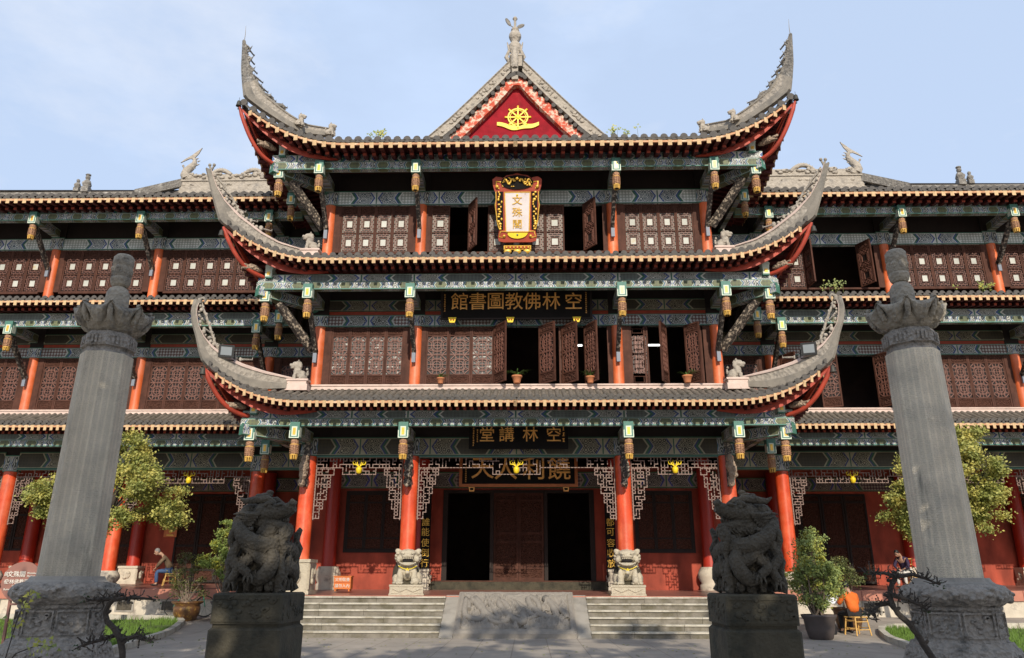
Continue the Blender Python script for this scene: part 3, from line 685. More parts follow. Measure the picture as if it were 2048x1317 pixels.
def fret_bay(parent, xa, xb, y, zt, zl, drop, zbot, seed, bw=.58, wide=.9, pr=.60):
    """lattice frieze with a middle drop and stepped brackets down both columns"""
    mb = MB(); xm = (xa+xb)/2
    def fr(x, z):
        if z > zl: return True
        return abs(x-xm) < wide and z > drop
    fret(mb, xa, xb, drop, zt, y, fr, seed=seed, c=.105, w=.022, pr=pr)
    mb.build('lattice_frieze', 'lattice', parent)
    for s, x0 in ((1, xa), (-1, xb)):
        m2 = MB()
        def ib(x, z):
            d = abs(x-x0); k = (zl-z)/(zl-zbot); return d < bw*(1-.75*k) + .02
        fret(m2, min(x0, x0+s*bw), max(x0, x0+s*bw), zbot, zl-.01, y, ib, seed=seed+3+s)
        m2.box(*( (x0, x0+.025) if s > 0 else (x0-.025, x0) ), y-.03, y+.03, zbot-.05, zl-.01)
        m2.build('lattice_bracket', 'lattice', parent)
def vase(parent, x, y, z, s=1.0):
    mb = MB(); mb.lathe([(.05, 0), (.085, .03), (.105, .13), (.10, .19), (.05, .215), (.075, .24)], 12, 0)
    for s_ in (-1, 1):
        mb.tube([(s_*.03, 0, .24), (s_*.10, 0, .30), (s_*.20, 0, .31), (s_*.22, 0, .40), (s_*.14, 0, .43)], [.02, .022, .022, .02, .008], 5); mb.tube([(s_*.02, 0, .24), (s_*.07, 0, .36), (s_*.05, 0, .46)], [.018, .016, .006], 5); mb.tube([(s_*.10, 0, .30), (s_*.13, 0, .38)], [.02, .01], 5)
    o = mb.build('gilt_vase', 'yellow', parent, (x, y, z)); o.scale = (s, s, s)
def plinth(parent, x, y, z0, h, r, sq=True, m='stone_lion'):
    mb = MB()
    if sq:
        mb.box(-r-.04, r+.04, -r-.04, r+.04, 0, .10); mb.box(-r, r, -r, r, .10, h-.09); mb.box(-r-.03, r+.03, -r-.03, r+.03, h-.09, h)
        for a in range(4):
            M = Matrix.Rotation(a*pi/2, 4, 'Z')
            for b in ((-r+.03, -r+.07, .14, h-.13), (r-.07, r-.03, .14, h-.13)): mb.box(b[0], b[1], -r-.02, -r, b[2], b[3], 0, M=M)
            mb.ell(M @ Vector((0, -r-.005, h*.52)), (r*.42, .05, h*.24), 0, 9, M.to_3x3()); mb.ell(M @ Vector((.06, -r-.03, h*.62)), (r*.2, .05, h*.1), 0, 7, M.to_3x3()); mb.ell(M @ Vector((-.07, -r-.03, h*.36)), (r*.22, .05, h*.09), 0, 7, M.to_3x3())
    else:
        mb.lathe([(r*1.1, 0), (r*1.1, h*.22), (r*.95, h*.3), (r*1.25, h*.55), (r*1.2, h*.75), (r*.98, h*.95), (r*.95, h)], 16, 0)
    mb.build('column_base', m, parent, (x, y, z0))

def corner_horn(parent, lv, sx):
    H = HORN[lv]; mb = MB(); T, Bt = H['top'], H['bot']
    def samp(P, t):
        L_ = [0]
        for i in range(1, len(P)): L_.append(L_[-1]+sqrt((P[i][0]-P[i-1][0])**2+(P[i][1]-P[i-1][1])**2))
        d = t*L_[-1]
        for i in range(1, len(P)):
            if d <= L_[i]+1e-9:
                k = (d-L_[i-1])/(L_[i]-L_[i-1]); return (P[i-1][0]+(P[i][0]-P[i-1][0])*k, P[i-1][1]+(P[i][1]-P[i-1][1])*k)
        return P[-1]
    N = 34; side = Vector((1, 1, 0)).normalized() if sx > 0 else Vector((1, -1, 0)).normalized()
    side = Vector((sx, 1, 0)).normalized()
    side = Vector((1*sx, 1, 0)).normalized(); side = Vector((side.x, side.y, 0))
    # the diagonal runs (sx,-1); its horizontal normal is (1*sx... ,1)
    side = Vector((1, sx, 0)).normalized()
    rows = []
    for i in range(N+1):
        t = i/N; tp = samp(T, t); bt = samp(Bt, t)
        w = (.115 if lv != 2 else .125)*(1-.66*t)
        P0 = diag(bt[0], bt[1], sx); P1 = diag(tp[0], tp[1], sx)
        ring = []
        for f, ww in ((0, 1.0), (.42, 1.0), (.46, .80), (.80, .80), (.84, 1.12), (.93, 1.12), (1.0, .7)):
            ring.append(P0.lerp(P1, f)-side*w*ww)
        for f, ww in ((1.0, .7), (.93, 1.12), (.84, 1.12), (.80, .80), (.46, .80), (.42, 1.0), (0, 1.0)):
            ring.append(P0.lerp(P1, f)+side*w*ww)
        rows.append(ring)
    n = 14
    mb.add([p for r in rows for p in r], [(i*n+k, i*n+(k+1) % n, (i+1)*n+(k+1) % n, (i+1)*n+k) for i in range(N) for k in range(n)])
    seg = [0, 0, 1, 1, 2, 2, 2, 2, 2, 1, 1, 0, 0, 0]
    for i in range(N):
        for k in range(n): mb.m[i*n+k] = seg[k] if i < N*.62 else (3 if lv == 2 else (0 if seg[k] == 1 else seg[k]))
    mb.add(rows[0], [tuple(range(n))]); mb.add(rows[-1], [tuple(range(n-1, -1, -1))]); CM = 3
    rnd = random.Random(lv*5+1)
    # carved scrolls along the outer half of the crest
    for i in range(26 if lv == 2 else 20):
        t = .44+.55*i/(26 if lv == 2 else 20); tp = samp(T, t); nx = samp(T, min(1, t+.03)); tx, tz = nx[0]-tp[0], nx[1]-tp[1]; ll = sqrt(tx*tx+tz*tz)+1e-6; ox, oz = -tz/ll, tx/ll
        o = (.05+.05*(i % 3 == 0))*(.4 if lv == 2 else 1); r = (.7 if lv == 2 else 1)* rnd.uniform(.045, .085)*(1.25-t*.5)
        c = diag(tp[0]+ox*o, tp[1]+oz*o, sx)
        mb.ell(c, (r, r*.8, r*rnd.uniform(.8, 1.4)), CM, 7)
        if i % 4 == 0:
            c2 = diag(tp[0]+ox*(o+.16)-tx*2, tp[1]+oz*(o+.16)-tz*2, sx); mb.tube([c, c2, c2+Vector((0, 0, .08))], [.035, .025, .006], 5, CM)
    if lv != 2:      # openwork loop towards the tip
        L_ = []
        for k in range(13):
            t = .60+.39*k/12; tp = samp(T, t); L_.append(diag(tp[0]-.06-.20*sin(pi*k/12), tp[1]-.02+.03*sin(k*2.2), sx))
        mb.tube(L_, [.04]*12+[.02], 6, CM)
        for k in range(1, 12, 2):
            mb.ell(L_[k]+Vector((0, 0, .03)), (.05, .04, .06), CM, 6)
    else:            # dragon winding up the crest
        L_ = []
        for k in range(40):
            t = .38+.60*k/39; tp = samp(T, t); q = samp(T, min(1, t+.02)); tx, tz = q[0]-tp[0], q[1]-tp[1]; ll = sqrt(tx*tx+tz*tz)+1e-6
            o = .04+.05*sin(k*1.1); L_.append(diag(tp[0]-tz/ll*o, tp[1]+tx/ll*o, sx)+side*.06*sin(k*.9))
        mb.tube(L_, [.075-.05*k/39 for k in range(40)], 7, CM)
        for k in range(2, 38, 2):
            d = (L_[k]-L_[k-1]).normalized(); mb.tube([L_[k], L_[k]+Vector((-sx*.06, 0, .09))+d*.04], [.03, .004], 4, CM)
        p = diag(H['top'][-1][0]+.02, H['top'][-1][1], sx); mb.tube([p, p+Vector((0, 0, .28)), p+Vector((.02*sx, 0, .62))], [.012, .010, .004], 5)
    if lv == 1:
        p = diag(*T[-1], sx)
        for a in (-1, 1): mb.tube([p, p+Vector((a*.06, 0, .14))], [.04, .03], 5); mb.ell(p+Vector((a*.07, 0, .19)), .055, 0, 6)
    if lv == 0:
        p = diag(*T[-1], sx); mb.tube([p+Vector((-sx*.0, 0, -.08)), p+Vector((0, 0, .05)), p+Vector((-sx*.10, 0, .10)), p+Vector((-sx*.17, 0, .02)), p+Vector((-sx*.14, 0, -.06))], [.07, .07, .05, .035, .02], 6)
    return mb.build('corner_horn', ['plaster', 'ridge', 'sill' if lv < 2 else 'plaster', 'ridge' if lv < 2 else 'ridge_dark'], parent)

def hip_boards(parent, lv, sx):
    L = LEV[lv]; ce = Vector(eave_pt(0, XCOR, L))
    mb = MB()
    for side in (0, 1):
        top = []; bot = []
        for i in range(25):
            t = i/24; a = 6.0+(XCOR-6.0)*t
            e = Vector(eave_pt(side, a, L)); inn = .05+(1-t)**.8*.75
            p = e+(Vector((0, inn, 0)) if side == 0 else Vector((-inn, 0, 0)))
            lo = Vector((0, 0, .02-.02*t))
            p += lo; h = .05+.17*sin(pi*min(1, t*.95))**1.1
            bow = Vector((0, 0, .04-.06*sin(pi*t)))
            top.append(p+bow); bot.append(p+bow+Vector((0, 0, -h)))
        th = Vector((0, .05, 0)) if side == 0 else Vector((-.05, 0, 0))
        V = []
        for a_, b_ in zip(top, bot): V += [a_, b_, b_+th, a_+th]
        V = [Vector((v.x*sx, v.y, v.z)) for v in V]
        mb.add(V, [(4*i+k, 4*i+(k+1) % 4, 4*i+4+(k+1) % 4, 4*i+4+k) for i in range(24) for k in range(4)], 0)
    # keel under the corner, closing the two boards
    K = []
    for i in range(15):
        t = i/14; u = 1.5+(U_C-1.5)*t
        z = L['ze']-.10+(L['up']+.12)*t**2.4; K.append(diag(u+.02, z, sx))
    mb.tube(K, [.07]*14+[.04], 8, 0)
    return mb.build('hip_board', 'hip_red', parent)

def build_skirt(hall, lv):
    L = LEV[lv]
    t = MB(); zb = L['zw']; back = YF-.28
    for sx in (-1, 1):
        a1 = XCOR-.10
        if lv == 2: back2, zb2 = YF+.35, 16.55
        else: back2, zb2 = back, zb
        # front rows from the axis outwards
        roof_rows(t, sx, L, 0, 0, a1, back2, zb2)
        roof_rows(t, sx, L, 1, XCOR-(8.2 if lv == 2 else 4.6), a1, 0, zb2)
    roof = t.build('roof_skirt', ['tile', 'tile_end'], hall)
    r = MB()
    for sx in (-1, 1):
        rafters(r, sx, L, 0, 0, XCOR-.35); rafters(r, sx, L, 1, XCOR-(8.2 if lv == 2 else 4.6), XCOR-.35)
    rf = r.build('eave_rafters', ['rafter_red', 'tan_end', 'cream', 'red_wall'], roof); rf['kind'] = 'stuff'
    for sx in (-1, 1):
        hip_boards(roof, lv, sx); corner_horn(roof, lv, sx)
        zc = {0: 6.36, 1: 10.82, 2: 15.28}[lv]
        d = blob_obj('dragon_head', DH, 'carved_pale', roof, loc=tuple(diag(1.86, zc, sx)), sc=.62 if lv else .58); d.rotation_euler = (0, 0, radians(-45 if sx < 0 else 45))
        if lv < 2:
            s = MB(); zz = {0: 7.40, 1: 11.90}[lv]
            s.box(-.32, .32, -.16, .16, -.14, 0); s.box(-.37, .37, -.19, .19, -.03, .03); s.box(-.36, .36, -.18, .18, -.34, -.14)
            q = s.build('beast_base', 'sill', roof, (6.95*sx, 23.15, zz+.03))
            b = blob_obj('beast_figure', BEAST, 'ridge', roof, loc=(6.95*sx, 23.15, zz+.03), sc=.68); b.rotation_euler = (0, 0, radians(-62 if sx < 0 else 62))
        else:
            for (x, y, z, s_) in ((7.52, 22.55, 16.42, .50), (6.45, 22.6, 16.05, .50)):
                b = blob_obj('ridge_beast', BEAST, 'ridge_dark', roof, loc=(x*sx, y, z), sc=s_); b.rotation_euler = (0, 0, radians(80 if sx < 0 else -80))
    # soffit closing the eave behind the rafters
    s = MB(); z = L['bt']+.22
    s.box(-CX[1]-1.4, CX[1]+1.4, YB+.06, YF+.4, z, z+.05)
    for sx in (-1, 1): s.box(min(sx*(CX[1]+1.4), sx*CX[1]), max(sx*(CX[1]+1.4), sx*CX[1]), YF+.4, YF+4.5, z, z+.05)
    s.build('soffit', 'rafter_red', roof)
    if lv < 2:      # plaster ridge where the skirt meets the wall
        s = MB(); zt = {0: 7.33, 1: 11.80}[lv]
        s.box(-CX[1]-.25, CX[1]+.25, YF-.34, YF-.18, zt-.12, zt+.0); s.box(-CX[1]-.27, CX[1]+.27, YF-.37, YF-.15, zt, zt+.05)
        s.build('wall_sill', 'sill', roof)
    return roof

def eave_frame(parent, L, xs, xcol, yb, yc, x_end, lv, wing=False):
    """painted eave beam on hanging posts, cross beams and struts back to the columns"""
    bt, bb = L['bt'], L['bb']; zm = bb+(bt-bb)*.52
    pts = sorted([-x_end]+list(xs)+[x_end]) if not wing else xs
    m = MB()
    for a, b in zip(pts[:-1], pts[1:]):
        if b-a < .3: continue
        m.box(a+.001, b-.001, yb-.04, yb+.12, zm+.01, bt+.06, 0, pat='x'); m.box(a+.001, b-.001, yb-.12, yb+.12, bb, zm, 1, pat='x')
        m.box(a+.001, b-.001, yb-.14, yb-.12, bb-.015, bb+.02, 2); m.box(a+.001, b-.001, yb-.10, yb+.10, zm, zm+.012, 2)
    m.build('eave_beam', ['paint_board', 'paint_beam', 'head_green'], parent)
    return

def build_hall():
    hall = empty('temple_hall', (0, 0, 0), label='three-storey red and painted timber temple hall with sweeping upturned eaves in the middle', cat='temple')
    # ---- platform
    m = MB(); x = 7.9
    V = [(-x, 22.8, 0), (x, 22.8, 0), (x, 29.3, 0), (-x, 29.3, 0), (-x, 22.8, .99), (x, 22.8, .99), (x, 29.3, 1.08), (-x, 29.3, 1.08)]
    m.add(V, [(0, 1, 5, 4), (3, 0, 4, 7), (1, 2, 6, 5), (2, 3, 7, 6)], 0); m.add(V, [(4, 5, 6, 7)], 1)
    m.box(-x-.02, x+.02, 22.75, 22.83, .93, 1.0, 2)
    m.build('platform', ['stone_white', 'floor_pink', 'granite_pink'], hall)
    # ---- columns
    for sx in (-1, 1):
        for k, cx in enumerate(CX):
            z0 = 2.0 if k else 1.9
            column_stack(hall, cx*sx, YF, z0)
            if k: plinth(hall, cx*sx, YF, 1.01, 1.0, .38)
            else: plinth(hall, cx*sx, YF, 1.02, .90, .34, sq=False, m='stone_dark')
        column(hall, 6.95*sx, 28.75, .25, 1.85, 5.75, 'red_inner_shaded'); plinth(hall, 6.95*sx, 28.75, 1.07, .8, .38, False, 'stone_white')
        column(hall, 3.60*sx, 28.78, .24, 1.75, 5.75, 'red_inner_shaded'); plinth(hall, 3.60*sx, 28.78, 1.07, .72, .36, True, 'stone_white')
    # ---- roofs
    for lv in range(3): build_skirt(hall, lv)
    # ---- eave beams, posts, cross beams, struts
    for lv in range(3):
        L = LEV[lv]
        eave_frame(hall, L, (-CX[1], -CX[0], CX[0], CX[1]), None, YB, YF, 8.25, lv)
        bt, bb = L['bt'], L['bb']; zm = bb+(bt-bb)*.52
        for sx in (-1, 1):
            m = MB(); a, b = sorted((8.0*sx-.08, 8.0*sx+.10)); m.box(a, b, YB+.13, YF+3.5, bb, bt+.04, 0, pat='y'); m.build('eave_beam', ['paint_beam'], hall)
        zt = {0: 5.40, 1: 9.82, 2: 14.24}[lv]
        for x in (-CX[1], -CX[0], CX[0], CX[1]):
            hang_post(hall, x, YB-.16, zt, s=.96)
            m = MB(); m.box(x-.13, x+.13, YB+.01, YF-.24, zt+.12, zt+.44, 0, pat='y'); m.build('cross_beam', ['paint_beam'], hall)
            if lv:
                m = MB(); m.bar((x-.02, YB+.02, zt-.05), (x-.02, YF-.25, zt-1.35), .12, .20, 0, up=(0, -1, 0)); m.box(x-.08, x+.04, YF-.36, YF-.27, zt-1.7, zt-1.25, 1); m.build('carved_strut', ['carved_dark', 'foot'], hall)
            else:
                b = blob_obj('carved_bracket', blob([(0, 0, 0, .14, .2, .2), (.02, -.1, -.25, .12, .16, .18), (0, .05, .22, .1, .2, .15), (-.03, -.05, -.5, .1, .13, .14), (.05, -.22, -.12, .08, .1, .1)], .04, amp=.04, ns=12, seed=x), 'carved_pale' if abs(x) > 5 else 'carved_dark', hall, loc=(x, YF-.5, 4.75))
                m = MB(); m.box(x-.09, x+.09, YF-.34, YF-.27, 4.15, 5.6, 0); m.build('carved_bracket', ['carved_dark'], hall)
        for sx in (-1, 1):
            c = diag(1.42, 0, sx)
            hang_post(hall, c.x, c.y, zt-.02, rz=radians(0), s=.98); hang_post(hall, 8.0*sx, YF+.1, zt-.2, s=.9)
            # diagonal painted beam and carved strut to the corner column
            m = MB(); m.bar(diag(.15, zt+.26, sx), diag(1.65, zt+.30, sx), .26, .34, 0, pat=True); m.build('corner_beam', ['paint_beam'], hall)
            if lv: m = MB(); m.bar(diag(.16, zt-1.25, sx), diag(1.12, zt+.08, sx), .17, .25, 0); m.build('carved_strut', ['carved_dark'], hall)
            # cloud-shaped beam end
            m = MB(); pl = [(.12*cos(k*pi/6-.2)*(1.25 if k in (1, 5) else 1), .12*sin(k*pi/6-.2)+.12) for k in range(8)]+[(-.10, -.05), (-.10, -.20), (.10, -.20), (.10, -.05)]
            m.prism(pl, -.16, .25, 0); m.box(-.05, .05, -.172, -.16, -.15, -.04, 1); m.box(-.11, .11, -.15, .25, -.235, -.20, 2)
            m.build('beam_end', ['head_white', 'gilt', 'head_green'], hall, tuple(diag(1.34, zt+.98, sx)+Vector((0, -.18, 0))))
    # ---- lintels, walls and windows of the upper storeys
    for (z0, z1, ztop, mt) in ((9.42, 9.83, 10.85, 'paint_lintel_2'), (13.92, 14.48, 15.4, 'paint_lintel')):
        for a, b in ((-CX[1]+.26, -CX[0]-.26), (-CX[0]+.26, CX[0]-.26), (CX[0]+.26, CX[1]-.26)):
            m = MB(); m.box(a, b, YF-.10, YF+.10, z0, z1, 0, pat='x'); m.box(a, b, YF-.12, YF-.10, z0, z0+.03, 1); m.build('painted_lintel', [mt, 'head_green'], hall)
            m = MB()
            if z0 < 10:
                m.box(a, b, YF-.04, YF+.10, z1+.001, z1+.14, 0); m.box(a, b, YF-.07, YF+.10, z1+.141, z1+.55, 1, pat='x'); m.box(a, b, YF, YF+.10, z1+.55, ztop, 2)
            else: m.box(a, b, YF, YF+.10, z1, ztop, 2)
            m.build('upper_wall', ['frame_red', 'paint_dim', 'wood_dark'], hall)
    rows = [
      # kind, z, h, bay x0, x1, n, list per leaf: pane or None (open), swings [(index, angle, hinge)]
      ('A', 12.14, 1.78, -CX[1]+.27, -CX[0]-.27, 4, ['pane_pale']*4, {}),
      ('A', 12.14, 1.78, CX[0]+.27, CX[1]-.27, 4, ['pane_pale']*4, {}),
      ('A', 12.14, 1.78, -CX[0]+.27, CX[0]-.27, 9, ['pane_pale']*9, {1: None, 2: (62, 'l', 'pane_dark'), 7: None, 8: (56, 'l', 'pane_dark')}),
      ('B', 7.42, 2.0, -CX[1]+.27, -CX[0]-.27, 4, ['pane_mixed']*4, {}),
      ('B', 7.42, 2.0, CX[0]+.27, CX[1]-.27, 4, ['pane_dark']*4, {1: (61, 'r', 'pane_dark'), 2: None, 3: (50, 'l', 'pane_dark')}),
      ('B', 7.42, 2.0, -CX[0]+.27, CX[0]-.27, 8, ['pane_dark', 'pane_dark', 'pane_mixed']+['pane_dark']*5, {3: (56, 'l', 'pane_dark'), 4: None, 5: (48, 'l', 'pane_dark'), 6: (52, 'l', 'pane_dark'), 7: (62, 'l', 'pane_dark')})]
    for kind, z, h, x0, x1, n, panes, sw in rows:
        j = .14 if n < 8 else .06
        m = MB(); m.box(x0-.12, x0+j, YF-.05, YF+.05, z, z+h); m.box(x1-j, x1+.12, YF-.05, YF+.05, z, z+h); m.box(x0+j, x1-j, YF-.06, YF+.05, z-.07, z); m.build('window_frame', 'wood', hall)
        w = (x1-x0-2*j)/n
        for i in range(n):
            s = sw.get(i, 0); x = x0+j+i*w
            if s is None: continue
            if s: place_leaf(hall, kind, w-.006, h, x, YF-.06, z, s[2], ang=s[0], hinge=s[1])
            else: place_leaf(hall, kind, w-.006, h, x+.003, YF, z, panes[i])
    # closed half-leaves seen behind two of the open shutters
    for x in (CX[0]+.42, CX[1]-.95): place_leaf(hall, 'B', .50, 2.0, x, YF, 7.42, 'pane_dark')
    place_leaf(hall, 'B', .22, 2.0, 1.40, YF, 7.42, 'pane_dark')
    # ---- ground storey: beams, lattice, inner wall
    for k, (a, b) in enumerate(((-CX[1]+.26, -CX[0]-.26), (-CX[0]+.26, CX[0]-.26), (CX[0]+.26, CX[1]-.26))):
        m = MB(); m.box(a, b, YF-.12, YF+.12, 5.12, 5.72, 0, pat='x'); m.box(a, b, YF-.14, YF+.14, 5.09, 5.12, 1); m.build('painted_beam', ['paint_dim', 'head_green'], hall)
        m = MB(); m.box(a, b, YF-.05, YF+.05, 5.72, 7.3, 0); m.build('upper_wall', 'wood_dark', hall)
        fret_bay(hall, a, b, YF-.02, 5.08, 4.74, 4.56, 3.22, seed=11+k, bw=.56 if k != 1 else .62, wide=.55 if k != 1 else .7, pr=.60 if k != 1 else .34)
        vase(hall, (a+b)/2, YF-.10, 4.58, .92)
    m = MB()      # inner wall pieces, built round the openings
    Yi = 29.0
    for s in (-1, 1):
        def bx(a, b, z0, z1, mi=0, y0=Yi, y1=Yi+.2): m.box(min(a*s, b*s), max(a*s, b*s), y0, y1, z0, z1, mi)
        bx(2.62, 4.0, 1.1, 5.2); bx(6.02, 7.4, 1.1, 5.2); bx(4.0, 6.02, 1.1, 2.36); bx(4.0, 6.02, 4.38, 5.2)
    m.box(-2.62, 2.62, Yi, Yi+.2, 4.40, 5.2, 0)
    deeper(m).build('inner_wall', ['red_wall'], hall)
    m = MB()
    for a, b in ((-6.9, -3.4), (-3.3, 3.3), (3.4, 6.9)): m.box(a, b, Yi-.12, Yi-.003, 4.46, 5.02, 0, pat='x')
    deeper(m).build('painted_beam', ['paint_inner'], hall)
    for s in (-1, 1):
        m = MB(); xa, xb = sorted((4.0*s, 6.02*s)); m.box(xa, xb, Yi-.05, Yi+.02, 2.30, 2.38); m.box(xa, xa+.07, Yi-.04, Yi+.05, 2.38, 4.36); m.box(xb-.07, xb, Yi-.04, Yi+.05, 2.38, 4.36); m.box(xa, xb, Yi-.045, Yi+.05, 4.30, 4.37)
        w = (xb-xa-.14)/3
        for i in range(3):
            x = xa+.07+i*w; m.box(x+.005, x+w-.005, Yi+.0, Yi+.05, 2.38, 4.30, 1)
            for q in (x+.005, x+w-.055): m.box(q, q+.05, Yi-.025, Yi, 2.38, 4.30)
            for z in (2.38, 2.75, 3.95, 4.24): m.box(x+.055, x+w-.055, Yi-.02, Yi, z, z+.05)
        deeper(m).build('inner_window', ['wood_dark', 'wood_carved'], hall)
    m = MB()      # door frame and threshold
    for a, b in ((-2.62, -2.45), (-.98, -.86), (.88, 1.0), (2.45, 2.62)): m.box(a, b, Yi-.06, Yi+.12, 1.38, 4.40)
    m.box(-2.45, 2.45, Yi-.05, Yi+.12, 4.30, 4.399); deeper(m).build('door_frame', 'wood_dark', hall)
    m = MB(); m.box(-2.95, 2.95, Yi-.32, Yi-.0, 1.1, 1.36); m.box(-2.90, 2.90, Yi-.26, Yi-.02, 1.36, 1.40, 1); deeper(m).build('threshold', ['stone_dark', 'wood'], hall)
    for s in (0, 1):
        m = MB(); x0 = -.855+s*.865; x1 = x0+.855
        m.box(x0, x1, Yi+.02, Yi+.05, 1.40, 4.30, 1)
        for a, b in ((x0, x0+.07), (x1-.07, x1)): m.box(a, b, Yi-.02, Yi+.02, 1.40, 4.30)
        for z0, z1 in ((1.40, 1.50), (1.78, 1.86), (2.62, 2.70), (2.90, 2.98), (4.02, 4.08), (4.22, 4.30)): m.box(x0+.07, x1-.07, Yi-.015, Yi+.02, z0, z1)
        deeper(m).build('door_leaf', ['wood', 'wood_carved'], hall)
    # ---- body of the building: side and back walls, floors, dark rooms
    m = MB(); e = .1
    for z in (5.95, 7.28, 11.6, 15.5): m.box(-CX[1]-.05, CX[1]+.05, YF+.15, 34, z, z+.08, 0)
    for s in (-1, 1):
        xa, xb = sorted((s*CX[1], s*(CX[1]+.15))); m.box(xa, xb, YF+.27, 34, 7.36, 15.5, 1)
        xa, xb = sorted((s*7.99, s*8.14)); m.box(xa, xb, Yi+.2, 38, 1.0, 5.95, 1)
    m.box(-7.5, 7.5, 33.9, 34.1, 5.95, 16.6, 1)
    m.box(-7.9, 7.9, Yi+.2, 37.9, 1.0, 1.05, 1); m.box(-8.1, 8.1, 34.1, 38, 5.95, 6.02, 0); m.box(-8.1, 8.1, 37.9, 38.05, 0, 6, 1); m.box(-CX[1], CX[1], 29.5, 29.6, 7.36, 15.5, 1)
    m.build('room_shell', ['wood_dark', 'interior'], hall)
    # ---- gable and main roof
    YG = 24.0
    g = MB()
    # pediment board
    P = [(-1.75, 17.02), (1.75, 17.02), (.97, 18.02), (.42, 18.72), (.12, 19.1), (-.12, 19.1), (-.42, 18.72), (-.97, 18.02)]
    g.prism([(-2.3, 16.6), (2.3, 16.6)]+P[2:], YG+.25, YG+.35, 0); 
    gb = g.build('gable_board', 'gable_red', hall)
    outr = [(3.30, 16.78), (2.46, 17.62), (1.74, 18.42), (1.17, 19.08), (.61, 19.72), (.26, 20.12)]
    tl = [(2.62, 16.78), (2.26, 17.08), (1.72, 17.68), (.9, 18.58), (.28, 19.34), (.0, 19.50)]
    inn = [(2.12, 16.70), (1.71, 17.12), (.97, 17.96), (.40, 18.66), (.12, 19.04), (0, 19.06)]
    for sx in (-1, 1):
        m = MB(); V = []
        for (a, b) in zip(tl, inn): V += [(a[0]*sx, YG-.02, a[1]), (b[0]*sx, YG-.02, b[1]), (b[0]*sx, YG+.24, b[1]), (a[0]*sx, YG+.24, a[1])]
        m.add(V, [(4*i+k, 4*i+(k+1) % 4, 4*i+4+(k+1) % 4, 4*i+4+k) for i in range(5) for k in range(4)]); m.build('barge_board', 'peel_red', hall)
        m = MB(); V = []
        tl2 = [(2.70, 16.78), (2.34, 17.12), (1.80, 17.74), (1.2, 18.38), (.55, 19.14), (.22, 19.56)]
        for (a, b) in zip(outr, tl2): 
            mid = (a[0]*.55+b[0]*.45, a[1]*.55+b[1]*.45)
            V += [(a[0]*sx, YG-.10, a[1]), (a[0]*.88*sx+b[0]*.12*sx, YG-.16, a[1]*.88+b[1]*.12), (a[0]*.8*sx+b[0]*.2*sx, YG-.10, a[1]*.8+b[1]*.2), (a[0]*.3*sx+b[0]*.7*sx, YG-.08, a[1]*.3+b[1]*.7), (a[0]*.2*sx+b[0]*.8*sx, YG-.16, a[1]*.2+b[1]*.8), (b[0]*sx, YG-.16, b[1]), (b[0]*sx, YG+.4, b[1]), (a[0]*sx, YG+.4, a[1])]
        m.add(V, [(8*i+k, 8*i+(k+1) % 8, 8*i+8+(k+1) % 8, 8*i+8+k) for i in range(5) for k in range(8)]); m.add(V[:8], [tuple(range(8))]); m.add(V[-8:], [tuple(range(8))])
        rnd = random.Random(3)
        for i in range(34):
            t = rnd.random(); k = min(4, int(t*5)); f = t*5-k; a = outr[k]; b = outr[k+1]; c = tl2[k]; d = tl2[k+1]
            ox, oz = a[0]+(b[0]-a[0])*f, a[1]+(b[1]-a[1])*f; ix, iz = c[0]+(d[0]-c[0])*f, c[1]+(d[1]-c[1])*f; q = rnd.uniform(.35, .65)
            m.ell(((ox+(ix-ox)*q)*sx, YG-.10, oz+(iz-oz)*q), (rnd.uniform(.05, .10), .04, rnd.uniform(.04, .08)), 0, 6)
        m.build('verge_ridge', 'ridge', hall)
        m = MB()      # short tile ends under the verge
        for i in range(17):
            t = i/16*.97; k = min(4, int(t*5)); f = t*5-k; a = tl[k]; b = tl[k+1]; x = (a[0]+(b[0]-a[0])*f)*sx; z = a[1]+(b[1]-a[1])*f+.02
            m.tube([(x, YG-.14, z), (x, YG+.3, z+.05)], .085, 8, 0)
        m.build('verge_tiles', 'tile_end', hall)
    m = MB()      # roof slopes running back from the gable
    pr = [(0, 20.0), (.6, 19.5), (1.74, 18.2), (3.0, 16.95), (5.2, 16.2), (8.9, 15.35)]
    for sx in (-1, 1):
        y0, y1 = YG+.3, 32.0; n = 26
        for i in range(n):
            ya = y0+(y1-y0)*i/n; yb_ = y0+(y1-y0)*(i+1)/n
            lim = 6
            V = []
            for (x, z) in pr[:4]: V += [(x*sx, ya, z), (x*sx, yb_, z)]
            m.add(V, [(2*k, 2*k+1, 2*k+3, 2*k+2) for k in range(3)], 0)
            m.tube([(x*sx, ya, z+.02) for x, z in pr[:4]], .085, 6, 0)
    m.box(-.22, .22, YG-.1, 32, 19.85, 20.32, 1); m.box(-.27, .27, YG-.12, 32, 20.30, 20.38, 1)
    m.box(-3.2, 3.2, 31.9, 32.1, 16.4, 17.0, 0)
    m.build('main_roof', ['tile', 'ridge'], hall)
    # finial
    m = MB(); m.lathe([(.24, 0), (.20, .12), (.16, .35), (.23, .55), (.24, .75), (.12, .92), (.19, 1.0), (.24, 1.12), (.24, 1.22), (.19, 1.34), (.10, 1.42), (.16, 1.46), (.13, 1.53), (.05, 1.58), (.045, 1.95), (.10, 2.0), (.06, 2.08)], 14, 0, c=(0, 0, 0))
    for s in (-1, 1): m.tube([(s*.2, 0, .0), (s*.34, 0, .22), (s*.22, -.05, .5), (s*.30, 0, .9)], [.10, .08, .06, .02], 6); 
    m.tube([(0, -.3, -.5), (0, -.32, 0), (0, -.2, .5)], [.12, .14, .06], 8); m.box(-.12, .12, -.32, -.08, -1.0, -.3)
    fin = m.build('roof_finial', 'ridge', hall, (-.06, YG+.2, 20.25))
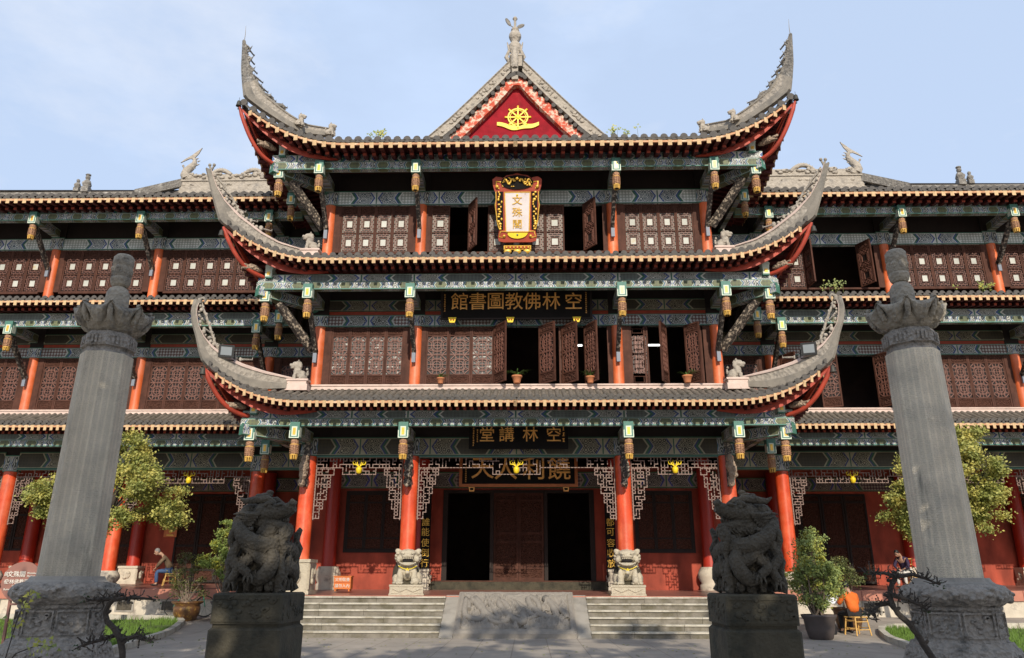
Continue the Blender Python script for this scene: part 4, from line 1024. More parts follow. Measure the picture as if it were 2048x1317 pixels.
    m = MB(); m.ell((-.27, 0, 1.86), (.08, .03, .22), 0, 8, Matrix.Rotation(-.45, 3, 'Y')); m.ell((.22, 0, 1.66), (.17, .03, .09), 0, 8, Matrix.Rotation(-.5, 3, 'Y')); m.tube([(0, 0, 1.55), (-.2, 0, 1.72)], .02, 5); m.tube([(0, 0, 1.52), (.14, 0, 1.62)], .02, 5); m.build('finial_leaves', 'ridge_dark', fin)
    # dharma wheel
    m = MB(); n = 28
    def ringm(r0, r1):
        V = []
        for k in range(n):
            a = 2*pi*k/n
            for r in (r0, r1):
                for y in (0, -.05): V.append((r*cos(a), y, r*sin(a)))
        m.add(V, [f for k in range(n) for j in (k*4,) for f in [(j+1, j+3, (j+7) % (4*n), (j+5) % (4*n)), (j+0, j+1, (j+5) % (4*n), (j+4) % (4*n)), (j+3, j+2, (j+6) % (4*n), (j+7) % (4*n))]])
    ringm(.335, .39); ringm(.28, .30)
    for k in range(8):
        a = pi*k/4; m.bar((.05*cos(a), -.03, .05*sin(a)), (.45*cos(a), -.03, .45*sin(a)), .055, .05, 0, up=(0, 1, 0)); m.ell((.46*cos(a), -.03, .46*sin(a)), .045, 0, 7)
    m.ell((0, -.03, 0), (.10, .05, .10), 0, 10)
    rb = []
    for k in range(17): x = -.78+1.56*k/16; rb.append((x, -.28-.16*cos(x/.78*pi/2)+.03*sin(k*pi/4)))
    V = []
    for i, (x, z) in enumerate(rb): w = .07+.03*cos(x/.78*pi/2); V += [(x, -.05, z-w), (x, -.05, z+w), (x, 0, z+w), (x, 0, z-w)]
    m.add(V, [(4*i+k, 4*i+(k+1) % 4, 4*i+4+(k+1) % 4, 4*i+4+k) for i in range(16) for k in range(4)]); m.add(V[:4], [(0, 1, 2, 3)]); m.add(V[-4:], [(3, 2, 1, 0)])
    m.build('dharma_wheel', 'yellow', gb, (.05, YG+.245, 17.80))
    return hall
HALL = build_hall()

# =====================================================================
#                               SIDE WINGS
# =====================================================================
WCOL = (9.42, 14.35, 18.5, 22.7, 26.9)
def straight_rows(mb, x0, x1, ye, ze, sp, back, zback):
    n = int(round((x1-x0)/sp)); sp = (x1-x0)/n; r = sp*.345; ND = 4
    prevV = None
    for i in range(n+1):
        x = x0+i*sp; e = Vector((x, ye, ze)); q = Vector((x, back, zback))
        rnd = noise.noise(Vector((x*.6, ze, 3)))*.05
        pts = []
        for j in range(ND+1):
            p = e.lerp(q, j/ND); p.z -= (.10+.03*(back-ye))*sin(pi*j/ND); pts.append(p)
        pts[0] = pts[0]+Vector((0, rnd, 0))
        vs = []; NS = 6
        for p in pts:
            for k in range(NS+1): an = pi*k/NS; vs.append(p+Vector((cos(an)*r, 0, sin(an)*r*1.05)))
        mb.add(vs, [(j*(NS+1)+k, j*(NS+1)+k+1, (j+1)*(NS+1)+k+1, (j+1)*(NS+1)+k) for j in range(ND) for k in range(NS)], 0, sm=True)
        c = pts[0]; disc = [c+Vector((cos(2*pi*k/10)*r*1.12, -.02, sin(2*pi*k/10)*r*1.12+.02)) for k in range(10)]
        mb.add(disc+[p+Vector((0, .06, 0)) for p in disc], [tuple(range(10))]+[(k, (k+1) % 10, (k+1) % 10+10, k+10) for k in range(10)], 1)
        if i < n:
            V = []
            for p in pts: V += [p, p+Vector((sp, 0, 0))]
            mb.add(V, [(2*j, 2*j+1, 2*j+3, 2*j+2) for j in range(ND)], 0)
            dr = [V[0]+Vector((0, -.02, 0)), V[0]+Vector((sp*.2, -.02, -.055)), V[0]+Vector((sp*.5, -.02, -.085)), V[0]+Vector((sp*.8, -.02, -.055)), V[1]+Vector((0, -.02, 0)), V[0]+Vector((sp*.5, -.02, .02))]
            mb.add(dr, [(0, 1, 2, 3, 4, 5)], 1)
def straight_rafters(mb, x0, x1, ye, ze, sp):
    n = int(round((x1-x0)/sp)); sp = (x1-x0)/n; w = sp*.42
    for i in range(n+1):
        x = x0+i*sp; p = Vector((x, ye, ze+.045)); q = p+Vector((0, 1.1, .18))
        mb.bar(p, q, w, .09, 0); mb.bar(p-Vector((0, .016, -.035)), p+Vector((0, 0, .035)), w+.004, .185, 1)
        p2 = p+Vector((0, .45, -.05)); q2 = q+Vector((0, .6, -.02)); mb.bar(p2, q2, w*1.05, .095, 0); mb.bar(p2-Vector((0, .01, 0)), p2, w*.9, .08, 3)
    mb.box(x0, x1, ye-.01, ye+.05, ze+.095, ze+.165, 2); mb.box(x0, x1, ye+.02, ye+.06, ze+.165, ze+.20, 1)
    mb.add([(x0, ye+.03, ze+.10), (x1, ye+.03, ze+.10), (x1, ye+2.4, ze+.46), (x0, ye+2.4, ze+.46)], [(0, 1, 2, 3)], 0)

def chiwen(parent, x, y, z, s):
    """dragon-fish with a raised forked tail at the ridge end; s = +1 tail tip towards +x"""
    m = MB()
    body = [(0, 0, 0), (-.10*s, 0, .22), (-.05*s, 0, .45), (.14*s, 0, .66), (.30*s, 0, .88), (.28*s, 0, 1.08), (.16*s, 0, 1.22)]
    m.tube(body, [.24, .23, .21, .18, .14, .10, .06], 10)
    for i, t in enumerate(((.05, .35), (.26, .58), (.42, .80), (.44, 1.0), (.34, 1.14))):
        m.tube([(t[0]*s, 0, t[1]), ((t[0]+.14)*s, 0, t[1]+.05)], [.05, .008], 4)
    m.prism([(.20*s, 1.14), (.02*s, 1.16), (-.20*s, 1.05), (-.42*s, .93), (-.22*s, 1.13), (.0, 1.28), (.12*s, 1.36), (.32*s, 1.55), (.58*s, 1.78), (.45*s, 1.46), (.28*s, 1.22)], -.03, .03)
    m.ell((.15*s, 0, .05), (.36, .2, .22)); m.ell((.42*s, 0, .16), (.16, .14, .09)); m.ell((.40*s, 0, -.06), (.16, .14, .07)); m.tube([(-.05*s, 0, .35), (.3*s, 0, .24), (.5*s, 0, .30)], [.04, .03, .02], 5)
    m.tube([(-.16*s, 0, .55), (-.26*s, 0, .72)], [.03, .045], 5); m.ell((-.27*s, 0, .76), .06)
    m.build('ridge_dragon_fish', 'ridge', parent, (x, y, z)).scale = (.9, .9, .9)
def ridge_serpent(parent, x, y, z, s, n=2):
    m = MB(); pts = []
    for k in range(25): t = k/24; pts.append((s*(t*1.5-.75), 0, .02+.38*sin(pi*min(1, t*1.15))-.1*max(0, t-.8)*5))
    m.tube(pts, [.05+.06*sin(pi*k/24) for k in range(25)], 8)
    for k in range(4, 22, 2): m.tube([pts[k], Vector(pts[k])+Vector((-.05*s, 0, .17))], [.035, .004], 4)
    m.build('ridge_serpent', 'ridge', parent, (x, y, z))

def build_wing(sx, label):
    wing = empty('wing_building', (0, 0, 0), label=label, cat='building', group='side wings of the temple hall')
    YWC, YWE, YWB, XI = 27.4, 25.0, 25.9, 8.0
    XO = 29.0
    def X(a, b): return (min(a*sx, b*sx), max(a*sx, b*sx))
    # platform
    xa, xb = X(7.93, XO); m = MB()
    V = [(xa, 26.3, 0), (xb, 26.3, 0), (xb, 32.7, 0), (xa, 32.7, 0), (xa, 26.3, .80), (xb, 26.3, .80), (xb, 32.7, .8), (xa, 32.7, .8)]
    m.add(V, [(0, 1, 5, 4), (3, 0, 4, 7), (1, 2, 6, 5)], 0)
    V = [(xa, 26.24, .80), (xb, 26.24, .80), (xb, 32.7, .80), (xa, 32.7, .80), (xa, 26.24, 1.12), (xb, 26.24, 1.12), (xb, 32.7, 1.24), (xa, 32.7, 1.24)]
    m.add(V, [(0, 1, 5, 4), (3, 0, 4, 7), (1, 2, 6, 5)], 1); m.add(V, [(4, 5, 6, 7)], 2); m.add(V, [(3, 2, 1, 0)], 1)
    k = 8.6
    while k < XO: 
        a, b = X(k, k+.02); m.box(a, b, 26.232, 26.24, .81, 1.11, 4); k += 1.3
    m.build('platform', ['stone_white', 'granite_pink', 'floor_pink', 'stone_dark', 'iron_red'], wing)
    for c in (11.2, 12.7, 15.1, 17.2, 20.3):
        a, b = X(c, c+.62); m = MB(); m.box(a, b, 26.27, 26.30, .40, .78); m.box(a+.06, b-.06, 26.262, 26.27, .45, .73, 1); m.build('vent_panel', ['stone_grey', 'stone_carved'], wing)
    # ground storey columns and upper columns
    for c in WCOL:
        column_stack(wing, c*sx, YWC, 1.7); plinth(wing, c*sx, YWC, 1.14, .56, .33, False, 'stone_white')
        column(wing, (c+.35)*1.085*sx, 32.25, .26, 1.9, 5.7, 'red_inner_shaded'); plinth(wing, (c+.35)*1.085*sx, 32.25, 1.22, .70, .38, True, 'stone_white')
    bays = [(7.2, WCOL[0])]+list(zip(WCOL[:-1], WCOL[1:]))
    for lv in range(3):
        L = LEV[lv]; bt, bb = L['bt'], L['bb']; zm = bb+(bt-bb)*.52
        xa, xb = X(XI, XO)
        t = MB()
        straight_rows(t, xa, xb, YWE, L['ze']+(.27 if lv == 2 else .235), L['sp'], YWC-.28 if lv < 2 else 30.0, L['zw']-(.03 if lv else 0) if lv < 2 else 17.85)
        roof = t.build('roof_skirt' if lv < 2 else 'main_roof', ['tile', 'tile_end'], wing)
        r = MB(); straight_rafters(r, xa, xb, YWE, L['ze'], L['sp']); rf = r.build('eave_rafters', ['rafter_red', 'tan_end', 'cream', 'red_wall'], roof); rf['kind'] = 'stuff'
        s = MB(); s.box(xa, xb, YWB+.13, YWC+.3, bt+.22, bt+.27); s.build('soffit', 'rafter_red', roof)
        if lv < 2:
            s = MB(); zt = (7.31, 11.72)[lv]; s.box(xa, xb, YWC-.34, YWC-.18, zt-.12, zt); s.box(xa, xb, YWC-.37, YWC-.15, zt, zt+.05); s.build('wall_sill', 'sill', roof)
        for a_, b_ in bays:
            a, b = X(max(a_, 8.2), b_)
            m = MB(); m.box(a+.001, b-.001, YWB-.04, YWB+.12, zm+.01, bt+.06, 0, pat='x'); m.box(a+.001, b-.001, YWB-.12, YWB+.12, bb, zm, 1, pat='x'); m.box(a+.001, b-.001, YWB-.14, YWB-.12, bb-.015, bb+.02, 2)
            m.build('eave_beam', ['paint_board', 'paint_beam', 'head_green'], wing)
        zt = {0: 5.45, 1: 9.86, 2: 14.28}[lv]
        for c in WCOL:
            if lv:
                hang_post(wing, c*sx, YWB-.16, zt, s=.96)
                m = MB(); m.box(c*sx-.13, c*sx+.13, YWB+.01, YWC-.24, zt+.12, zt+.44, 0, pat='y'); m.build('cross_beam', ['paint_beam'], wing)
                m = MB(); m.bar((c*sx-.02, YWB+.02, zt-.05), (c*sx-.02, YWC-.28, zt-1.3), .12, .18, 0, up=(0, -1, 0)); m.box(c*sx-.08, c*sx+.04, YWC-.36, YWC-.28, zt-1.6, zt-1.2, 1); m.build('carved_strut', ['carved_dark', 'foot'], wing)
    # upper lintels, windows
    for (z0, z1, ztop, mt) in ((9.42, 9.83, 10.85, 'paint_lintel_2'), (13.92, 14.42, 15.4, 'paint_lintel')):
        for a_, b_ in bays:
            a, b = X(a_+.26, b_-.26)
            m = MB(); m.box(a, b, YWC-.10, YWC+.10, z0, z1, 0, pat='x'); m.box(a, b, YWC-.12, YWC-.10, z0, z0+.03, 1); m.build('painted_lintel', [mt, 'head_green'], wing)
            m = MB()
            if z0 < 10:
                m.box(a, b, YWC-.04, YWC+.10, z1+.001, z1+.14, 0); m.box(a, b, YWC-.07, YWC+.10, z1+.141, z1+.55, 1, pat='x'); m.box(a, b, YWC, YWC+.10, z1+.55, ztop, 2)
            else: m.box(a, b, YWC, YWC+.10, z1, ztop, 2)
            m.build('upper_wall', ['frame_red', 'paint_dim', 'wood_dark'], wing)
    for kind, z, h, per in (('A', 12.14, 1.78, .66), ('B', 7.42, 2.0, .74)):
        for bi, (a_, b_) in enumerate(bays[:4]):
            x0, x1 = X(a_+.27, b_-.27); j = .14; n = max(2, int(round((x1-x0-2*j)/per))); w = (x1-x0-2*j)/n
            m = MB(); m.box(x0-.12, x0+j, YWC-.05, YWC+.05, z, z+h); m.box(x1-j, x1+.12, YWC-.05, YWC+.05, z, z+h); m.box(x0+j, x1-j, YWC-.06, YWC+.05, z-.07, z); m.build('window_frame', 'wood', wing)
            for i in range(n):
                x = x0+j+i*w; pane = 'pane_wing' if kind == 'A' else 'pane_dark'; s = 0
                if sx > 0 and bi == 1:
                    if kind == 'A': s = {2: (86, 'l'), 3: None, 4: None, 5: (66, 'l')}.get(i, 0)
                    else: s = {0: (60, 'l'), 1: None, 2: (22, 'l'), 3: None, 4: None, 5: (58, 'l')}.get(i, 0)
                if s is None: continue
                if s: place_leaf(wing, kind, w-.006, h, x, YWC-.06, z, 'pane_dark', ang=s[0], hinge=s[1])
                else: place_leaf(wing, kind, w-.006, h, x+.003, YWC, z, pane)
    # ground storey
    for bi, (a_, b_) in enumerate(bays):
        a, b = X(a_+.26, b_-.26)
        m = MB(); m.box(a, b, YWC-.12, YWC+.12, 5.22, 5.84, 0, pat='x'); m.box(a, b, YWC-.14, YWC+.14, 5.19, 5.22, 1); m.box(a, b, YWC-.05, YWC+.05, 5.84, 7.3, 2); m.build('painted_beam', ['paint_dim', 'head_green', 'wood_dark'], wing)
        if bi and bi < 4:
            fret_bay(wing, a, b, YWC-.02, 5.18, 4.92, 4.72, 3.3, seed=31+bi, bw=.58, wide=1.3 if bi == 1 else .8); vase(wing, (a+b)/2, YWC-.10, 4.70, .92)
    YI = 32.5
    def B(mb, a, b, z0, z1, mi=0, y0=YI, y1=YI+.2): p, q = X(a, b); mb.box(p, q, y0, y1, z0, z1, mi)
    m = MB(); B(m, 7.2, XO, 4.60, 5.9)
    for a, b in ((13.35, 14.95), (16.3, 18.9), (22.2, 24.0), (27, XO)): B(m, a, b, 1.26, 4.60)
    B(m, 18.9, 22.2, 1.26, 2.45); B(m, 7.2, 9.9, 1.26, 4.6); deeper(m, 1.085).build('inner_wall', 'red_wall', wing)
    m = MB(); p, q = X(7.2, XO)
    for a_, b_ in bays: p, q = X(a_+.35, b_+.34); m.box(p, q, YI-.12, YI-.003, 4.68, 5.2, 0, pat='x')
    deeper(m, 1.085).build('painted_beam', ['paint_inner'], wing)
    for a, b, z0 in ((9.9, 13.35, 1.30), (14.95, 16.3, 1.30), (18.9, 22.2, 2.45), (24.0, 27.0, 1.3)):
        n = max(2, int(round((b-a)/.85))); w = (b-a)/n
        for i in range(n):
            m = MB(); p, q = X(a+i*w+.01, a+(i+1)*w-.01); zt = 4.58
            m.box(p, q, YI+.02, YI+.06, z0, zt, 1)
            for u, v in ((p, p+.07), (q-.07, q)): m.box(u, v, YI-.02, YI+.02, z0, zt)
            for z in (z0, z0+.42, z0+1.3, zt-.34, zt-.08): 
                if z+.08 <= zt+1e-4: m.box(p+.07, q-.07, YI-.015, YI+.02, z, z+.08)
            deeper(m, 1.085).build('door_leaf' if z0 < 2 else 'inner_window', ['wood_dark', 'wood_carved'], wing)
    # shell
    m = MB(); p, q = X(7.2, XO)
    for z in (5.95, 7.28, 11.6, 15.5): m.box(p, q, YWC+.15, 34, z, z+.08, 0)
    m.box(p, q, 33.9, 34.1, 0, 16.6, 1); m.box(p, q, 30.6, 30.7, 7.36, 15.5, 1); a, b = X(XO-.1, XO+.05); m.box(a, b, YWC+.1, 34.1, 0, 16, 1)
    m.build('room_shell', ['wood_dark', 'interior'], wing)
    # main ridge
    a, b = X(6.5, 15.25); m = MB(); m.box(a, b, 29.85, 30.15, 17.7, 18.42); m.box(a, b, 29.80, 30.20, 18.42, 18.48); m.box(a, b, 29.9, 30.1, 18.48, 18.80)
    rnd = random.Random(5)
    for k in range(90):
        x = rnd.uniform(a+.1, b-.1); m.ell((x, 29.88, rnd.choice((18.25, 18.62, 18.72, 18.80))), (rnd.uniform(.06, .16), .07, rnd.uniform(.05, .10)), 0, 6)
    m.build('main_ridge', 'ridge', wing)
    a, b = X(15.2, XO); m = MB(); m.box(a, b, 29.88, 30.12, 17.5, 17.95); m.build('main_ridge', 'ridge_dark', wing)
    m = MB(); m.bar((15.2*sx, 30, 18.4), (16.6*sx, 28.8, 17.2), .3, .3); m.bar((15.25*sx, 30.0, 18.56), (16.65*sx, 28.8, 17.36), .36, .06); m.build('hip_ridge', 'ridge_dark', wing)
    m = MB(); p, q = X(7.2, XO); m.add([(p, 30, 18.2), (q, 30, 18.0), (q, 35, 15.2), (p, 35, 15.2)], [(0, 1, 2, 3)]); m.build('rear_roof', 'tile', wing)
    chiwen(wing, 15.05*sx, 30, 18.62, -sx if sx > 0 else 1)
    for x in ((11.9, 13.4) if sx < 0 else (10.1, 12.6)): ridge_serpent(wing, x*sx, 29.95, 18.62, 1 if sx < 0 else -1)
    for dx in (0, .42):
        m = MB(); m.box(-.16, .16, -.14, .14, -.2, .06); m.lathe([(.16, .06), (.20, .2), (.15, .36), (.08, .44)], 8); m.ell((0, -.02, .54), (.11, .11, .13), 0, 8); m.ell((.12, -.05, .24), (.07, .12, .10), 0, 6); m.ell((-.12, -.05, .24), (.07, .12, .10), 0, 6)
        if dx == 0: m.ell((0, -.02, .68), (.13, .11, .06), 0, 7)
        o = m.build('ridge_figure', 'ridge_dark', wing, ((19.5+dx)*sx, 29.9, 18.12)); o.scale = (1.0 if dx == 0 else .72,)*3
    return wing
WL = build_wing(-1, 'long three-storey wing left of the hall, behind the left stone pillar')
WR = build_wing(1, 'long three-storey wing right of the hall, behind the right stone pillar')

# =====================================================================
#                         GROUND AND STEPS
# =====================================================================
def gz(x, y):
    t = max(0, min(1, (y-21)/5.2)); s = max(0, min(1, (abs(x)-6.9)/1.2)); t = t*t*(3-2*t); s = s*s*(3-2*s); return .30*t*s
def build_ground():
    xs = [-3000, -300, -60]+[-36+1.0*i for i in range(28)]+[-8.6+.25*i for i in range(8)]+[-6.5+1.0*i for i in range(14)]+[6.85+.25*i for i in range(9)]+[9.3+1.0*i for i in range(28)]+[60, 300, 3000]
    ys = [-3000, -300, -40, -10]+[-4+1.0*i for i in range(24)]+[20.5+.5*i for i in range(16)]+[32, 60, 300, 3000]
    V = [(x, y, gz(x, y)) for y in ys for x in xs]; nx = len(xs)
    m = MB(); m.add(V, [(j*nx+i, j*nx+i+1, (j+1)*nx+i+1, (j+1)*nx+i) for j in range(len(ys)-1) for i in range(nx-1)], 0)
    tag(m.build('ground', 'paving'), kind='structure')
build_ground()
CURB = {-1: [(-7.9, 15.2), (-8.3, 17.0), (-8.9, 19.5), (-9.55, 22.4), (-9.9, 23.7), (-10.25, 24.3), (-10.9, 24.7), (-13.5, 24.9), (-24, 25.0)],
        1: [(8.15, 15.2), (8.6, 17.2), (9.3, 20.2), (9.95, 22.2), (10.3, 23.0), (10.8, 23.4), (13.5, 23.6), (24, 23.7)]}
for sx in (-1, 1):
    m = MB(); P = CURB[sx]
    for a, b in zip(P[:-1], P[1:]):
        n = max(1, int(sqrt((a[0]-b[0])**2+(a[1]-b[1])**2)/.9))
        for k in range(n):
            p = [a[i]+(b[i]-a[i])*k/n for i in (0, 1)]; q = [a[i]+(b[i]-a[i])*(k+.985)/n for i in (0, 1)]
            m.bar((p[0], p[1], gz(*p)+.03), (q[0], q[1], gz(*q)+.03), .16, .20+.012*random.random(), 0)
    tag(m.build('lawn_curb', 'stone_step'), 'stone kerb round the lawn beside the %s stone pillar' % ('left' if sx < 0 else 'right'), 'kerb', group='kerbs round the lawns')
    # grass blades
    rnd = random.Random(8+sx); m = MB()
    def xin(y):
        Q = P[:6] if sx < 0 else P[:6]
        for a, b in zip(Q[:-1], Q[1:]):
            if a[1] <= y <= b[1]: return a[0]+(b[0]-a[0])*(y-a[1])/(b[1]-a[1])
        return Q[-1][0]
    ymax = 24.6 if sx < 0 else 23.3
    cnt = 0
    while cnt < 15000:
        y = rnd.uniform(15.5, ymax); x = xin(y)+sx*(.12+rnd.random()**1.6*9)
        if noise.noise(Vector((x*.8, y*.8, 4))) < -.28: continue
        z = gz(x, y); a = rnd.uniform(0, 2*pi); h = rnd.uniform(.06, .16)*(1+.5*noise.noise(Vector((x, y, 0)))); w = rnd.uniform(.008, .016); lx, ly = rnd.uniform(-.06, .06), rnd.uniform(-.06, .06)
        m.add([(x-w*cos(a), y-w*sin(a), z), (x+w*cos(a), y+w*sin(a), z), (x+lx, y+ly, z+h)], [(0, 1, 2)], 0); cnt += 1
    g = m.build('grass', 'grass'); tag(g, 'short green grass', 'grass', kind='stuff')
    V = [(xin(15.5)+sx*.1, 15.5)]+[(a[0]+sx*.1, a[1]-.1) for a in P[1:6]]+[(sx*22, ymax)]+[(sx*22, 15.5)]
    m = MB(); n = 14
    for j in range(n):
        y0 = 15.5+(ymax-15.5)*j/n; y1 = 15.5+(ymax-15.5)*(j+1)/n
        for i in range(8):
            xa0 = xin(y0)+sx*.1; xa1 = xin(y1)+sx*.1; f0, f1 = i/8, (i+1)/8; xo = sx*22
            q = [(xa0+(xo-xa0)*f0, y0), (xa0+(xo-xa0)*f1, y0), (xa1+(xo-xa1)*f1, y1), (xa1+(xo-xa1)*f0, y1)]
            m.add([(c[0], c[1], gz(*c)+.012) for c in q], [(0, 1, 2, 3)], 0)
    tag(m.build('lawn', 'lawn_soil'), kind='structure')

def build_steps():
    rnd = random.Random(4)
    for sx in (-1, 1):
        m = MB(); N = 6; xa, xb = sorted((1.98*sx, 6.9*sx))
        for k in range(N):
            y0 = 21.05+.30*k; z1 = .165*(k+1); x = xa
            while x < xb-.01:
                w = min(xb-x, rnd.uniform(1.1, 1.9)); 
                if xb-x-w < .5: w = xb-x
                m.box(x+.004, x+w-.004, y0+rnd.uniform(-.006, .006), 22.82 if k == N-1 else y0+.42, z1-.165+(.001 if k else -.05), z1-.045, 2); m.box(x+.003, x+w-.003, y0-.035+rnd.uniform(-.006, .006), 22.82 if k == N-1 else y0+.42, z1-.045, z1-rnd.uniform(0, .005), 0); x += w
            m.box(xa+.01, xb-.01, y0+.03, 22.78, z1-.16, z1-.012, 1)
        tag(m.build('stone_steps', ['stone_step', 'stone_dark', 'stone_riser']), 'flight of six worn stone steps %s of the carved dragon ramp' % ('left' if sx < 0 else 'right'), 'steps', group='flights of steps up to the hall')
    # carved ramp
    r = empty('carved_ramp', (0, 20.98, 0), label='sloping grey stone slab carved with dragons and clouds between the two flights of steps', cat='stone ramp')
    m = MB(); xw = 1.98
    for s in (-1, 1):
        m = MB(); a, b = sorted((s*1.62, s*xw)); V = [(a, 0, -.02), (b, 0, -.02), (b, 1.86, -.02), (a, 1.86, -.02), (a, 0, .03), (b, 0, .03), (b, 1.86, 1.02), (a, 1.86, 1.02)]
        m.add(V, [(0, 1, 5, 4), (2, 3, 7, 6), (3, 0, 4, 7), (1, 2, 6, 5), (4, 5, 6, 7)], 0); m.build('side_strip', 'stone_grey', r)
    m = MB(); NX, NY = 210, 120; W, L_ = 1.61, 2.08; c, s_ = .885, .465
    def hgt(u, v):      # u -1..1, v 0..1
        x, y = u*W, v*L_
        e = min(W-abs(x), y, L_-y)
        if e < .05: return .0
        if e < .16: return .035+.012*noise.noise(Vector((x*9, y*9, 1)))
        if e < .19: return -.01
        p = Vector((x*1.0, y*1.0, 0)); w = Vector((noise.noise(p*1.3+Vector((5, 0, 0))), noise.noise(p*1.3+Vector((0, 9, 0))), 0))
        q = p*2.0+w*1.6; a = noise.noise(q*1.15)
        ridge = 1-abs(a)*3.2; ridge = max(-.35, ridge)
        body = .0
        for (cx, cy, rr) in ((-1.05, .55, .28), (-.35, 1.25, .30), (.45, .75, .34), (1.05, 1.35, .26), (.95, .35, .22), (-1.0, 1.55, .22), (-.2, .38, .2)):
            d = sqrt((x-cx)**2+(y-cy)**2); g = math.exp(-((d-rr)/.055)**2); an = atan2(y-cy, x-cx); body = max(body, g*(.8+.2*sin(an*26)))
        return (.12*max(-.2, min(.6, ridge))+.12*body)+.014*noise.noise(p*16)+.012*sin(q.x*24+q.y*9)
    V = []
    for j in range(NY+1):
        for i in range(NX+1):
            u = -1+2*i/NX; v = j/NY; h = hgt(u, v); y = v*L_
            V.append((u*W, y*c-h*s_*.9, .02+y*s_*1.02+.10+h*c*.9))
    m.add(V, [(j*(NX+1)+i, j*(NX+1)+i+1, (j+1)*(NX+1)+i+1, (j+1)*(NX+1)+i) for j in range(NY) for i in range(NX)], 0, sm=True)
    def on(u, v, h): y = v*L_; return (u*W, y*c-h*s_*.9, .02+y*s_*1.02+.10+h*c*.9)
    for (u0, v0, du, ph) in ((-.62, .52, .22, 0), (-.1, .45, .22, 2), (.5, .55, .24, 4)):
        pts = [on(max(-.86, min(.86, u0+du*1.5*(k/13-1)+.16*cos(k*.62+ph))), max(.12, min(.88, v0+.26*sin(k*.55+ph))), .05) for k in range(27)]
        m.tube(pts, [.06+.045*sin(pi*k/26) for k in range(27)], 8)
        for k in range(3, 25, 2): m.tube([pts[k], Vector(pts[k])+Vector((0, -.05, .09))], [.025, .004], 4)
    rr = random.Random(9)
    for k in range(46):
        u, v = rr.uniform(-.84, .84), rr.uniform(.12, .88); q_ = rr.uniform(.035, .085); m.tube([on(u+q_*1.1*cos(a)/W, v+q_*1.1*sin(a)/L_, .02) for a in [j*.7 for j in range(8)]], [q_*.45]*7+[.01], 5)
    b = len(V); lo = [(-W, 0, -.02), (W, 0, -.02), (W, L_*c, -.02), (-W, L_*c, -.02), (-W, 0, .12), (W, 0, .12), (W, L_*c, .12+L_*s_*1.02), (-W, L_*c, .12+L_*s_*1.02)]
    m.add(lo, [(0, 1, 5, 4), (2, 3, 7, 6), (3, 0, 4, 7), (1, 2, 6, 5)], 0)
    m.build('relief_slab', 'stone_relief', r)
build_steps()

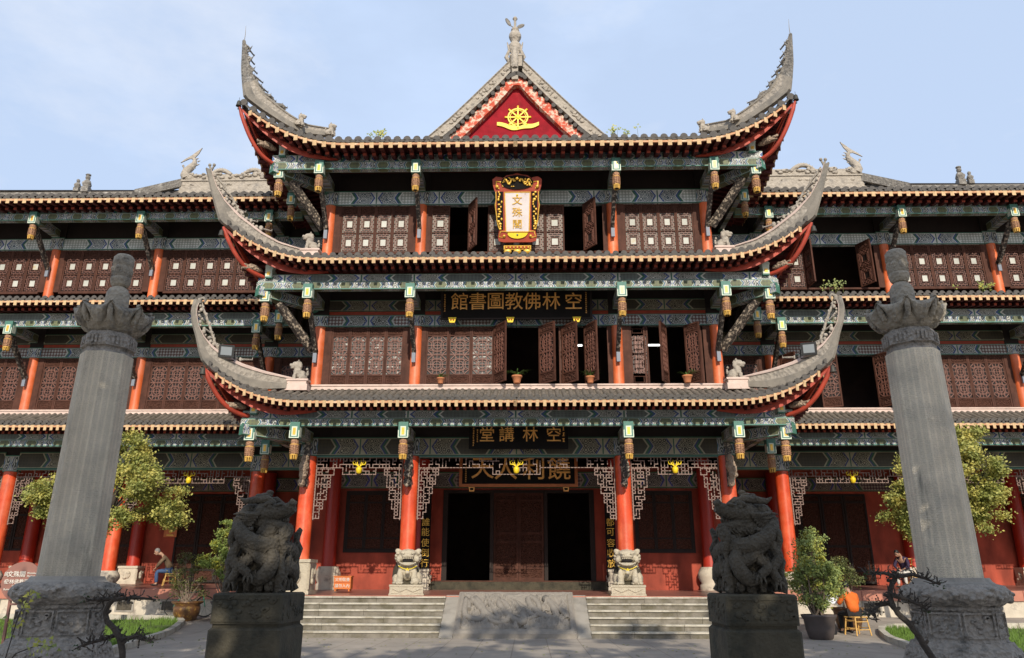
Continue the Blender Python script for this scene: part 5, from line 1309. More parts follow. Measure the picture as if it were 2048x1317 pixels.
# =====================================================================
#                          STONE PILLARS
# =====================================================================
def stele(x, label):
    t = empty('stone_pillar', (x, 14.0, 0), label=label, cat='pillar', group='tall eight-sided sutra pillars in front of the wings')
    o8 = pi/8
    m = MB(); m.lathe([(1.22, 0), (1.22, .14), (1.12, .16), (1.02, .40), (.97, .42), (.92, .50)], 8, 0, rot=o8, sm=False)
    for k in range(8):
        M = Matrix.Rotation(k*pi/4, 4, 'Z'); rr = 1.07*cos(o8)
        for j in range(7): m.ell(M @ Vector((-.30+.1*j, -rr+.0-(.27-.27)*0, .27+.03*sin(j*2.1+k))), (.045, .035, .03), 0, 6)
    m.build('plinth', 'stone_grey_carved', t)
    m = MB(); m.lathe([(.86, .50), (.84, .54), (.80, .98), (.84, 1.02), (.84, 1.06)], 8, 0, rot=o8, sm=False)
    for k in range(8):
        M = Matrix.Rotation(k*pi/4, 4, 'Z'); rr = .825*cos(o8)
        for a in ((-.30, -.27, .58, .97), (.27, .30, .58, .97)): m.box(a[0], a[1], -rr-.035, -rr+.04, a[2], a[3], 0, M=M)
        for z in (.57, .945): m.box(-.27, .27, -rr-.03, -rr+.05, z, z+.03, 0, M=M)
        rnd = random.Random(k)
        for j in range(9): m.ell(M @ Vector((rnd.uniform(-.2, .2), -rr-.0, rnd.uniform(.64, .9))), (rnd.uniform(.03, .09), .03, rnd.uniform(.02, .05)), 0, 6)
    m.build('pedestal', 'stone_grey_carved', t)
    m = MB(); n = 64; pr = [(.80, 1.06), (.88, 1.10), (.98, 1.17), (1.02, 1.25), (1.0, 1.33), (.92, 1.40), (.80, 1.43)]; V = []
    for i, (r, z) in enumerate(pr):
        for k in range(n):
            a = 2*pi*k/n; f = 1+.025*cos(8*a+pi*0); d = .055*noise.noise(Vector((cos(a)*5+x, sin(a)*5, z*9)))+.04*noise.noise(Vector((cos(a)*12, sin(a)*12+x, z*16)))
            q = (r+(d if 0 < i < 6 else 0))*f; V.append((q*cos(a), q*sin(a), z))
    m.add(V, [(i*n+k, i*n+(k+1) % n, (i+1)*n+(k+1) % n, (i+1)*n+k) for i in range(6) for k in range(n)], 0, sm=True)
    rnd = random.Random(int(x*7))
    for j in range(46):
        a = rnd.uniform(0, 2*pi); z = rnd.uniform(1.14, 1.36); r = 1.0-.9*abs(z-1.25)*.5
        m.ell((r*cos(a), r*sin(a), z), (rnd.uniform(.05, .12), rnd.uniform(.05, .12), rnd.uniform(.03, .06)), 0, 7)
    m.build('carved_ring', 'stone_grey_carved', t)
    m = MB(); m.lathe([(.80, 1.43), (.74, 1.47), (.70, 1.53)], 8, 0, rot=o8, sm=False); m.build('collar', 'stone_grey', t)
    m = MB(); R0, R1, z0, z1 = .605, .560, 1.53, 5.67
    for k in range(8):
        a0 = o8+k*pi/4; a1 = a0+pi/4; w0 = 2*R0*sin(o8)
        V = [(R0*cos(a0), R0*sin(a0), z0), (R0*cos(a1), R0*sin(a1), z0), (R1*cos(a1), R1*sin(a1), z1), (R1*cos(a0), R1*sin(a0), z1)]
        m.add(V, [(0, 1, 2, 3)], 0, uvs=[[(k*.6, 0), (k*.6+w0, 0), (k*.6+w0, z1-z0), (k*.6, z1-z0)]])
    m.build('inscribed_shaft', 'stele', t)
    m = MB(); m.lathe([(.56, 5.67), (.53, 5.72), (.53, 5.78), (.60, 5.80), (.60, 6.02), (.55, 6.06), (.52, 6.10)], 8, 0, rot=o8, sm=False)
    for k in range(40):
        a = 2*pi*k/40; m.box(-.025, .025, -.585, -.545, 5.83, 5.99, 0, M=Matrix.Rotation(a, 4, 'Z'))
    m.build('carved_band', 'stone_grey_carved', t)
    m = MB(); m.lathe([(.50, 6.10), (.60, 6.15), (.70, 6.24), (.74, 6.40), (.68, 6.55), (.3, 6.60)], 8, 0, rot=o8, sm=False)
    for k in range(8):
        M = Matrix.Rotation(k*pi/4+.0, 4, 'Z')
        NP = 13; NG = 8; V = []
        for i in range(NP):
            f = -1+2*i/(NP-1)
            for j in range(NG):
                g = j/(NG-1); zb_ = 6.20+.36*f*f; zt_ = 6.54+.09*f*f
                rr = .68+.16*sin(min(1, g*1.2)*pi/2)-.05*max(0, g-.75)*4+.05*f*f*g; wid = .29+.09*g
                V.append(M @ Vector((f*wid, -(rr+.03*(1-f*f))-.032*(i % 2)*sin(pi*g), zb_+(zt_-zb_)*g)))
        m.add(V, [(i*NG+j, (i+1)*NG+j, (i+1)*NG+j+1, i*NG+j+1) for i in range(NP-1) for j in range(NG-1)], 0)
        Vi = [v+(M @ Vector((0, .12, -.03))) for v in V]; m.add(Vi, [(i*NG+j+1, (i+1)*NG+j+1, (i+1)*NG+j, i*NG+j) for i in range(NP-1) for j in range(NG-1)], 0)
        for e_ in (0, NG-1):
            tp = [i*NG+e_ for i in range(NP)]; m.add([V[i] for i in tp]+[Vi[i] for i in tp], [(i, i+1, i+1+NP, i+NP) for i in range(NP-1)], 0)
        M2 = Matrix.Rotation(k*pi/4+o8, 4, 'Z'); m.tube([M2 @ Vector((0, -.70, 6.28)), M2 @ Vector((0, -.83, 6.42)), M2 @ Vector((0, -.86, 6.54)), M2 @ Vector((0, -.82, 6.66))], [.06, .07, .065, .05], 7)
        m.ell(M2 @ Vector((0, -.78, 6.36)), (.05, .06, .12), 0, 7)
    m.build('lotus_capital', 'stone_grey_dk', t)
    m = MB(); m.lathe([(.38, 6.40), (.38, 6.6), (.36, 7.0), (.28, 7.10), (.19, 7.14), (.17, 7.17)], 16, 0); m.lathe([(.22, 7.15), (.28, 7.19), (.32, 7.28), (.32, 7.32), (.30, 7.34), (.31, 7.60), (.335, 7.62), (.325, 7.78), (.25, 7.84), (.12, 7.86)], 18, 0)
    for k in range(8):
        M = Matrix.Rotation(k*pi/4, 4, 'Z'); m.ell(M @ Vector((0, -.30, 7.50)), (.09, .03, .09), 0, 8, M.to_3x3()); m.ell(M @ Vector((0, -.32, 7.52)), (.045, .03, .05), 0, 7)
        for j in range(3): m.lathe([(.31, 7.36+.03*j), (.322, 7.37+.03*j), (.31, 7.38+.03*j)], 16, 0) if k == 0 else None
    m.build('finial', 'stone_grey_dk', t)
    for ch in t.children: k_ = {'finial': .60, 'lotus_capital': .77, 'carved_band': .82}.get(ch.name.split('.')[0], .84); ch.scale = (k_, k_, .985)
    return t
stele(-7.86, 'tall grey eight-sided stone pillar with a lotus capital, in front of the left wing')
stele(7.72, 'tall grey eight-sided stone pillar with a lotus capital, in front of the right wing')

def dragon_pillar(x, sx, label, seed):
    t = empty('dragon_pillar', (x, 8.38, 0), label=label, cat='stone pedestal', group='dark stone dragon pedestals in front of the steps')
    rnd = random.Random(seed)
    def slab(name, hw, hd, z0, z1, ch=.02):
        m = MB(); P = [(-hw+ch, -hd), (hw-ch, -hd), (hw, -hd+ch), (hw, hd-ch), (hw-ch, hd), (-hw+ch, hd), (-hw, hd-ch), (-hw, -hd+ch)]
        V = [(a, b, z0) for a, b in P]+[(a, b, z1-ch) for a, b in P]+[(a*(1-ch/hw), b*(1-ch/hd), z1) for a, b in P]
        m.add(V, [(i, (i+1) % 8, (i+1) % 8+8, i+8) for i in range(8)]+[(i+8, (i+1) % 8+8, (i+1) % 8+16, i+16) for i in range(8)]+[tuple(range(16, 24)), tuple(range(7, -1, -1))], 0)
        if name == 'cap_block':
            for sgn, ax in ((0, 'f'), (1, 's'), (2, 't')):
                for k in range(26):
                    u = rnd.uniform(-.85, .85); z = z0+(z1-z0)*rnd.uniform(.15, .85); r = rnd.uniform(.015, .05)
                    c = (u*hw, -hd, z) if ax == 'f' else ((hw, u*hd, z) if ax == 's' else (-hw, u*hd, z)); m.ell(c, (r if ax == 'f' else .012, .012 if ax == 'f' else r, r*.7), 0, 6)
            for a in ((-hw*.93, hw*.93, z0+.02, z0+.04), (-hw*.93, hw*.93, z1-.055, z1-.035)): m.box(a[0], a[1], -hd-.008, -hd+.01, a[2], a[3])
        return m.build(name, 'stone_dark', t)
    slab('base_block', .365, .42, 0, 1.02, .025); 
    m = MB(); m.box(-.33, .33, -.385, .385, 1.02, 1.06); m.build('joint_course', 'stone_dark', t)
    slab('cap_block', .355, .41, 1.055, 1.345, .018)
    # --- the dragon wound round an openwork rock
    z0 = 1.345; E = []
    m = MB()
    def T(p): return Vector((p[0]*sx, p[1], z0+p[2]))
    # rock core with arched holes along the foot
    V = []; n = 40; H = 15
    for j in range(H+1):
        z = .70*j/H
        for k in range(n):
            a = 2*pi*k/n; q = max(abs(cos(a)), abs(sin(a))); r = (.275-.02*z)/q; r = min(r, .34)
            p = Vector((cos(a)*r, sin(a)*r*1.05, z)); d = noise.noise(p*5+Vector((seed, 0, 0)))*.05
            ar = math.exp(-((z-.07)/.075)**2)*max(0, cos(a*12+1.2))**2*.10; sp_ = max(0, noise.noise(Vector((p.x*4+seed, p.y*4, z*5+2)))-.14)*.48
            f = 1+(d-ar-sp_)/r; V.append(T((p.x*f, p.y*f, z)))
    m.add(V, [(j*n+k, j*n+(k+1) % n, (j+1)*n+(k+1) % n, (j+1)*n+k) for j in range(H) for k in range(n)], 0, sm=True); m.add(V[-n:], [tuple(range(n))], 0)
    # arches
    for face in range(4):
        for q in (-.17, .0, .17):
            pts = []
            for k in range(9):
                a = pi*k/8; u = q+.075*cos(a); z = .02+.12*sin(a)
                p = [(u, -.31, z), (.31, u, z), (u, .31, z), (-.31, u, z)][face]; pts.append(T(p))
            m.tube(pts, .028, 6, 0)
    def coil(pts, rads, scales=True):
        # smooth the polyline
        P = [Vector(p) for p in pts]; out = []; ro = []
        for i in range(len(P)-1):
            p0, p1, p2, p3 = P[max(i-1, 0)], P[i], P[i+1], P[min(i+2, len(P)-1)]
            for k in range(7):
                t = k/7; out.append(.5*((2*p1)+(-p0+p2)*t+(2*p0-5*p1+4*p2-p3)*t*t+(-p0+3*p1-3*p2+p3)*t**3)); ro.append(rads[i]+(rads[i+1]-rads[i])*t)
        out.append(P[-1]); ro.append(rads[-1])
        ro = [r*(1+.05*(k % 2)) for k, r in enumerate(ro)]
        m.tube([T(p) for p in out], ro, 12, 0)
        for k in range(2, len(out)-2, 3):
            d = (out[k]-Vector((0, 0, out[k].z))); d = d.normalized() if d.length > .01 else Vector((0, -1, 0))
            c = out[k]+Vector((0, 0, 1))*ro[k]*.75+d*ro[k]*.55; m.tube([T(c), T(c+Vector((.0, 0, .03))+d*.01)], [.022, .008], 4, 0)
    coil([(.10, .10, .76), (-.20, .05, .80), (-.32, -.16, .72), (-.22, -.32, .58), (.02, -.37, .48), (.24, -.30, .46), (.34, -.08, .44), (.30, .20, .40), (.0, .32, .38), (-.28, .22, .38), (-.36, -.05, .36), (-.26, -.27, .30), (-.08, -.36, .20)],
         [.05, .078, .086, .088, .086, .080, .075, .072, .075, .078, .078, .07, .045])
    coil([(-.10, -.30, .34), (-.30, -.26, .24), (-.36, .0, .18), (-.24, .28, .16), (.1, .33, .2), (.33, .2, .22), (.35, -.12, .26), (.22, -.33, .30), (.05, -.36, .36), (-.12, -.34, .46), (-.28, -.28, .50)], [.05, .07, .075, .075, .075, .075, .075, .075, .07, .06, .04])
    for cx_, cy_ in ((-.33, -.31), (.33, -.31), (-.33, .31), (.33, .31)):
        m.tube([T((cx_+.025*sin(k*1.9+cx_*9), cy_+.02*cos(k*1.3), .02+.072*k)) for k in range(10)], [.062, .05, .058, .044, .056, .046, .054, .044, .05, .03], 8)
    coil([(.14, -.28, .44), (.24, -.36, .34), (.20, -.38, .22), (.08, -.36, .14), (-.06, -.35, .17)], [.07, .085, .09, .075, .045])
    # legs and claws
    for P_, r in (([(-.22, -.30, .52), (-.30, -.36, .36), (-.20, -.40, .24), (-.26, -.42, .12)], .05), ([(.22, -.28, .52), (.36, -.30, .56), (.38, -.24, .66)], .045), ([(.30, .0, .40), (.36, -.18, .30), (.34, -.22, .14)], .05), ([(-.05, -.36, .34), (-.14, -.42, .26), (-.02, -.43, .18)], .045)):
        coil(P_, [r*(1.3-.5*k/len(P_)) for k in range(len(P_))], False); e = Vector(P_[-1])
        for a in (-1, 0, 1): m.tube([T(e), T(e+Vector((a*.05, -.03, -.03))), T(e+Vector((a*.06, -.05, -.08)))], [.025, .02, .006], 5, 0)
    # clouds
    for (a, b, c, r) in ((.27, -.30, .12, .07), (.20, -.34, .06, .05), (-.30, -.28, .16, .06), (-.12, -.33, .60, .05), (.30, -.20, .70, .05)):
        m.ell(T((a, b, c)), (r, r*.7, r), 0, 9); m.ell(T((a+.04, b-.03, c+.03)), (r*.5, r*.5, r*.5), 0, 7)
    o = m.build('dragon_body', 'stone_carved', t); o.scale = (.80, .86, 1)
    m = MB(); Rm = lambda a: Matrix.Rotation(a*sx, 3, 'Y')
    m.ell(T((.00, -.08, .80)), (.19, .17, .12), 0, 14); m.ell(T((-.20, -.04, .82)), (.14, .15, .10), 0, 12)
    m.tube([T((-.05, -.16, .81)), T((.12, -.20, .81)), T((.25, -.22, .83)), T((.33, -.22, .87)), T((.37, -.22, .935))], [.11, .095, .07, .055, .04], 12)
    m.tube([T((-.05, -.05, .81)), T((.12, -.05, .81)), T((.25, -.08, .83)), T((.34, -.10, .87))], [.12, .10, .075, .05], 12)
    m.tube([T((-.08, -.15, .72)), T((.10, -.20, .69)), T((.24, -.22, .665)), T((.35, -.22, .66))], [.085, .07, .05, .035], 12)
    m.tube([T((-.08, -.02, .72)), T((.10, -.05, .69)), T((.26, -.10, .665))], [.10, .08, .04], 10)
    m.ell(T((.355, -.25, .905)), (.045, .04, .035), 0, 10); m.ell(T((.20, -.27, .885)), (.05, .03, .02), 0, 8, Rm(-.2))
    m.ell(T((.07, -.26, .895)), (.065, .04, .03), 0, 10, Rm(-.25)); m.ell(T((.09, -.275, .865)), (.032, .025, .022), 0, 10)
    for k in range(7): m.tube([T((-.02-.02*k, -.26, .79-.028*k)), T((-.14-.02*k, -.30+.01*k, .775-.03*k)), T((-.26-.01*k, -.27+.02*k, .80-.045*k)), T((-.37, -.20, .79-.04*k))], [.026, .026, .018, .004], 6)
    for k in range(5): m.tube([T((.05+.05*k, -.24, .655-.004*k)), T((.02+.05*k, -.27, .61)), T((-.03+.05*k, -.25, .57))], [.022, .016, .004], 5)
    m.ell(T((-.04, -.06, 1.0)), (.085, .07, .03), 0, 9); m.ell(T((.0, -.05, 1.03)), (.05, .05, .03), 0, 8); m.ell(T((-.12, -.08, .99)), (.05, .05, .03), 0, 8)
    m.build('dragon_head', 'stone_carved', t).scale = (.88, .90, 1)
    m = MB()
    for a, y in ((.08, -.24), (.12, .02)):
        m.tube([T((a+.06, y*.8, .90)), T((a-.04, y*.8, .95)), T((a-.20, y*.8, .945)), T((a-.36, y*.7, .93)), T((a-.43, y*.7, .97))], [.03, .045, .042, .03, .008], 9)
    for k in range(6): m.tube([T((.14+.035*k, -.235, .79+.008*k)), T((.14+.035*k, -.235, .755+.008*k))], [.010, .003], 4); m.tube([T((.14+.035*k, -.235, .715)), T((.14+.035*k, -.235, .745))], [.010, .003], 4)
    m.ell(T((.09, -.255, .885)), .026, 0, 8)
    for k in range(5): m.tube([T((-.08, -.20, .80-.03*k)), T((-.22, -.24, .80-.04*k)), T((-.33, -.20, .83-.05*k))], [.022, .02, .005], 5)
    m.build('horns_and_mane', 'stone_carved', t).scale = (.82, .88, 1)
    return t
dragon_pillar(-2.47, 1, 'dark stone pedestal left of the steps with a coiled dragon facing right', 3)
dragon_pillar(2.66, -1, 'dark stone pedestal right of the steps with a coiled dragon facing left', 8)

# =====================================================================
#                          GUARDIAN LIONS
# =====================================================================
def guardian_lion(x, sx, label):
    t = empty('guardian_lion', (x, 22.97+.55, 1.0), label=label, cat='stone lion', group='stone lions beside the doorway columns')
    m = MB(); w, d = .44, .50
    m.box(-w, w, -d, d, 0, .30); m.box(-w-.02, w+.02, -d-.02, d+.02, .0, .05); m.box(-w-.015, w+.015, -d-.015, d+.015, .25, .305)
    for s in (-1, 1): m.bar((s*.36, -d-.008, .20), (s*.18, -d-.008, .11), .03, .03, 0, up=(0, 1, 0)); m.bar((s*.18, -d-.008, .11), (0, -d-.008, .20), .03, .03, 0, up=(0, 1, 0)); m.box(s*.30-.1, s*.30+.1, -d-.012, -d, .06, .085)
    m.build('base', 'stone_lion', t)
    zb = .30
    E = [(0, .16, .34, .25, .30, .30), (0, -.06, .42, .24, .22, .30), (-.19, -.26, .20, .085, .09, .26), (.19, -.26, .20, .085, .09, .26), (-.20, -.34, .05, .11, .14, .06), (.20, -.34, .05, .11, .14, .06),
         (-.27, .16, .18, .13, .22, .20), (.27, .16, .18, .13, .22, .20), (-.30, -.02, .05, .10, .17, .06), (.30, -.02, .05, .10, .17, .06),
         (0, -.08, .82, .28, .26, .22), (0, -.20, .92, .24, .18, .10), (0, -.36, .83, .17, .10, .065), (0, -.42, .86, .07, .06, .045), (0, -.28, .60, .20, .16, .06), (0, -.36, .585, .17, .10, .045),
         (-.13, -.33, .93, .07, .06, .045), (.13, -.33, .93, .07, .06, .045), (-.24, -.24, .74, .07, .1, .10), (.24, -.24, .74, .07, .1, .10), (0, .10, .72, .27, .2, .28), (0, .40, .5, .10, .08, .28)]
    me = blob([(a, b, zb+c, d_, e, f) for a, b, c, d_, e, f in E], .042, amp=.018, ns=14, seed=x)
    body = blob_obj('lion_body', me, 'stone_lion', t)
    m = MB()
    for s in (-1, 1):
        m.ell((s*.27, -.10, zb+.98), (.09, .05, .075), 0, 8, Matrix.Rotation(-s*.5, 3, 'Y')); m.ell((s*.115, -.415, zb+.90), .034, 0, 8)
        for k in range(8): a = -.2+k*.34; m.ell((s*(.27+.04*sin(k)), -.16+.11*k*.5, zb+.92-.075*k), .062, 0, 7)
        for k in range(3): m.ell((s*.20+(k-1)*.06, -.455, zb+.045), (.03, .035, .035), 0, 6)
    for k in range(9): a = pi*(k/8); m.ell((.27*cos(a), -.12+.02*sin(a), zb+1.0-.02*abs(k-4)), .055, 0, 7)
    for k in range(11): u = (k-5)/5; m.ell((u*.20, -.46+.10*u*u, zb+.575+.06*u*u), (.032, .03, .028), 0, 6)
    for k in range(6): u = (k-2.5)/2.5; m.ell((u*.12, -.43+.04*u*u, zb+.765), (.022, .02, .025), 0, 6); 
    for k in range(13): u = (k-6)/6; m.ell((u*.24, -.27+.13*u*u, zb+.47+.08*u*u), .026, 0, 6)
    m.build('mane_and_teeth', 'stone_lion', body)
    m = MB(); m.ell((0, -.30, zb+.70), (.155, .13, .055), 0, 10); m.build('mouth_shade', 'shade_black', body)  # black fill between the jaws, painted shade of the mouth hollow
    m = MB(); m.ell((0, -.38, zb+.36), .065, 0, 9); m.build('neck_bell', 'stone_lion', body)
    m = MB(); m.tube([(-.24, -.22, zb+.54), (-.12, -.33, zb+.47), (0, -.37, zb+.44), (.12, -.33, zb+.47), (.24, -.22, zb+.54)], .012, 5); m.tube([(0, -.38, zb+.45), (-.03, -.40, zb+.40), (-.05, -.40, zb+.34)], .014, 5); m.tube([(0, -.38, zb+.45), (.03, -.40, zb+.41), (.04, -.40, zb+.36)], .014, 5); m.ell((0, -.385, zb+.46), .025, 0, 6); m.build('yellow_ribbon', 'yellow', body)
    m = MB(); m.ell((.22*sx, -.40, zb+.10), .12, 0, 10) if sx > 0 else m.ell((.20, -.42, zb+.12), (.09, .12, .12), 0, 9); m.build('ball' if sx > 0 else 'cub', 'stone_lion', t)
    t.rotation_euler = (0, 0, radians(7*sx)); t.scale = (1.10, 1.0, .97)
    return t
guardian_lion(-3.24, 1, 'grinning stone lion with a yellow ribbon before the column left of the doorway')
guardian_lion(3.30, -1, 'grinning stone lion with a yellow ribbon before the column right of the doorway')

# =====================================================================
#                     SIGNBOARDS AND HANGING THINGS
# =====================================================================
def gilt_dots(m, x, z0, z1, n, w, y=-.012, seed=0):
    rnd = random.Random(seed)
    for k in range(n):
        z = z0+(z1-z0)*(k+.5)/n; h = abs(z1-z0)/n*.32
        for q in range(3): m.box(x-w+rnd.uniform(0, w*.6), x+w-rnd.uniform(0, w*.6), y, y+.01, z-h+q*h*.8, z-h+q*h*.8+h*.3)
        m.box(x-w*.2, x+w*.2, y-.001, y+.009, z-h, z+h)
def build_signs():
    # second storey board
    t = empty('name_board', (0, 22.86, 9.36), label='long black board with seven gold characters hanging under the middle eave', cat='signboard')
    m = MB(); m.box(-2.43, 2.43, 0, .07, 0, 1.02, 0); 
    for a in ((-2.43, 2.43, 0, .05), (-2.43, 2.43, .97, 1.02)): m.box(a[0], a[1], -.015, 0, a[2], a[3], 1)
    for a in ((-2.43, -2.37), (2.37, 2.43)): m.box(a[0], a[1], -.015, 0, .05, .97, 1)
    m.build('board', ['plaque_black', 'wood_dark'], t)
    xs = [-1.83, -1.24, -.66, -.07, .50, 1.13, 1.84]
    lettering('gold_characters', [(c, x, .60, .60, .012) for c, x in zip('館書圖教佛林空', xs)], 'orange_gilt', t).location = (0, -.018, 0)
    m = MB(); gilt_dots(m, -2.30, .85, .25, 8, .03, seed=1); gilt_dots(m, 2.24, .90, .18, 11, .03, seed=2); m.build('small_inscription', 'orange_gilt', t)
    for x in (-2.05, -.19, 1.93):
        m = MB(); P = [(-.12, .06), (.12, .06), (.08, -.08), (-.08, -.08)]; m.prism(P, -.06, .02); m.prism([(-.13, .09), (.13, .09), (.13, .06), (-.13, .06)], -.07, .03); m.ell((-.04, -.06, .01), .03, 1, 6); m.ell((.04, -.06, .01), .03, 1, 6); m.build('gilt_hook', ['yellow', 'frame_red'], t, (x, 0, -.03))
    t.rotation_euler = (radians(7), 0, 0); t.location = (0, 23.36, 9.54); t.scale = (1.024, 1, 1.02)
    # ground storey upper board
    t = empty('name_board', (.07, 23.30, 5.28), label='black board with four gold characters just above the painted ground storey beam', cat='signboard')
    m = MB(); m.box(-1.54, 1.54, 0, .07, 0, .95, 0); m.build('board', 'plaque_black', t)
    lettering('gold_characters', [(c, x, .46, .50, .012) for c, x in zip('堂講林空', (-.98, -.37, .37, 1.10))], 'orange_gilt', t).location = (0, -.012, 0)
    m = MB(); gilt_dots(m, -1.40, .75, .08, 9, .03, seed=3); gilt_dots(m, -1.28, .62, .2, 6, .025, seed=4); gilt_dots(m, 1.40, .72, .18, 3, .04, seed=5); m.build('small_inscription', 'orange_gilt', t)
    # inner board behind the lattice
    t = empty('name_board', (.04, 25.45, 4.36), label='orange framed board with four large gold characters behind the lattice over the doorway', cat='signboard')
    m = MB(); m.box(-1.98, 1.98, .02, .09, 0, 1.25, 0)
    for a in ((-1.98, 1.98, 0, .10), (-1.98, 1.98, 1.15, 1.25)): m.box(a[0], a[1], -.02, .02, a[2], a[3], 1)
    for a in ((-1.98, -1.88), (1.88, 1.98)): m.box(a[0], a[1], -.02, .02, .10, 1.15, 1)
    m.build('board', ['plaque_black', 'frame_orange'], t)
    lettering('gold_characters', [(c, x, .62, .80, .03) for c, x in zip('天人利饒', (-1.20, -.42, .50, 1.36))], 'orange_gilt', t).location = (0, -.005, 0)
    m = MB(); gilt_dots(m, -1.76, .95, .15, 12, .03, y=.008, seed=6); m.build('small_inscription', 'orange_gilt', t)
    for x in (-1.55, 1.58):
        m = MB(); m.prism([(-.10, .05), (.10, .05), (.08, -.09), (-.08, -.09)], -.04, .02); m.prism([(-.06, .02), (.06, .02), (.05, -.05), (-.05, -.05)], -.05, -.04, 1); m.build('gilt_hook', ['orange_gilt', 'plaque_black'], t, (x, -.03, -.06))
    # couplet boards
    for x, chars, side in ((-3.16, '誰能使倒行', 'left'), (3.12, '都可容收放', 'right')):
        t = empty('couplet_board', (x*1.075, 28.45, 1.50), label='tall black board with a column of gold characters %s of the doorway' % side, cat='signboard', group='couplet boards at the doorway')
        m = MB(); m.box(-.18, .18, 0, .05, 0, 3.6); m.build('board', 'plaque_black', t)
        lettering('gold_characters', [(c, 0, z-1.48, .31, .004) for c, z in zip(chars, (3.41, 3.06, 2.68, 2.33, 1.97))], 'gilt', t).location = (0, -.012, 0)
    # --- tilted upright plaque on the top storey
    t = empty('upright_plaque', (.04, 23.28, 12.08), label='ornate upright plaque with three gold characters on white, tilted forward over the top storey windows', cat='plaque')
    k = .00262; yb = 1000; cx = 985
    def Q(px, py): return ((px-cx)*k*(1.0+.0*(yb-py)), (yb-py)*k)
    half = [(975+10, 65), (1035, 84), (1110, 96), (1150, 130), (1170, 120), (1230, 110), (1275, 145), (1270, 215), (1252, 285), (1240, 300), (1236, 400), (1246, 470), (1232, 600), (1226, 680), (1206, 760), (1200, 800), (1212, 860), (1205, 920), (1150, 935)]
    R_ = [Q(*p) for p in half]; P = R_+[(-a, b) for a, b in reversed(R_)][:-1]
    m = MB(); m.prism(P, 0, .10); m.build('frame', 'frame_red', t)
    for s in (-1, 1):
        m = MB(); m.tube([(s*a, -.01, b) for a, b in [Q(1236, 300), Q(1232, 400), Q(1243, 470), Q(1228, 600), Q(1222, 680), Q(1200, 760)]], .020, 5)
        m.tube([(s*a, -.01, b) for a, b in [Q(1150, 240), Q(1175, 180), Q(1230, 172), Q(1228, 250), Q(1195, 262)]], .024, 5); m.ell((s*Q(1220, 240)[0], -.03, Q(1220, 240)[1]), .06, 0, 7)
        m.tube([(s*a, -.01, b) for a, b in [Q(1120, 800), Q(1180, 800), Q(1200, 870), Q(1130, 880)]], .020, 5); m.ell((s*Q(1140, 860)[0], -.03, Q(1140, 860)[1]), .05, 0, 7)
        m.build('gilt_scroll', 'gilt', t)
    m = MB(); a, b = Q(1165, 290)[0], 0; el = []
    for i in range(22):
        an = 2*pi*i/22; el.append((.50*cos(an), Q(0, 185)[1]+.235*sin(an)*(1.0)))
    m.prism(el, -.035, 0)
    rnd = random.Random(2); m.build('crest_panel', 'plaque_black', t)
    m = MB()
    for s in (-1, 1):
        pts = [(s*(.08+.36*i/9), -.05, Q(0, 185)[1]+.10*sin(i*1.1)+.02) for i in range(10)]; m.tube(pts, [.04-.002*i for i in range(10)], 6)
        for j in range(9): m.ell((s*rnd.uniform(.1, .40), -.05, Q(0, 185)[1]+rnd.uniform(-.15, .15)), (rnd.uniform(.02, .05), .02, rnd.uniform(.015, .035)), 0, 6)
    m.ell((0, -.06, Q(0, 140)[1]), .055, 0, 8); m.build('gilt_dragons', 'gilt', t)
    for s in (-1, 1):
        m = MB(); x0, x1 = sorted((s*Q(1150, 0)[0], s*Q(1222, 0)[0])); m.box(x0, x1, -.012, 0, Q(0, 780)[1], Q(0, 300)[1], 0)
        for j in range(16): m.ell((rnd.uniform(x0+.04, x1-.04), -.03, Q(0, 770)[1]+(Q(0, 310)[1]-Q(0, 770)[1])*j/15), (rnd.uniform(.03, .06), .02, rnd.uniform(.03, .055)), 1, 6)
        m.build('side_panel', ['plaque_black', 'gilt'], t)
    m = MB(); V = [Q(838, 310), Q(1136, 310), Q(1122, 806), Q(852, 806)]; m.prism(V, -.02, 0, 0)
    for i in range(4):
        p, q = V[i], V[(i+1) % 4]; m.bar((p[0], -.02, p[1]), (q[0], -.02, q[1]), .03, .025, 1, up=(0, 1, 0))
    m.build('white_panel', ['plaque_white', 'gilt'], t)
    lettering('gold_characters', [(c, .0, Q(0, y)[1], .32, .012) for c, y in zip('文殊閣', (410, 560, 710))], 'gilt', t).location = (0, -.032, 0)
    m = MB(); pl = [Q(875, 820), Q(1110, 820)]+[((.31*cos(a)), Q(0, 820)[1]-.19*sin(a)) for a in [pi*i/10 for i in range(11)]][1:-1]; m.prism([(p[0], p[1]) for p in pl], -.04, 0, 0); m.ell((0, -.05, Q(0, 845)[1]), .03, 1, 6); m.ell((0, -.03, Q(0, 345)[1]), .035, 0, 8); m.build('gilt_fan', ['yellow', 'head_green'], t)
    m = MB(); m.box(-.42, .42, -.03, .05, -.08, .06, 0); m.box(-.38, .38, -.035, -.03, -.05, .03, 1)
    for j in range(7): m.ell((-.33+.11*j, -.05, -.01), (.035, .02, .03), 0, 6)
    for x in (-.3, 0, .3): m.ell((x, -.02, -.14), (.13, .04, .08), 0, 8)
    m.build('gilt_foot', ['gilt', 'frame_red'], t); t.rotation_euler = (radians(17), 0, 0); t.scale = (1.10, 1, 1.03)
build_signs()

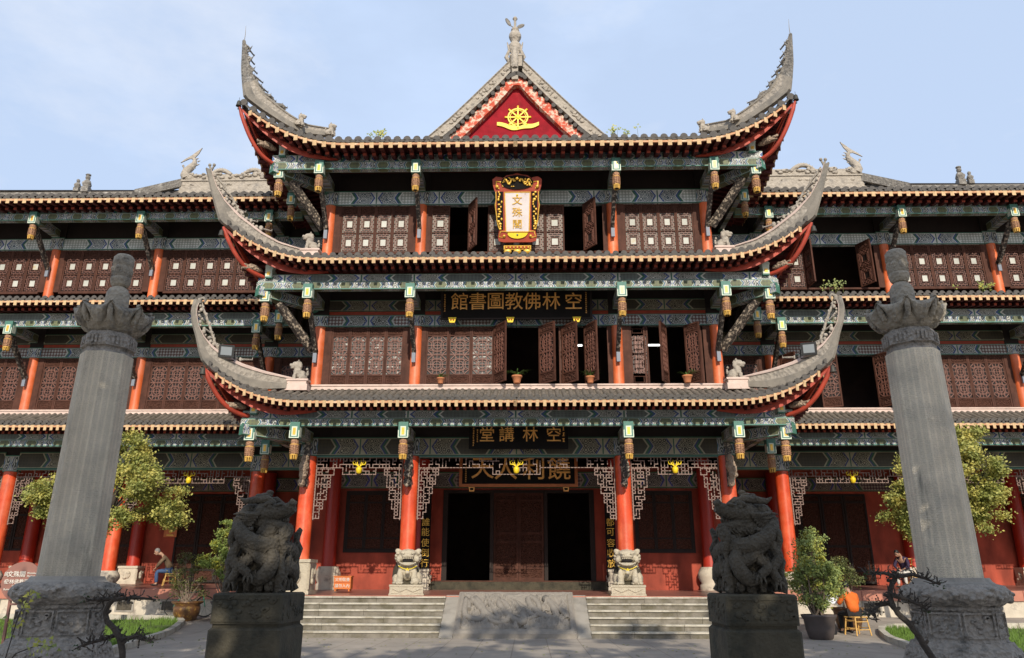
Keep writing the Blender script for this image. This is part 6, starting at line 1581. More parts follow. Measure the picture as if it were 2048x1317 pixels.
def bell(p, label):
    t = empty('wind_bell', p, label=label, cat='bell', group='wind bells under the upturned eave corners')
    m = MB(); m.lathe([(.13, -.30), (.115, -.26), (.095, -.14), (.085, -.06), (.05, -.02), (.0, 0)], 12, 0); m.build('bell_body', 'bell', t)
    m = MB(); m.tube([(0, 0, 0), (0, 0, .16)], .010, 5); m.tube([(0, 0, -.25), (0, 0, -.42)], .008, 5); m.ell((0, 0, -.44), (.04, .01, .05), 0, 6); m.build('clapper_wire', 'metal_dark', t); t.scale = (.72, .72, .72)
for lv, z in ((0, 7.35), (1, 11.80), (2, 16.52)):
    for sx in (-1, 1): bell(tuple(diag(U_C+.04, z, sx)), 'small dark bell hanging from the %s eave corner %s of the hall' % (('lowest', 'middle', 'top')[lv], 'left' if sx < 0 else 'right'))
for sx in (-1, 1):
    t = empty('floodlight', tuple(diag(2.10, 7.92, sx)+Vector((-.0, -.25, 0))), label='black floodlight with a pale glass front on the %s lower roof ridge' % ('left' if sx < 0 else 'right'), cat='floodlight', group='floodlights on the lower roof ridges')
    m = MB(); m.box(-.20, .20, 0, .10, -.17, .17); m.box(-.22, .22, -.02, .0, -.19, .19); m.tube([(-.24, .05, 0), (-.24, .12, -.25), (.24, .12, -.25), (.24, .05, 0)], .018, 5); m.build('housing', 'metal_dark', t)
    m = MB(); m.box(-.155, .155, -.028, -.02, -.125, .125); m.build('glass_front', 'lamp_glass', t); t.rotation_euler = (radians(8), 0, radians(-18*sx))
for x, w in ((4.84, .34), (2.13, .22)):
    t = empty('ceiling_tube_lamp', (x, 26.2, 9.50), label='lit white tube lamp seen through the %s open window of the middle storey' % ('right bay' if x > 3 else 'centre bay'), cat='lamp', group='lit tube lamps inside the middle storey')
    m = MB(); m.tube([(-w, 0, 0), (w, 0, 0)], .035, 8); m.build('tube', 'tube_light', t); m = MB(); m.box(-w-.05, w+.05, -.05, .05, .04, .09); m.build('bracket', 'metal_dark', t)

# orchid pots along the first roof
def orchid(p, s, label, seed, col='terracotta'):
    t = empty('flower_pot', p, label=label, cat='potted plant', group='potted orchids on the first roof')
    rnd = random.Random(seed); m = MB(); m.lathe([(.09, 0), (.13, .16), (.15, .17), (.15, .21), (.12, .21), (.10, .19)], 14, 0); m.build('pot', col, t)
    m = MB()
    for k in range(26):
        a = rnd.uniform(0, 2*pi); L_ = rnd.uniform(.25, .5); pts = []
        for i in range(6): f = i/5; pts.append(Vector((cos(a)*L_*f*.9, sin(a)*L_*f*.7, .19+L_*(1.1*f-.95*f*f*rnd.uniform(.7, 1.0)))))
        w = .016; V = []
        for i, q in enumerate(pts): ww = w*(1-abs(i/5-.4)*1.4); V += [q+Vector((-sin(a), cos(a), 0))*ww, q-Vector((-sin(a), cos(a), 0))*ww]
        m.add(V, [(2*i, 2*i+1, 2*i+3, 2*i+2) for i in range(5)], 0)
    m.build('leaves', 'leaf_orchid', t); t.scale = (s, s, s)
orchid((-2.42, 23.34, 7.38), .85, 'terracotta pot with a sparse orchid below the closed shutters of the centre bay', 1)
orchid((.02, 23.34, 7.38), 1.15, 'terracotta pot with a bushy orchid below the first open shutter', 2)
orchid((2.36, 23.34, 7.38), 1.0, 'terracotta pot with an upright orchid near the column right of the centre bay', 3)
orchid((5.44, 23.34, 7.38), 1.1, 'orange pot with a spiky orchid below the right bay shutters', 4)
orchid((10.25, 26.95, 7.36), .95, 'small terracotta pot with an orchid on the right wing roof', 5)

# =====================================================================
#                              PLANTS
# =====================================================================
def crown(name, clusters, n, size, m_, parent, seed=0, sub=9, squash=.8, clump=.33, droop=.3):
    rnd = random.Random(seed); m = MB(); tot = sum(c[3]**2 for c in clusters)
    for cx, cy, cz, r in clusters:
        subs = []
        for k in range(sub):
            d = Vector((rnd.gauss(0, 1), rnd.gauss(0, 1), rnd.gauss(0, 1))).normalized(); subs.append(Vector((cx, cy, cz))+Vector((d.x, d.y, d.z*squash))*r*rnd.uniform(.45, 1.0))
        for i in range(int(n*r*r/tot)):
            c = rnd.choice(subs); g = clump*r
            p = c+Vector((rnd.gauss(0, g), rnd.gauss(0, g), rnd.gauss(0, g*.65)))
            a = rnd.uniform(0, 2*pi); s_ = size*rnd.uniform(.6, 1.3)
            nrm = Vector((rnd.gauss(0, .6), rnd.gauss(0, .6)-.25, rnd.uniform(.1, 1))).normalized(); u = nrm.orthogonal().normalized(); v = nrm.cross(u); uu = u*cos(a)+v*sin(a); vv = nrm.cross(uu)
            V = [p-uu*s_*.5, p+vv*s_*.38-nrm*s_*.1*droop, p+uu*s_*.55, p-vv*s_*.38-nrm*s_*.1*droop]
            m.add(V, [(0, 1, 2), (0, 2, 3)], 0)
    return m.build(name, m_, parent)
def branches(name, base, clusters, r0, m_, parent, seed=0, stems=1, spread=.1, z0=0):
    rnd = random.Random(seed); m = MB()
    for s in range(stems):
        b = Vector(base)+Vector((rnd.uniform(-spread, spread), rnd.uniform(-spread, spread), 0))
        cl = clusters if stems == 1 else rnd.sample(clusters, max(1, len(clusters)//2))
        for c in cl:
            e = Vector(c[:3]); mid = b.lerp(e, .5)+Vector((rnd.uniform(-.1, .1), rnd.uniform(-.1, .1), -.15*(e-b).length)); mid.z = max(mid.z, b.z+.05)
            pts = []
            for i in range(8): t = i/7; pts.append(b*(1-t)**2+mid*2*t*(1-t)+e*t*t+Vector((rnd.uniform(-.02, .02), rnd.uniform(-.02, .02), 0)))
            m.tube(pts, [r0*(1-.85*i/7) for i in range(8)], 6)
            for q in range(3):
                d = Vector((rnd.uniform(-1, 1), rnd.uniform(-1, 1), rnd.uniform(0, 1))).normalized()*c[3]*.8; m.tube([pts[6], pts[6]+d*.5, e+d], [r0*.3, r0*.2, r0*.06], 4)
    return m.build(name, m_, parent)
def garden_tree(pos, pts, Y, label, seed, trunk, group, leafm='leaf_ginkgo', r=.46):
    x, y = pos; z0 = gz(x, y); t = empty('garden_tree', (x, y, z0), label=label, cat='tree', group=group)
    rnd = random.Random(seed); cl = [(a-x, (Y-y)+rnd.uniform(-.45, .45), b-z0, r*rnd.uniform(.85, 1.2)) for a, b in pts]
    m = MB(); T = [Vector((a-x, b-y, c-z0)) for a, b, c in trunk]; m.tube(T, [.13-.09*i/(len(T)-1) for i in range(len(T))], 9); m.build('trunk', 'bark', t)
    branches('limbs', T[len(T)//2], cl, .045, 'bark', t, seed)
    crown('crown', cl, 26000, .072, leafm, t, seed, sub=9, clump=.26)
    return t
LT = [(-11.36, 5.13), (-11.13, 4.62), (-11.39, 4.18), (-10.74, 3.83), (-10.04, 3.54), (-10.34, 3.12), (-11.06, 3.26), (-9.84, 3.19), (-12.13, 3.83), (-13.45, 3.83), (-13.52, 3.4), (-13.03, 3.12), (-12.86, 4.19), (-10.64, 4.11), (-11.5, 3.0)]
RT = [(13.08, 5.46), (13.1, 4.95), (13.16, 4.38), (13.22, 3.75), (13.15, 3.06), (12.96, 3.82), (11.54, 4.59), (11.26, 4.17), (10.98, 3.75), (10.78, 3.33), (11.15, 3.06), (11.73, 3.61), (12.13, 4.31), (11.45, 2.79), (12.54, 5.02)]
garden_tree((-11.9, 21.9), LT, 21.9, 'yellow-green garden tree rising behind the left stone pillar', 5, [(-11.9, 21.9, .02), (-11.8, 21.9, 1.0), (-12.0, 22, 2.2), (-11.7, 22, 3.2), (-11.4, 21.9, 4.4), (-11.36, 21.9, 5.1)], 'garden trees behind the stone pillars')
garden_tree((12.3, 21.9), RT, 21.9, 'yellow-green garden tree rising behind the right stone pillar', 6, [(12.3, 21.9, .02), (12.2, 21.9, 1.2), (12.4, 22, 2.4), (12.3, 22, 3.4), (12.8, 21.9, 4.5), (13.0, 21.9, 5.3)], 'garden trees behind the stone pillars', leafm='leaf_ginkgo', r=.44)

def potted_shrub(pos, zpot, pts, Y, label, seed, pot, leaf, n, size, r, stem='bark_pale', stems=5, potm=None, cat='potted shrub', rb=.028):
    x, y = pos; z0 = gz(x, y); t = empty('potted_shrub', (x, y, z0), label=label, cat=cat)
    m = MB(); m.lathe(pot[0], 26, 0); o = m.build('pot', potm, t)
    m = MB(); zr = pot[1]; m.lathe([(pot[2], zr-.06), (pot[2]*.6, zr-.03), (.02, zr-.02)], 16, 0); m.build('soil', 'soil', t)
    rnd = random.Random(seed); cl = [(a-x, (Y-y)+rnd.uniform(-r, r), b-z0, r*rnd.uniform(.8, 1.2)) for a, b in pts]
    branches('stems', (0, 0, zr-.05), cl, rb, stem, t, seed, stems=stems, spread=.12)
    crown('foliage', cl, n, size, leaf, t, seed, sub=8, clump=.32)
    return t
RS = [(7.89, 2.47), (7.75, 2.22), (8.12, 2.15), (7.61, 1.77), (8.13, 1.71), (8.44, 1.58), (7.51, 1.46), (7.95, 1.33), (8.32, 1.21), (7.65, 1.02), (8.02, 0.9), (8.29, 1.46), (7.39, 1.58), (7.83, 1.96)]
RS2 = [(9.36, 1.93), (9.55, 1.73), (9.62, 1.46), (9.4, 1.19), (9.25, 1.59)]
LS = [(-10.35, 2.16), (-10.48, 1.93), (-10.09, 2.01), (-10.51, 1.64), (-10.12, 1.64), (-9.83, 1.79), (-10.55, 1.34), (-9.7, 1.42), (-10.15, 1.27), (-10.59, 1.05), (-9.81, 1.05)]
LS2 = [(-8.97, 3.06), (-9.03, 2.68), (-9.16, 2.45), (-9.38, 2.3), (-9.18, 2.0), (-8.97, 2.15), (-9.4, 1.86), (-9.14, 1.64), (-8.88, 1.42), (-9.57, 2.0), (-9.0, 1.78)]
pot_big = [(.26, 0), (.30, .03), (.36, .25), (.39, .48), (.44, .55), (.45, .60), (.41, .60), (.38, .54)]
potted_shrub((7.90, 21.1), 0, [(a, b) for a, b in RS], 21.1, 'broad green and yellow shrub in a grey pot right of the steps', 3, (pot_big, .58, .38), 'leaf_green', 11000, .060, .30, potm='grey_pot')
potted_shrub((9.45, 23.1), 0, RS2, 23.1, 'dull green bush in a dark pot behind the person in orange', 4, (pot_big, .58, .38), 'leaf_bush', 2600, .05, .26, potm='glazed_pot')
pot_gl = [(.24, 0), (.26, .04), (.30, .06), (.38, .20), (.40, .38), (.37, .46), (.46, .52), (.47, .56), (.42, .56), (.36, .50)]
potted_shrub((-10.15, 24.5), 0, LS, 24.5, 'brownish bonsai bush with many stems in a glazed brown pot', 7, (pot_gl, .54, .36), 'leaf_bush', 2800, .045, .22, potm='glazed_pot', stems=7, rb=.018)
potted_shrub((-8.85, 24.2), 0, LS2, 24.2, 'pale yellow-green shrub half hidden behind the left dragon pedestal', 9, (pot_big, .58, .38), 'leaf_pale', 6500, .062, .22, potm='grey_pot', stems=4)

def gnarled(label, x0, main, subs, seed):
    Y = 6.5; t = empty('gnarled_bonsai', (x0, Y, 0), label=label, cat='bonsai', group='bare gnarled bonsai in the foreground')
    rnd = random.Random(seed); m = MB()
    base = [(x0, 0), (x0+.03, .3), (x0-.02, .6)]
    P = [(a, b) for a, b in base]+list(main); pts = [Vector((a-x0, rnd.uniform(-.02, .02), b)) for a, b in P]
    out = []
    for i in range(len(pts)-1):
        p0, p1, p2, p3 = pts[max(i-1, 0)], pts[i], pts[i+1], pts[min(i+2, len(pts)-1)]
        for k in range(5): q = k/5; out.append(.5*((2*p1)+(-p0+p2)*q+(2*p0-5*p1+4*p2-p3)*q*q+(-p0+3*p1-3*p2+p3)*q**3))
    out.append(pts[-1]); N = len(out)
    m.tube([p+Vector((rnd.uniform(-.004, .004), 0, 0)) for p in out], [.030*(1-.40*i/N)*(1+.14*noise.noise(Vector((i*.9, seed, 0)))) for i in range(N)], 9)
    for i in range(8, N, 6): d = Vector((rnd.choice((-1, 1)), rnd.uniform(-.5, .5), rnd.uniform(0, 1))).normalized(); m.tube([out[i], out[i]+d*.05], [.018, .012], 5)
    trunk = m.build('trunk', 'bark', t)
    m = MB(); lf = MB()
    for br in subs:
        q = [Vector((a-x0, rnd.uniform(-.05, .05), b)) for a, b in br]
        m.tube(q, [.020-.013*i/(len(q)-1) for i in range(len(q))], 6)
        for i in range(len(q)-1):
            for k in range(11):
                p = q[i].lerp(q[i+1], rnd.random()); cur = p; d = Vector((rnd.uniform(-1, 1), rnd.uniform(-1, 1), rnd.uniform(-.35, .75))).normalized(); seg = [cur]
                for j in range(4): d = (d+Vector((rnd.uniform(-.8, .8), rnd.uniform(-.8, .8), rnd.uniform(-.5, .6)))).normalized(); cur = cur+d*rnd.uniform(.012, .032); seg.append(cur)
                m.tube(seg, [.007, .006, .005, .004, .002], 4)
                for s_ in seg[2:]:
                    if rnd.random() < .75: m.ell(s_, rnd.uniform(.003, .008), 0, 5)
        e = q[-1]
        for k in range(7): p = e+Vector((rnd.gauss(0, .02), rnd.gauss(0, .03), rnd.gauss(0, .014))); a = rnd.uniform(0, 6.3); lf.add([p, p+Vector((cos(a)*.02, .01, sin(a)*.02)), p+Vector((cos(a+1)*.022, -.01, sin(a+1)*.022))], [(0, 1, 2)], 0)
    m.build('twigs', 'bark', t); lf.build('leaves', 'leaf_dark', t)
gnarled('bare twisted bonsai before the left stone pillar', -2.98, [(-2.90, .82), (-2.93, .98), (-2.99, 1.08), (-3.09, 1.17), (-3.1, 1.26), (-3.05, 1.32), (-3.01, 1.36)],
        [[(-3.05, 1.32), (-2.96, 1.33), (-2.86, 1.34), (-2.72, 1.32)], [(-3.05, 1.33), (-3.16, 1.32), (-3.26, 1.32)], [(-2.94, 1.02), (-2.83, 1.04), (-2.74, 1.02), (-2.67, 1.0)], [(-2.98, 1.06), (-3.09, 1.02), (-3.2, .99), (-3.28, .96)]], 1)
gnarled('bare twisted bonsai before the right stone pillar', 3.62, [(3.56, .82), (3.48, 1.0), (3.4, 1.14), (3.32, 1.22), (3.27, 1.3), (3.27, 1.4), (3.32, 1.49), (3.35, 1.53)],
        [[(3.33, 1.51), (3.23, 1.54), (3.12, 1.53)], [(3.33, 1.51), (3.47, 1.53), (3.58, 1.50), (3.70, 1.45)], [(3.27, 1.31), (3.17, 1.29), (3.1, 1.24), (3.04, 1.22)], [(3.27, 1.37), (3.38, 1.34), (3.47, 1.30), (3.58, 1.25)]], 2)
# small leafy sprig entering at the left edge
m_ = MB(); t = empty('leafy_twig', (-3.75, 6.3, 0), label='leafy twigs of a low bush at the left edge of the foreground', cat='bush'); rnd = random.Random(5); lf = MB()
for q in ([(-.02, 0, 0), (0, 0, .7), (.06, 0, 1.2), (.12, 0, 1.37)], [(0, 0, .8), (.10, 0, .93), (.26, 0, .99), (.38, 0, .98)]):
    m_.tube(q, [.006, .005, .004, .002], 5)
    for k in range(30):
        a = q[2]; b = q[3]; f = rnd.uniform(-.5, 1.1); p = Vector(a).lerp(Vector(b), f)+Vector((rnd.gauss(0, .03), rnd.gauss(0, .05), rnd.gauss(0, .025))); an = rnd.uniform(0, 6.3)
        lf.add([p, p+Vector((cos(an)*.035, .012, sin(an)*.035)), p+Vector((cos(an+.9)*.035, -.012, sin(an+.9)*.035))], [(0, 1, 2)], 0)
m_.build('twigs', 'bark', t); lf.build('leaves', 'leaf_green', t)
# tufts of weed on the roofs
wd = [((12.0, 26.9, 11.78), .30, 'low bushy weed on the second roof of the right wing'), ((17.4, 26.9, 11.78), .24, 'yellowish weed on the second roof of the right wing, beyond the stone pillar'), ((3.6, 22.3, 15.75), .2, 'thin weeds on the top roof right of the gable'), ((-4.6, 22.2, 15.7), .14, 'tiny weeds on the top roof left of the gable'), ((-8.4, 26.9, 11.95), .2, 'small weed by the shutters where the left wing meets the hall')]
for i, (p, s, lb) in enumerate(wd):
    t = empty('roof_weed', p, label=lb, cat='weed', group='weeds growing on the roofs'); m = MB(); rnd = random.Random(i); lf = MB()
    for k in range(12):
        x = rnd.gauss(0, s*1.2); q = Vector((x+rnd.uniform(-.05, .05), rnd.uniform(-.1, .1), s*rnd.uniform(.6, 1.5))); m.tube([(x, 0, -.2), q], [.008, .004], 4)
        for j in range(5): pp = q+Vector((rnd.gauss(0, .05), rnd.gauss(0, .05), rnd.gauss(0, .05))); a = rnd.uniform(0, 6.3); lf.add([pp, pp+Vector((cos(a)*.08, 0, sin(a)*.08)), pp+Vector((cos(a+.9)*.08, 0, sin(a+.9)*.08))], [(0, 1, 2)], 0)
    m.build('stalks', 'leaf_bush', t); lf.build('leaves', 'leaf_green' if i != 1 else 'leaf_pale', t)

# =====================================================================
#                     SMALL THINGS IN THE COURT
# =====================================================================
t = empty('notice_box', (-5.6, 25.5, 1.07), label='small orange box sign with white writing on the veranda left of the doorway', cat='box sign')
m = MB(); m.box(-.27, .27, -.16, .16, .07, .46, 0); m.box(-.29, .29, -.18, .18, .44, .47, 0); m.box(-.275, .275, -.165, -.16, .255, .27, 1)
for a in (-.24, .20):
    for b in (-.15, .11): m.box(a, a+.04, b, b+.04, 0, .07, 0)
m.build('box', ['sign_orange', 'frame_red'], t)
lettering('white_writing', [('文明敬香', 0, .36, .12, .002), ('請勿入內', 0, .17, .12, .002)], 'sign_text', t).location = (0, -.17, 0)
t = empty('info_sign', (-10.30, 16.5, 0), label='round brown sign with white Chinese and English writing beside the left stone pillar', cat='sign')
m = MB(); n = 32; V = [(.42*cos(2*pi*k/n), 0, 1.40+.40*sin(2*pi*k/n)) for k in range(n)]; m.prism([(v[0], v[2]) for v in V], -.02, .02); m.build('round_panel', 'sign_brown', t)
m = MB(); m.bar((-.20, .04, 1.4), (-.16, .04, 0), .05, .05); m.bar((.20, .04, 1.4), (.24, .04, 0), .05, .05); m.bar((-.2, .04, .95), (.22, .04, .95), .04, .04); m.build('posts', 'sign_brown', t)
lettering('white_writing', [('文殊閣', -.12, 1.55, .13, .003), ('Wenshu', .20, 1.57, .055, 0), ('Pavilion', .20, 1.51, .055, 0), ('空林佛教圖書館', .02, 1.40, .105, .002), ('空林佛教圖書館', .02, 1.31, .055, 0), ('Kong Lin Buddhist Library', 0, 1.24, .062, .001), ('國', -.33, 1.55, .09, 0), ('★', -.33, 1.40, .07, 0)], 'sign_text', t).location = (0, -.03, 0)
t = empty('wall_notice', (-14.65, 32.4, 3.08), label='orange notice with a gilt mark on the red wall of the left wing', cat='notice'); m = MB(); m.box(-.27, .27, 0, .03, 0, .44); m.build('panel', 'sign_orange', t); m = MB(); m.ell((0, -.005, .24), (.08, .01, .10), 0, 10); m.box(-.15, .15, -.006, 0, .06, .10); m.build('mark', 'gilt', t)
t = empty('bicycle', (-10.45, 25.35, .28), label='green bicycle leaning behind the glazed bonsai pot', cat='bicycle')
for x in (-.5, .5):
    m = MB(); m.tube([(.31*cos(a), 0, .33+.31*sin(a)) for a in [2*pi*k/24 for k in range(25)]], .018, 6, 0); 
    for k in range(10): m.tube([(0, 0, .33), (.3*cos(k*.628), 0, .33+.3*sin(k*.628))], .003, 3, 1)
    m.build('wheel', ['rubber', 'metal_dark'], t, (x, 0, 0))
m = MB(); 
for a, b in (((-.5, .33), (-.12, .30)), ((-.12, .30), (-.22, .80)), ((-.5, .33), (-.2, .72)), ((-.12, .30), (.36, .72)), ((-.2, .72), (.34, .78)), ((.34, .95), (.5, .33))): m.tube([(a[0], 0, a[1]), (b[0], 0, b[1])], .016, 6)
m.build('frame', 'bike_green', t); m = MB(); m.tube([(.34, -.25, .98), (.36, 0, .96), (.34, .25, .98)], .014, 6); m.build('handlebar', 'metal_dark', t); m = MB(); m.ell((-.23, 0, .83), (.13, .07, .035), 0, 8); m.build('saddle', 'rubber', t)

def bamboo_chair(p, rz, label, back=False, s=1.0):
    t = empty('bamboo_chair' if back else 'bamboo_stool', p, rz, label=label, cat='chair' if back else 'stool', group='bamboo seats')
    m = MB(); m.box(-.21, .21, -.19, .19, .43, .455); m.build('seat', 'bamboo', t)
    for a in (-1, 1):
        for b in (-1, 1):
            m = MB(); m.tube([(a*.23, b*.21, 0), (a*.18, b*.16, .45 if not (back and b > 0) else .98)], .018, 8); m.build('leg', 'bamboo', t)
    m = MB()
    for b in (-1, 1): m.tube([(-.215, b*.195, .14), (.215, b*.195, .14)], .012, 6); m.tube([(-.195, b*.175, .33), (.195, b*.175, .33)], .012, 6)
    for a in (-1, 1): m.tube([(a*.215, -.195, .18), (a*.215, .195, .18)], .012, 6); m.tube([(a*.195, -.175, .36), (a*.195, .175, .36)], .012, 6)
    m.build('rungs', 'bamboo', t)
    if back: m = MB(); m.tube([(-.26, .15, .97), (.26, .15, .97)], .020, 8); m.tube([(-.16, .15, .78), (.16, .15, .78)], .014, 6); m.build('backrest', 'bamboo', t)
    t.scale = (s, s, s); return t

def skin(name, joints, edges, m_, parent, sub=1):
    me = bpy.data.meshes.new(name); me.from_pydata([j[:3] for j in joints], edges, []); o = bpy.data.objects.new(name, me); COL.objects.link(o)
    md = o.modifiers.new('s', 'SKIN'); md.use_smooth_shade = True; md.branch_smoothing = .4
    for v, j in zip(me.skin_vertices[0].data, joints): v.radius = (j[3], j[4] if len(j) > 4 else j[3])
    me.skin_vertices[0].data[0].use_root = True
    if sub: ss = o.modifiers.new('b', 'SUBSURF'); ss.levels = ss.render_levels = sub
    bpy.context.view_layer.update(); e = bpy.data.meshes.new_from_object(o.evaluated_get(bpy.context.evaluated_depsgraph_get())); bpy.data.objects.remove(o); bpy.data.meshes.remove(me)
    e.name = name; e.materials.clear(); e.materials.append(MATS[m_]); o = bpy.data.objects.new(name, e); COL.objects.link(o); o.parent = parent
    return o
def hand(p, d, side, m_, parent):
    """palm with four fingers of unequal length and a thumb, slightly curled"""
    d = Vector(d).normalized(); up = Vector((0, 0, 1)); s = d.cross(up); s = (s if s.length > .1 else Vector((1, 0, 0))).normalized()*side; nrm = s.cross(d)*side
    J = [(*p, .022, .016), (*(Vector(p)+d*.05), .034, .015)]; E = [(0, 1)]; P = Vector(p)
    for k, (o, L_) in enumerate(((-.027, .062), (-.009, .074), (.010, .070), (.028, .054))):
        b = P+d*.075+s*o; q = b+d*L_*.5-nrm*.008; e = q+d*L_*.38-nrm*.022; i = len(J); J += [(*b, .0095), (*q, .0088), (*e, .007)]; E += [(1, i), (i, i+1), (i+1, i+2)]
    b = P+d*.025-s*.036; q = b+d*.03-s*.02; e = q+d*.03-nrm*.008; i = len(J); J += [(*b, .012), (*q, .011), (*e, .009)]; E += [(0, i), (i, i+1), (i+1, i+2)]
    return J, E
def seated(pos, rz, label, pose, mats_, hair, name='person', standing=0):
    """local frame: faces -y; pose dict of joints"""
    t = empty(name, pos, rz, label=label, cat='person')
    p = pose; J = []; E = []
    def a(k, r, r2=None, link=None):
        J.append((*p[k], r, r2 or r)); idx[k] = len(J)-1
        if link is not None: E.append((idx[link], idx[k]))
    idx = {}
    a('hip', .13, .10); a('belly', .125, .095, 'hip'); a('chest', .14, .10, 'belly'); a('neck', .052, .052, 'chest'); a('skull', .055, .055, 'neck')
    for s in ('L', 'R'):
        a('sh'+s, .055, .055, 'chest'); a('el'+s, .042, .042, 'sh'+s); a('wr'+s, .026, .024, 'el'+s)
        a('th'+s, .085, .085, 'hip'); a('kn'+s, .058, .058, 'th'+s); a('an'+s, .038, .038, 'kn'+s); a('to'+s, .035, .03, 'an'+s)
        d = Vector(p['wr'+s])-Vector(p['el'+s]); hj, he = hand(tuple(Vector(p['wr'+s])+d.normalized()*.01), d, 1 if s == 'L' else -1, 'skin', None)
        o = len(J); J += hj; E += [(x+o, y+o) for x, y in he]; E.append((idx['wr'+s], o))
    body = skin('body', J, E, mats_['skin'], t)
    # head with a face
    h = Vector(p['head']); f = Vector(p['face']).normalized(); up = Vector((0, 0, 1)); side = f.cross(up).normalized(); up2 = side.cross(f)
    M = Matrix((side, f, up2)).transposed()
    m = MB(); m.ell(h, (.075, .092, .112), 0, 16, M)
    m.ell(h+f*.030-up2*.062, (.052, .058, .046), 0, 12, M)
    m.ell(h+f*.096-up2*.014, (.014, .022, .026), 0, 8, M)
    for s in (-1, 1):
        m.ell(h+side*s*.078-up2*.010-f*.005, (.012, .022, .032), 0, 8, M)
        m.ell(h+side*s*.030+f*.080+up2*.010, (.014, .010, .007), 1, 8, M); m.ell(h+side*s*.030+f*.080+up2*.032, (.020, .010, .004), 1, 6, M)
    m.ell(h+f*.088-up2*.056, (.024, .010, .006), 2, 8, M); m.tube([h-up2*.06-f*.01, Vector(p['neck'])], [.052, .055], 10)
    m.build('head', [mats_['skin'], 'hair', 'iron_red'], t)
    m = MB(); m.ell(h-f*.022+up2*.026, (.084, .094, .108), 0, 14, M)
    if hair[1]: m.ell(h-f*.085+up2*.0, (.045, .045, .05), 0, 10, M)
    m.build('hair', hair[0], t)
    # jacket and trousers as continuous garments
    k = ['hip', 'belly', 'chest', 'neck']; JJ = [(p['hip'][0], p['hip'][1]+.02, p['hip'][2]-.03, .205, .165), (*p['belly'], .175, .14), (*p['chest'], .175, .13), (*(Vector(p['chest']).lerp(Vector(p['neck']), .9)), .07, .065)]; EE = [(0, 1), (1, 2), (2, 3)]
    for s in ('L', 'R'):
        i = len(JJ); w = Vector(p['el'+s]).lerp(Vector(p['wr'+s]), .88); JJ += [(*p['sh'+s], .072, .072), (*p['el'+s], .058, .058), (*w, .040, .040)]; EE += [(2, i), (i, i+1), (i+1, i+2)]
    skin('jacket', JJ, EE, mats_['top'], t)
    JJ = [(*p['hip'], .15, .12)]; EE = []
    for s in ('L', 'R'):
        i = len(JJ); w = Vector(p['kn'+s]).lerp(Vector(p['an'+s]), .92); JJ += [(*p['th'+s], .10, .10), (*p['kn'+s], .072, .072), (*w, .056, .056)]; EE += [(0, i), (i, i+1), (i+1, i+2)]
    skin('trousers', JJ, EE, mats_['legs'], t)
    for s in ('L', 'R'):
        m = MB(); an = Vector(p['an'+s]); to = Vector(p['to'+s]); d = (to-an); d.z = 0; d.normalize(); m.ell(an+d*.06-Vector((0, 0, .028)), (.045, .13, .035), 0, 10, Matrix((Vector((-d.y, d.x, 0)), d, Vector((0, 0, 1)))).transposed()); m.build('shoe', 'rubber', t)
    return t
def pose(lean=.1, arm='lap', headfwd=0, face=(0, -1, -.2)):
    P = dict(hip=(0, .02, .54), belly=(0, .02-lean*.35, .70), chest=(0, .02-lean, .90), neck=(0, -.0-lean*1.35, 1.08), skull=(0, -.03-lean*1.5-headfwd*.5, 1.15), head=(0, -.05-lean*1.6-headfwd, 1.20-headfwd*.6), face=face)
    for s, x in (('L', -1), ('R', 1)):
        P['sh'+s] = (x*.17, -lean, 1.0-.02); P['th'+s] = (x*.10, -.06, .52); P['kn'+s] = (x*.13, -.46, .50); P['an'+s] = (x*.13, -.42, .07); P['to'+s] = (x*.14, -.55, .04)
        if arm == 'lap': P['el'+s] = (x*.25, -lean-.08, .72); P['wr'+s] = (x*.12, -.36, .64)
        elif arm == 'knee': P['el'+s] = (x*.22, -lean-.16, .74); P['wr'+s] = (x*.10, -.50, .62)
        else: P['el'+s] = (x*.26, -lean-.10, .74); P['wr'+s] = (x*.15, -lean-.34, .82)
    return P
zo = gz(9.1, 22.1)
bamboo_chair((9.26, 22.1, zo), radians(20), 'low bamboo stool under the person in orange', s=1.05)
pp = seated((9.22, 22.12, zo+.02), radians(188), 'person in an orange jacket seen from behind, sitting on a stool and reading a paper', pose(.10, 'read', .04, (-.15, -1, -.4)), dict(skin='skin', top='cloth_orange', legs='cloth_black'), ('hair', True)); pp.scale = (1.04,)*3
t = empty('newspaper', (8.84, 22.50, zo+.80), radians(20), label='open sheet of paper held by the person in orange', cat='paper'); m = MB(); m.add([(-.22, 0, 0), (0, .03, -.01), (0, .12, .26), (-.22, .08, .28), (.22, 0, .0), (.22, .08, .28)], [(0, 1, 2, 3), (1, 4, 5, 2)]); m.add([(-.22, .004, 0), (0, .034, -.01), (0, .124, .26), (-.22, .084, .28), (.22, .004, .0), (.22, .084, .28)], [(3, 2, 1, 0), (2, 5, 4, 1)]); m.build('sheet', 'paper', t)
bamboo_chair((-12.50, 28.2, 1.185), radians(-60), 'bamboo stool under the person in blue jeans', s=.95)
seated((-12.50, 28.2, 1.185), radians(-62), 'person in blue jeans bending forward on a stool on the left veranda', pose(.26, 'knee', .06, (0, -1, -.5)), dict(skin='skin', top='cloth_tan', legs='cloth_jeans'), ('hair_grey', False))
bamboo_chair((13.95, 28.2, 1.185), radians(28), 'bamboo chair with a back rail on the right veranda', back=True)
seated((13.72, 28.25, 1.185), radians(-50), 'person in dark purple with head bowed on the right veranda', pose(.24, 'lap', .10, (0, -1, -.9)), dict(skin='skin', top='cloth_purple', legs='cloth_white'), ('hair', False))
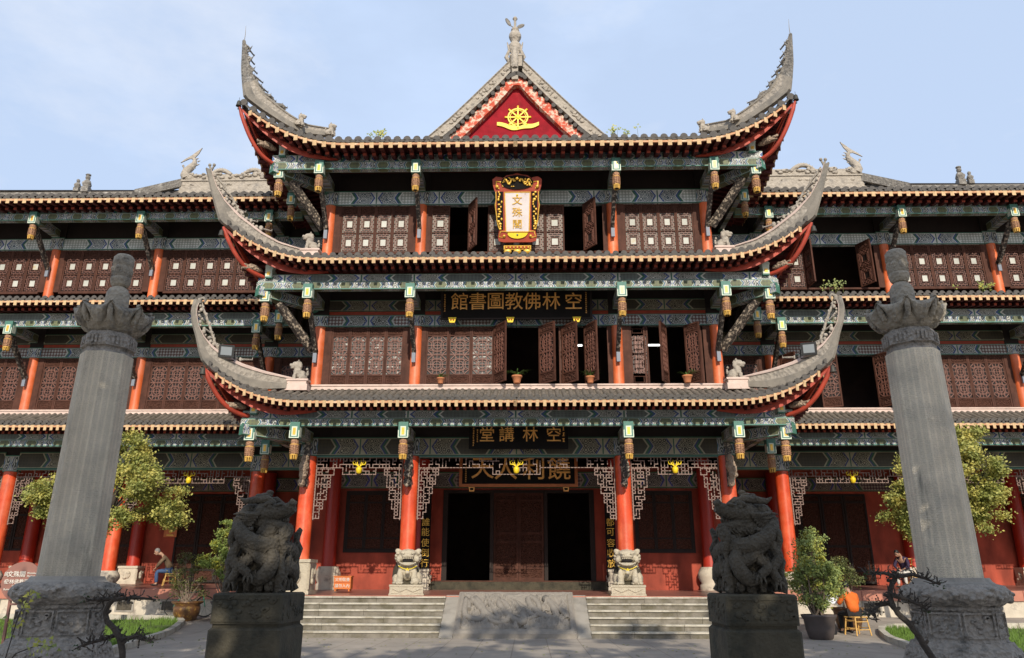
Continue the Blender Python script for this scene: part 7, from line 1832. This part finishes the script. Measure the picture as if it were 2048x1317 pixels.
t = empty('dark_bag', (8.58, 22.25, zo), label='dark bag on the ground between the grey pot and the person in orange', cat='bag'); blob_obj('bag_body', blob([(0, 0, .16, .17, .13, .20), (0, 0, .30, .12, .09, .14), (0, .02, .06, .19, .15, .09)], .05, amp=.02, ns=6), 'cloth_black', t)

# =====================================================================
#            TREES BEHIND THE CAMERA THAT SHADE THE FORECOURT
# =====================================================================
def shade_tree(pos, cl, n, size, label, seed):
    t = empty('shade_tree', (pos[0], pos[1], 0), label=label, cat='tree', group='tall trees behind the viewer')
    C_ = [(a-pos[0], b-pos[1], c, r) for a, b, c, r in cl]
    m = MB(); zt = max(c[2] for c in C_); m.tube([(0, 0, -.1), (.1, 0, zt*.3), (0, .1, zt*.75)], [.42, .34, .15], 12); m.build('trunk', 'bark', t)
    m = MB()
    for c in C_: m.tube([(0, .03, zt*.35), (c[0]*.5, c[1]*.5, (c[2]+zt*.35)*.5+.5), c[:3]], [.18, .12, .04], 7)
    m.build('limbs', 'bark', t)
    crown('crown', C_, n, size, 'leaf_dark', t, seed, sub=22, clump=.24)
shade_tree((1.5, -8.0), [(-4, -5, 6, 3.0), (2, -5, 5.8, 3.0), (7.5, -5, 6.5, 3.0), (-1, -5, 9.3, 2.9), (4.5, -5, 9.8, 2.9), (9, -5, 9.8, 2.5), (-6, -5, 9.8, 2.5), (1, -5.5, 11.8, 1.9), (5, -5.5, 12.0, 1.7), (2.2, -5.5, 14.7, 1.35), (5.6, -5.5, 14.3, 1.15), (-3.5, -5.5, 11.8, 1.5), (9.5, -5.5, 11.8, 1.3)], 8200, .44, 'broad tall tree behind the viewer', 1)
shade_tree((-8.5, 1.0), [(-6.9, 3.2, 6.4, 1.5), (-7.1, 3.2, 8.2, 1.5), (-6.8, 3.2, 10, 1.4), (-7.0, 3.2, 11.7, 1.3), (-6.9, 3.2, 13.0, .9), (-8.8, 3.0, 7.4, 1.4)], 4200, .32, 'tree left of the viewer, shading the left stone pillar', 2)
shade_tree((10.5, 1.0), [(8.5, 3.2, 6.4, 1.5), (8.7, 3.2, 8.2, 1.5), (8.4, 3.2, 10, 1.4), (8.6, 3.2, 11.7, 1.3), (8.5, 3.2, 13.0, .9), (10.4, 3.0, 7.4, 1.4)], 4200, .32, 'tree right of the viewer, shading the right stone pillar', 3)
# fallen leaves on the paving
m = MB(); rnd = random.Random(12)
for k in range(420):
    x, y = rnd.uniform(-9, 9.5), rnd.uniform(11, 21); z = gz(x, y)+.006; a = rnd.uniform(0, 6.3); r = rnd.uniform(.02, .045)
    m.add([(x+r*cos(a), y+r*sin(a), z), (x+r*.6*cos(a+1.6), y+r*.6*sin(a+1.6), z+.012), (x-r*cos(a), y-r*sin(a), z+.003), (x+r*.6*cos(a-1.6), y+r*.6*sin(a-1.6), z+.008)], [(0, 1, 2, 3)], 0)
tag(m.build('fallen_leaves', 'leaf_pale'), 'small dry leaves scattered on the paving', 'leaves', kind='stuff')
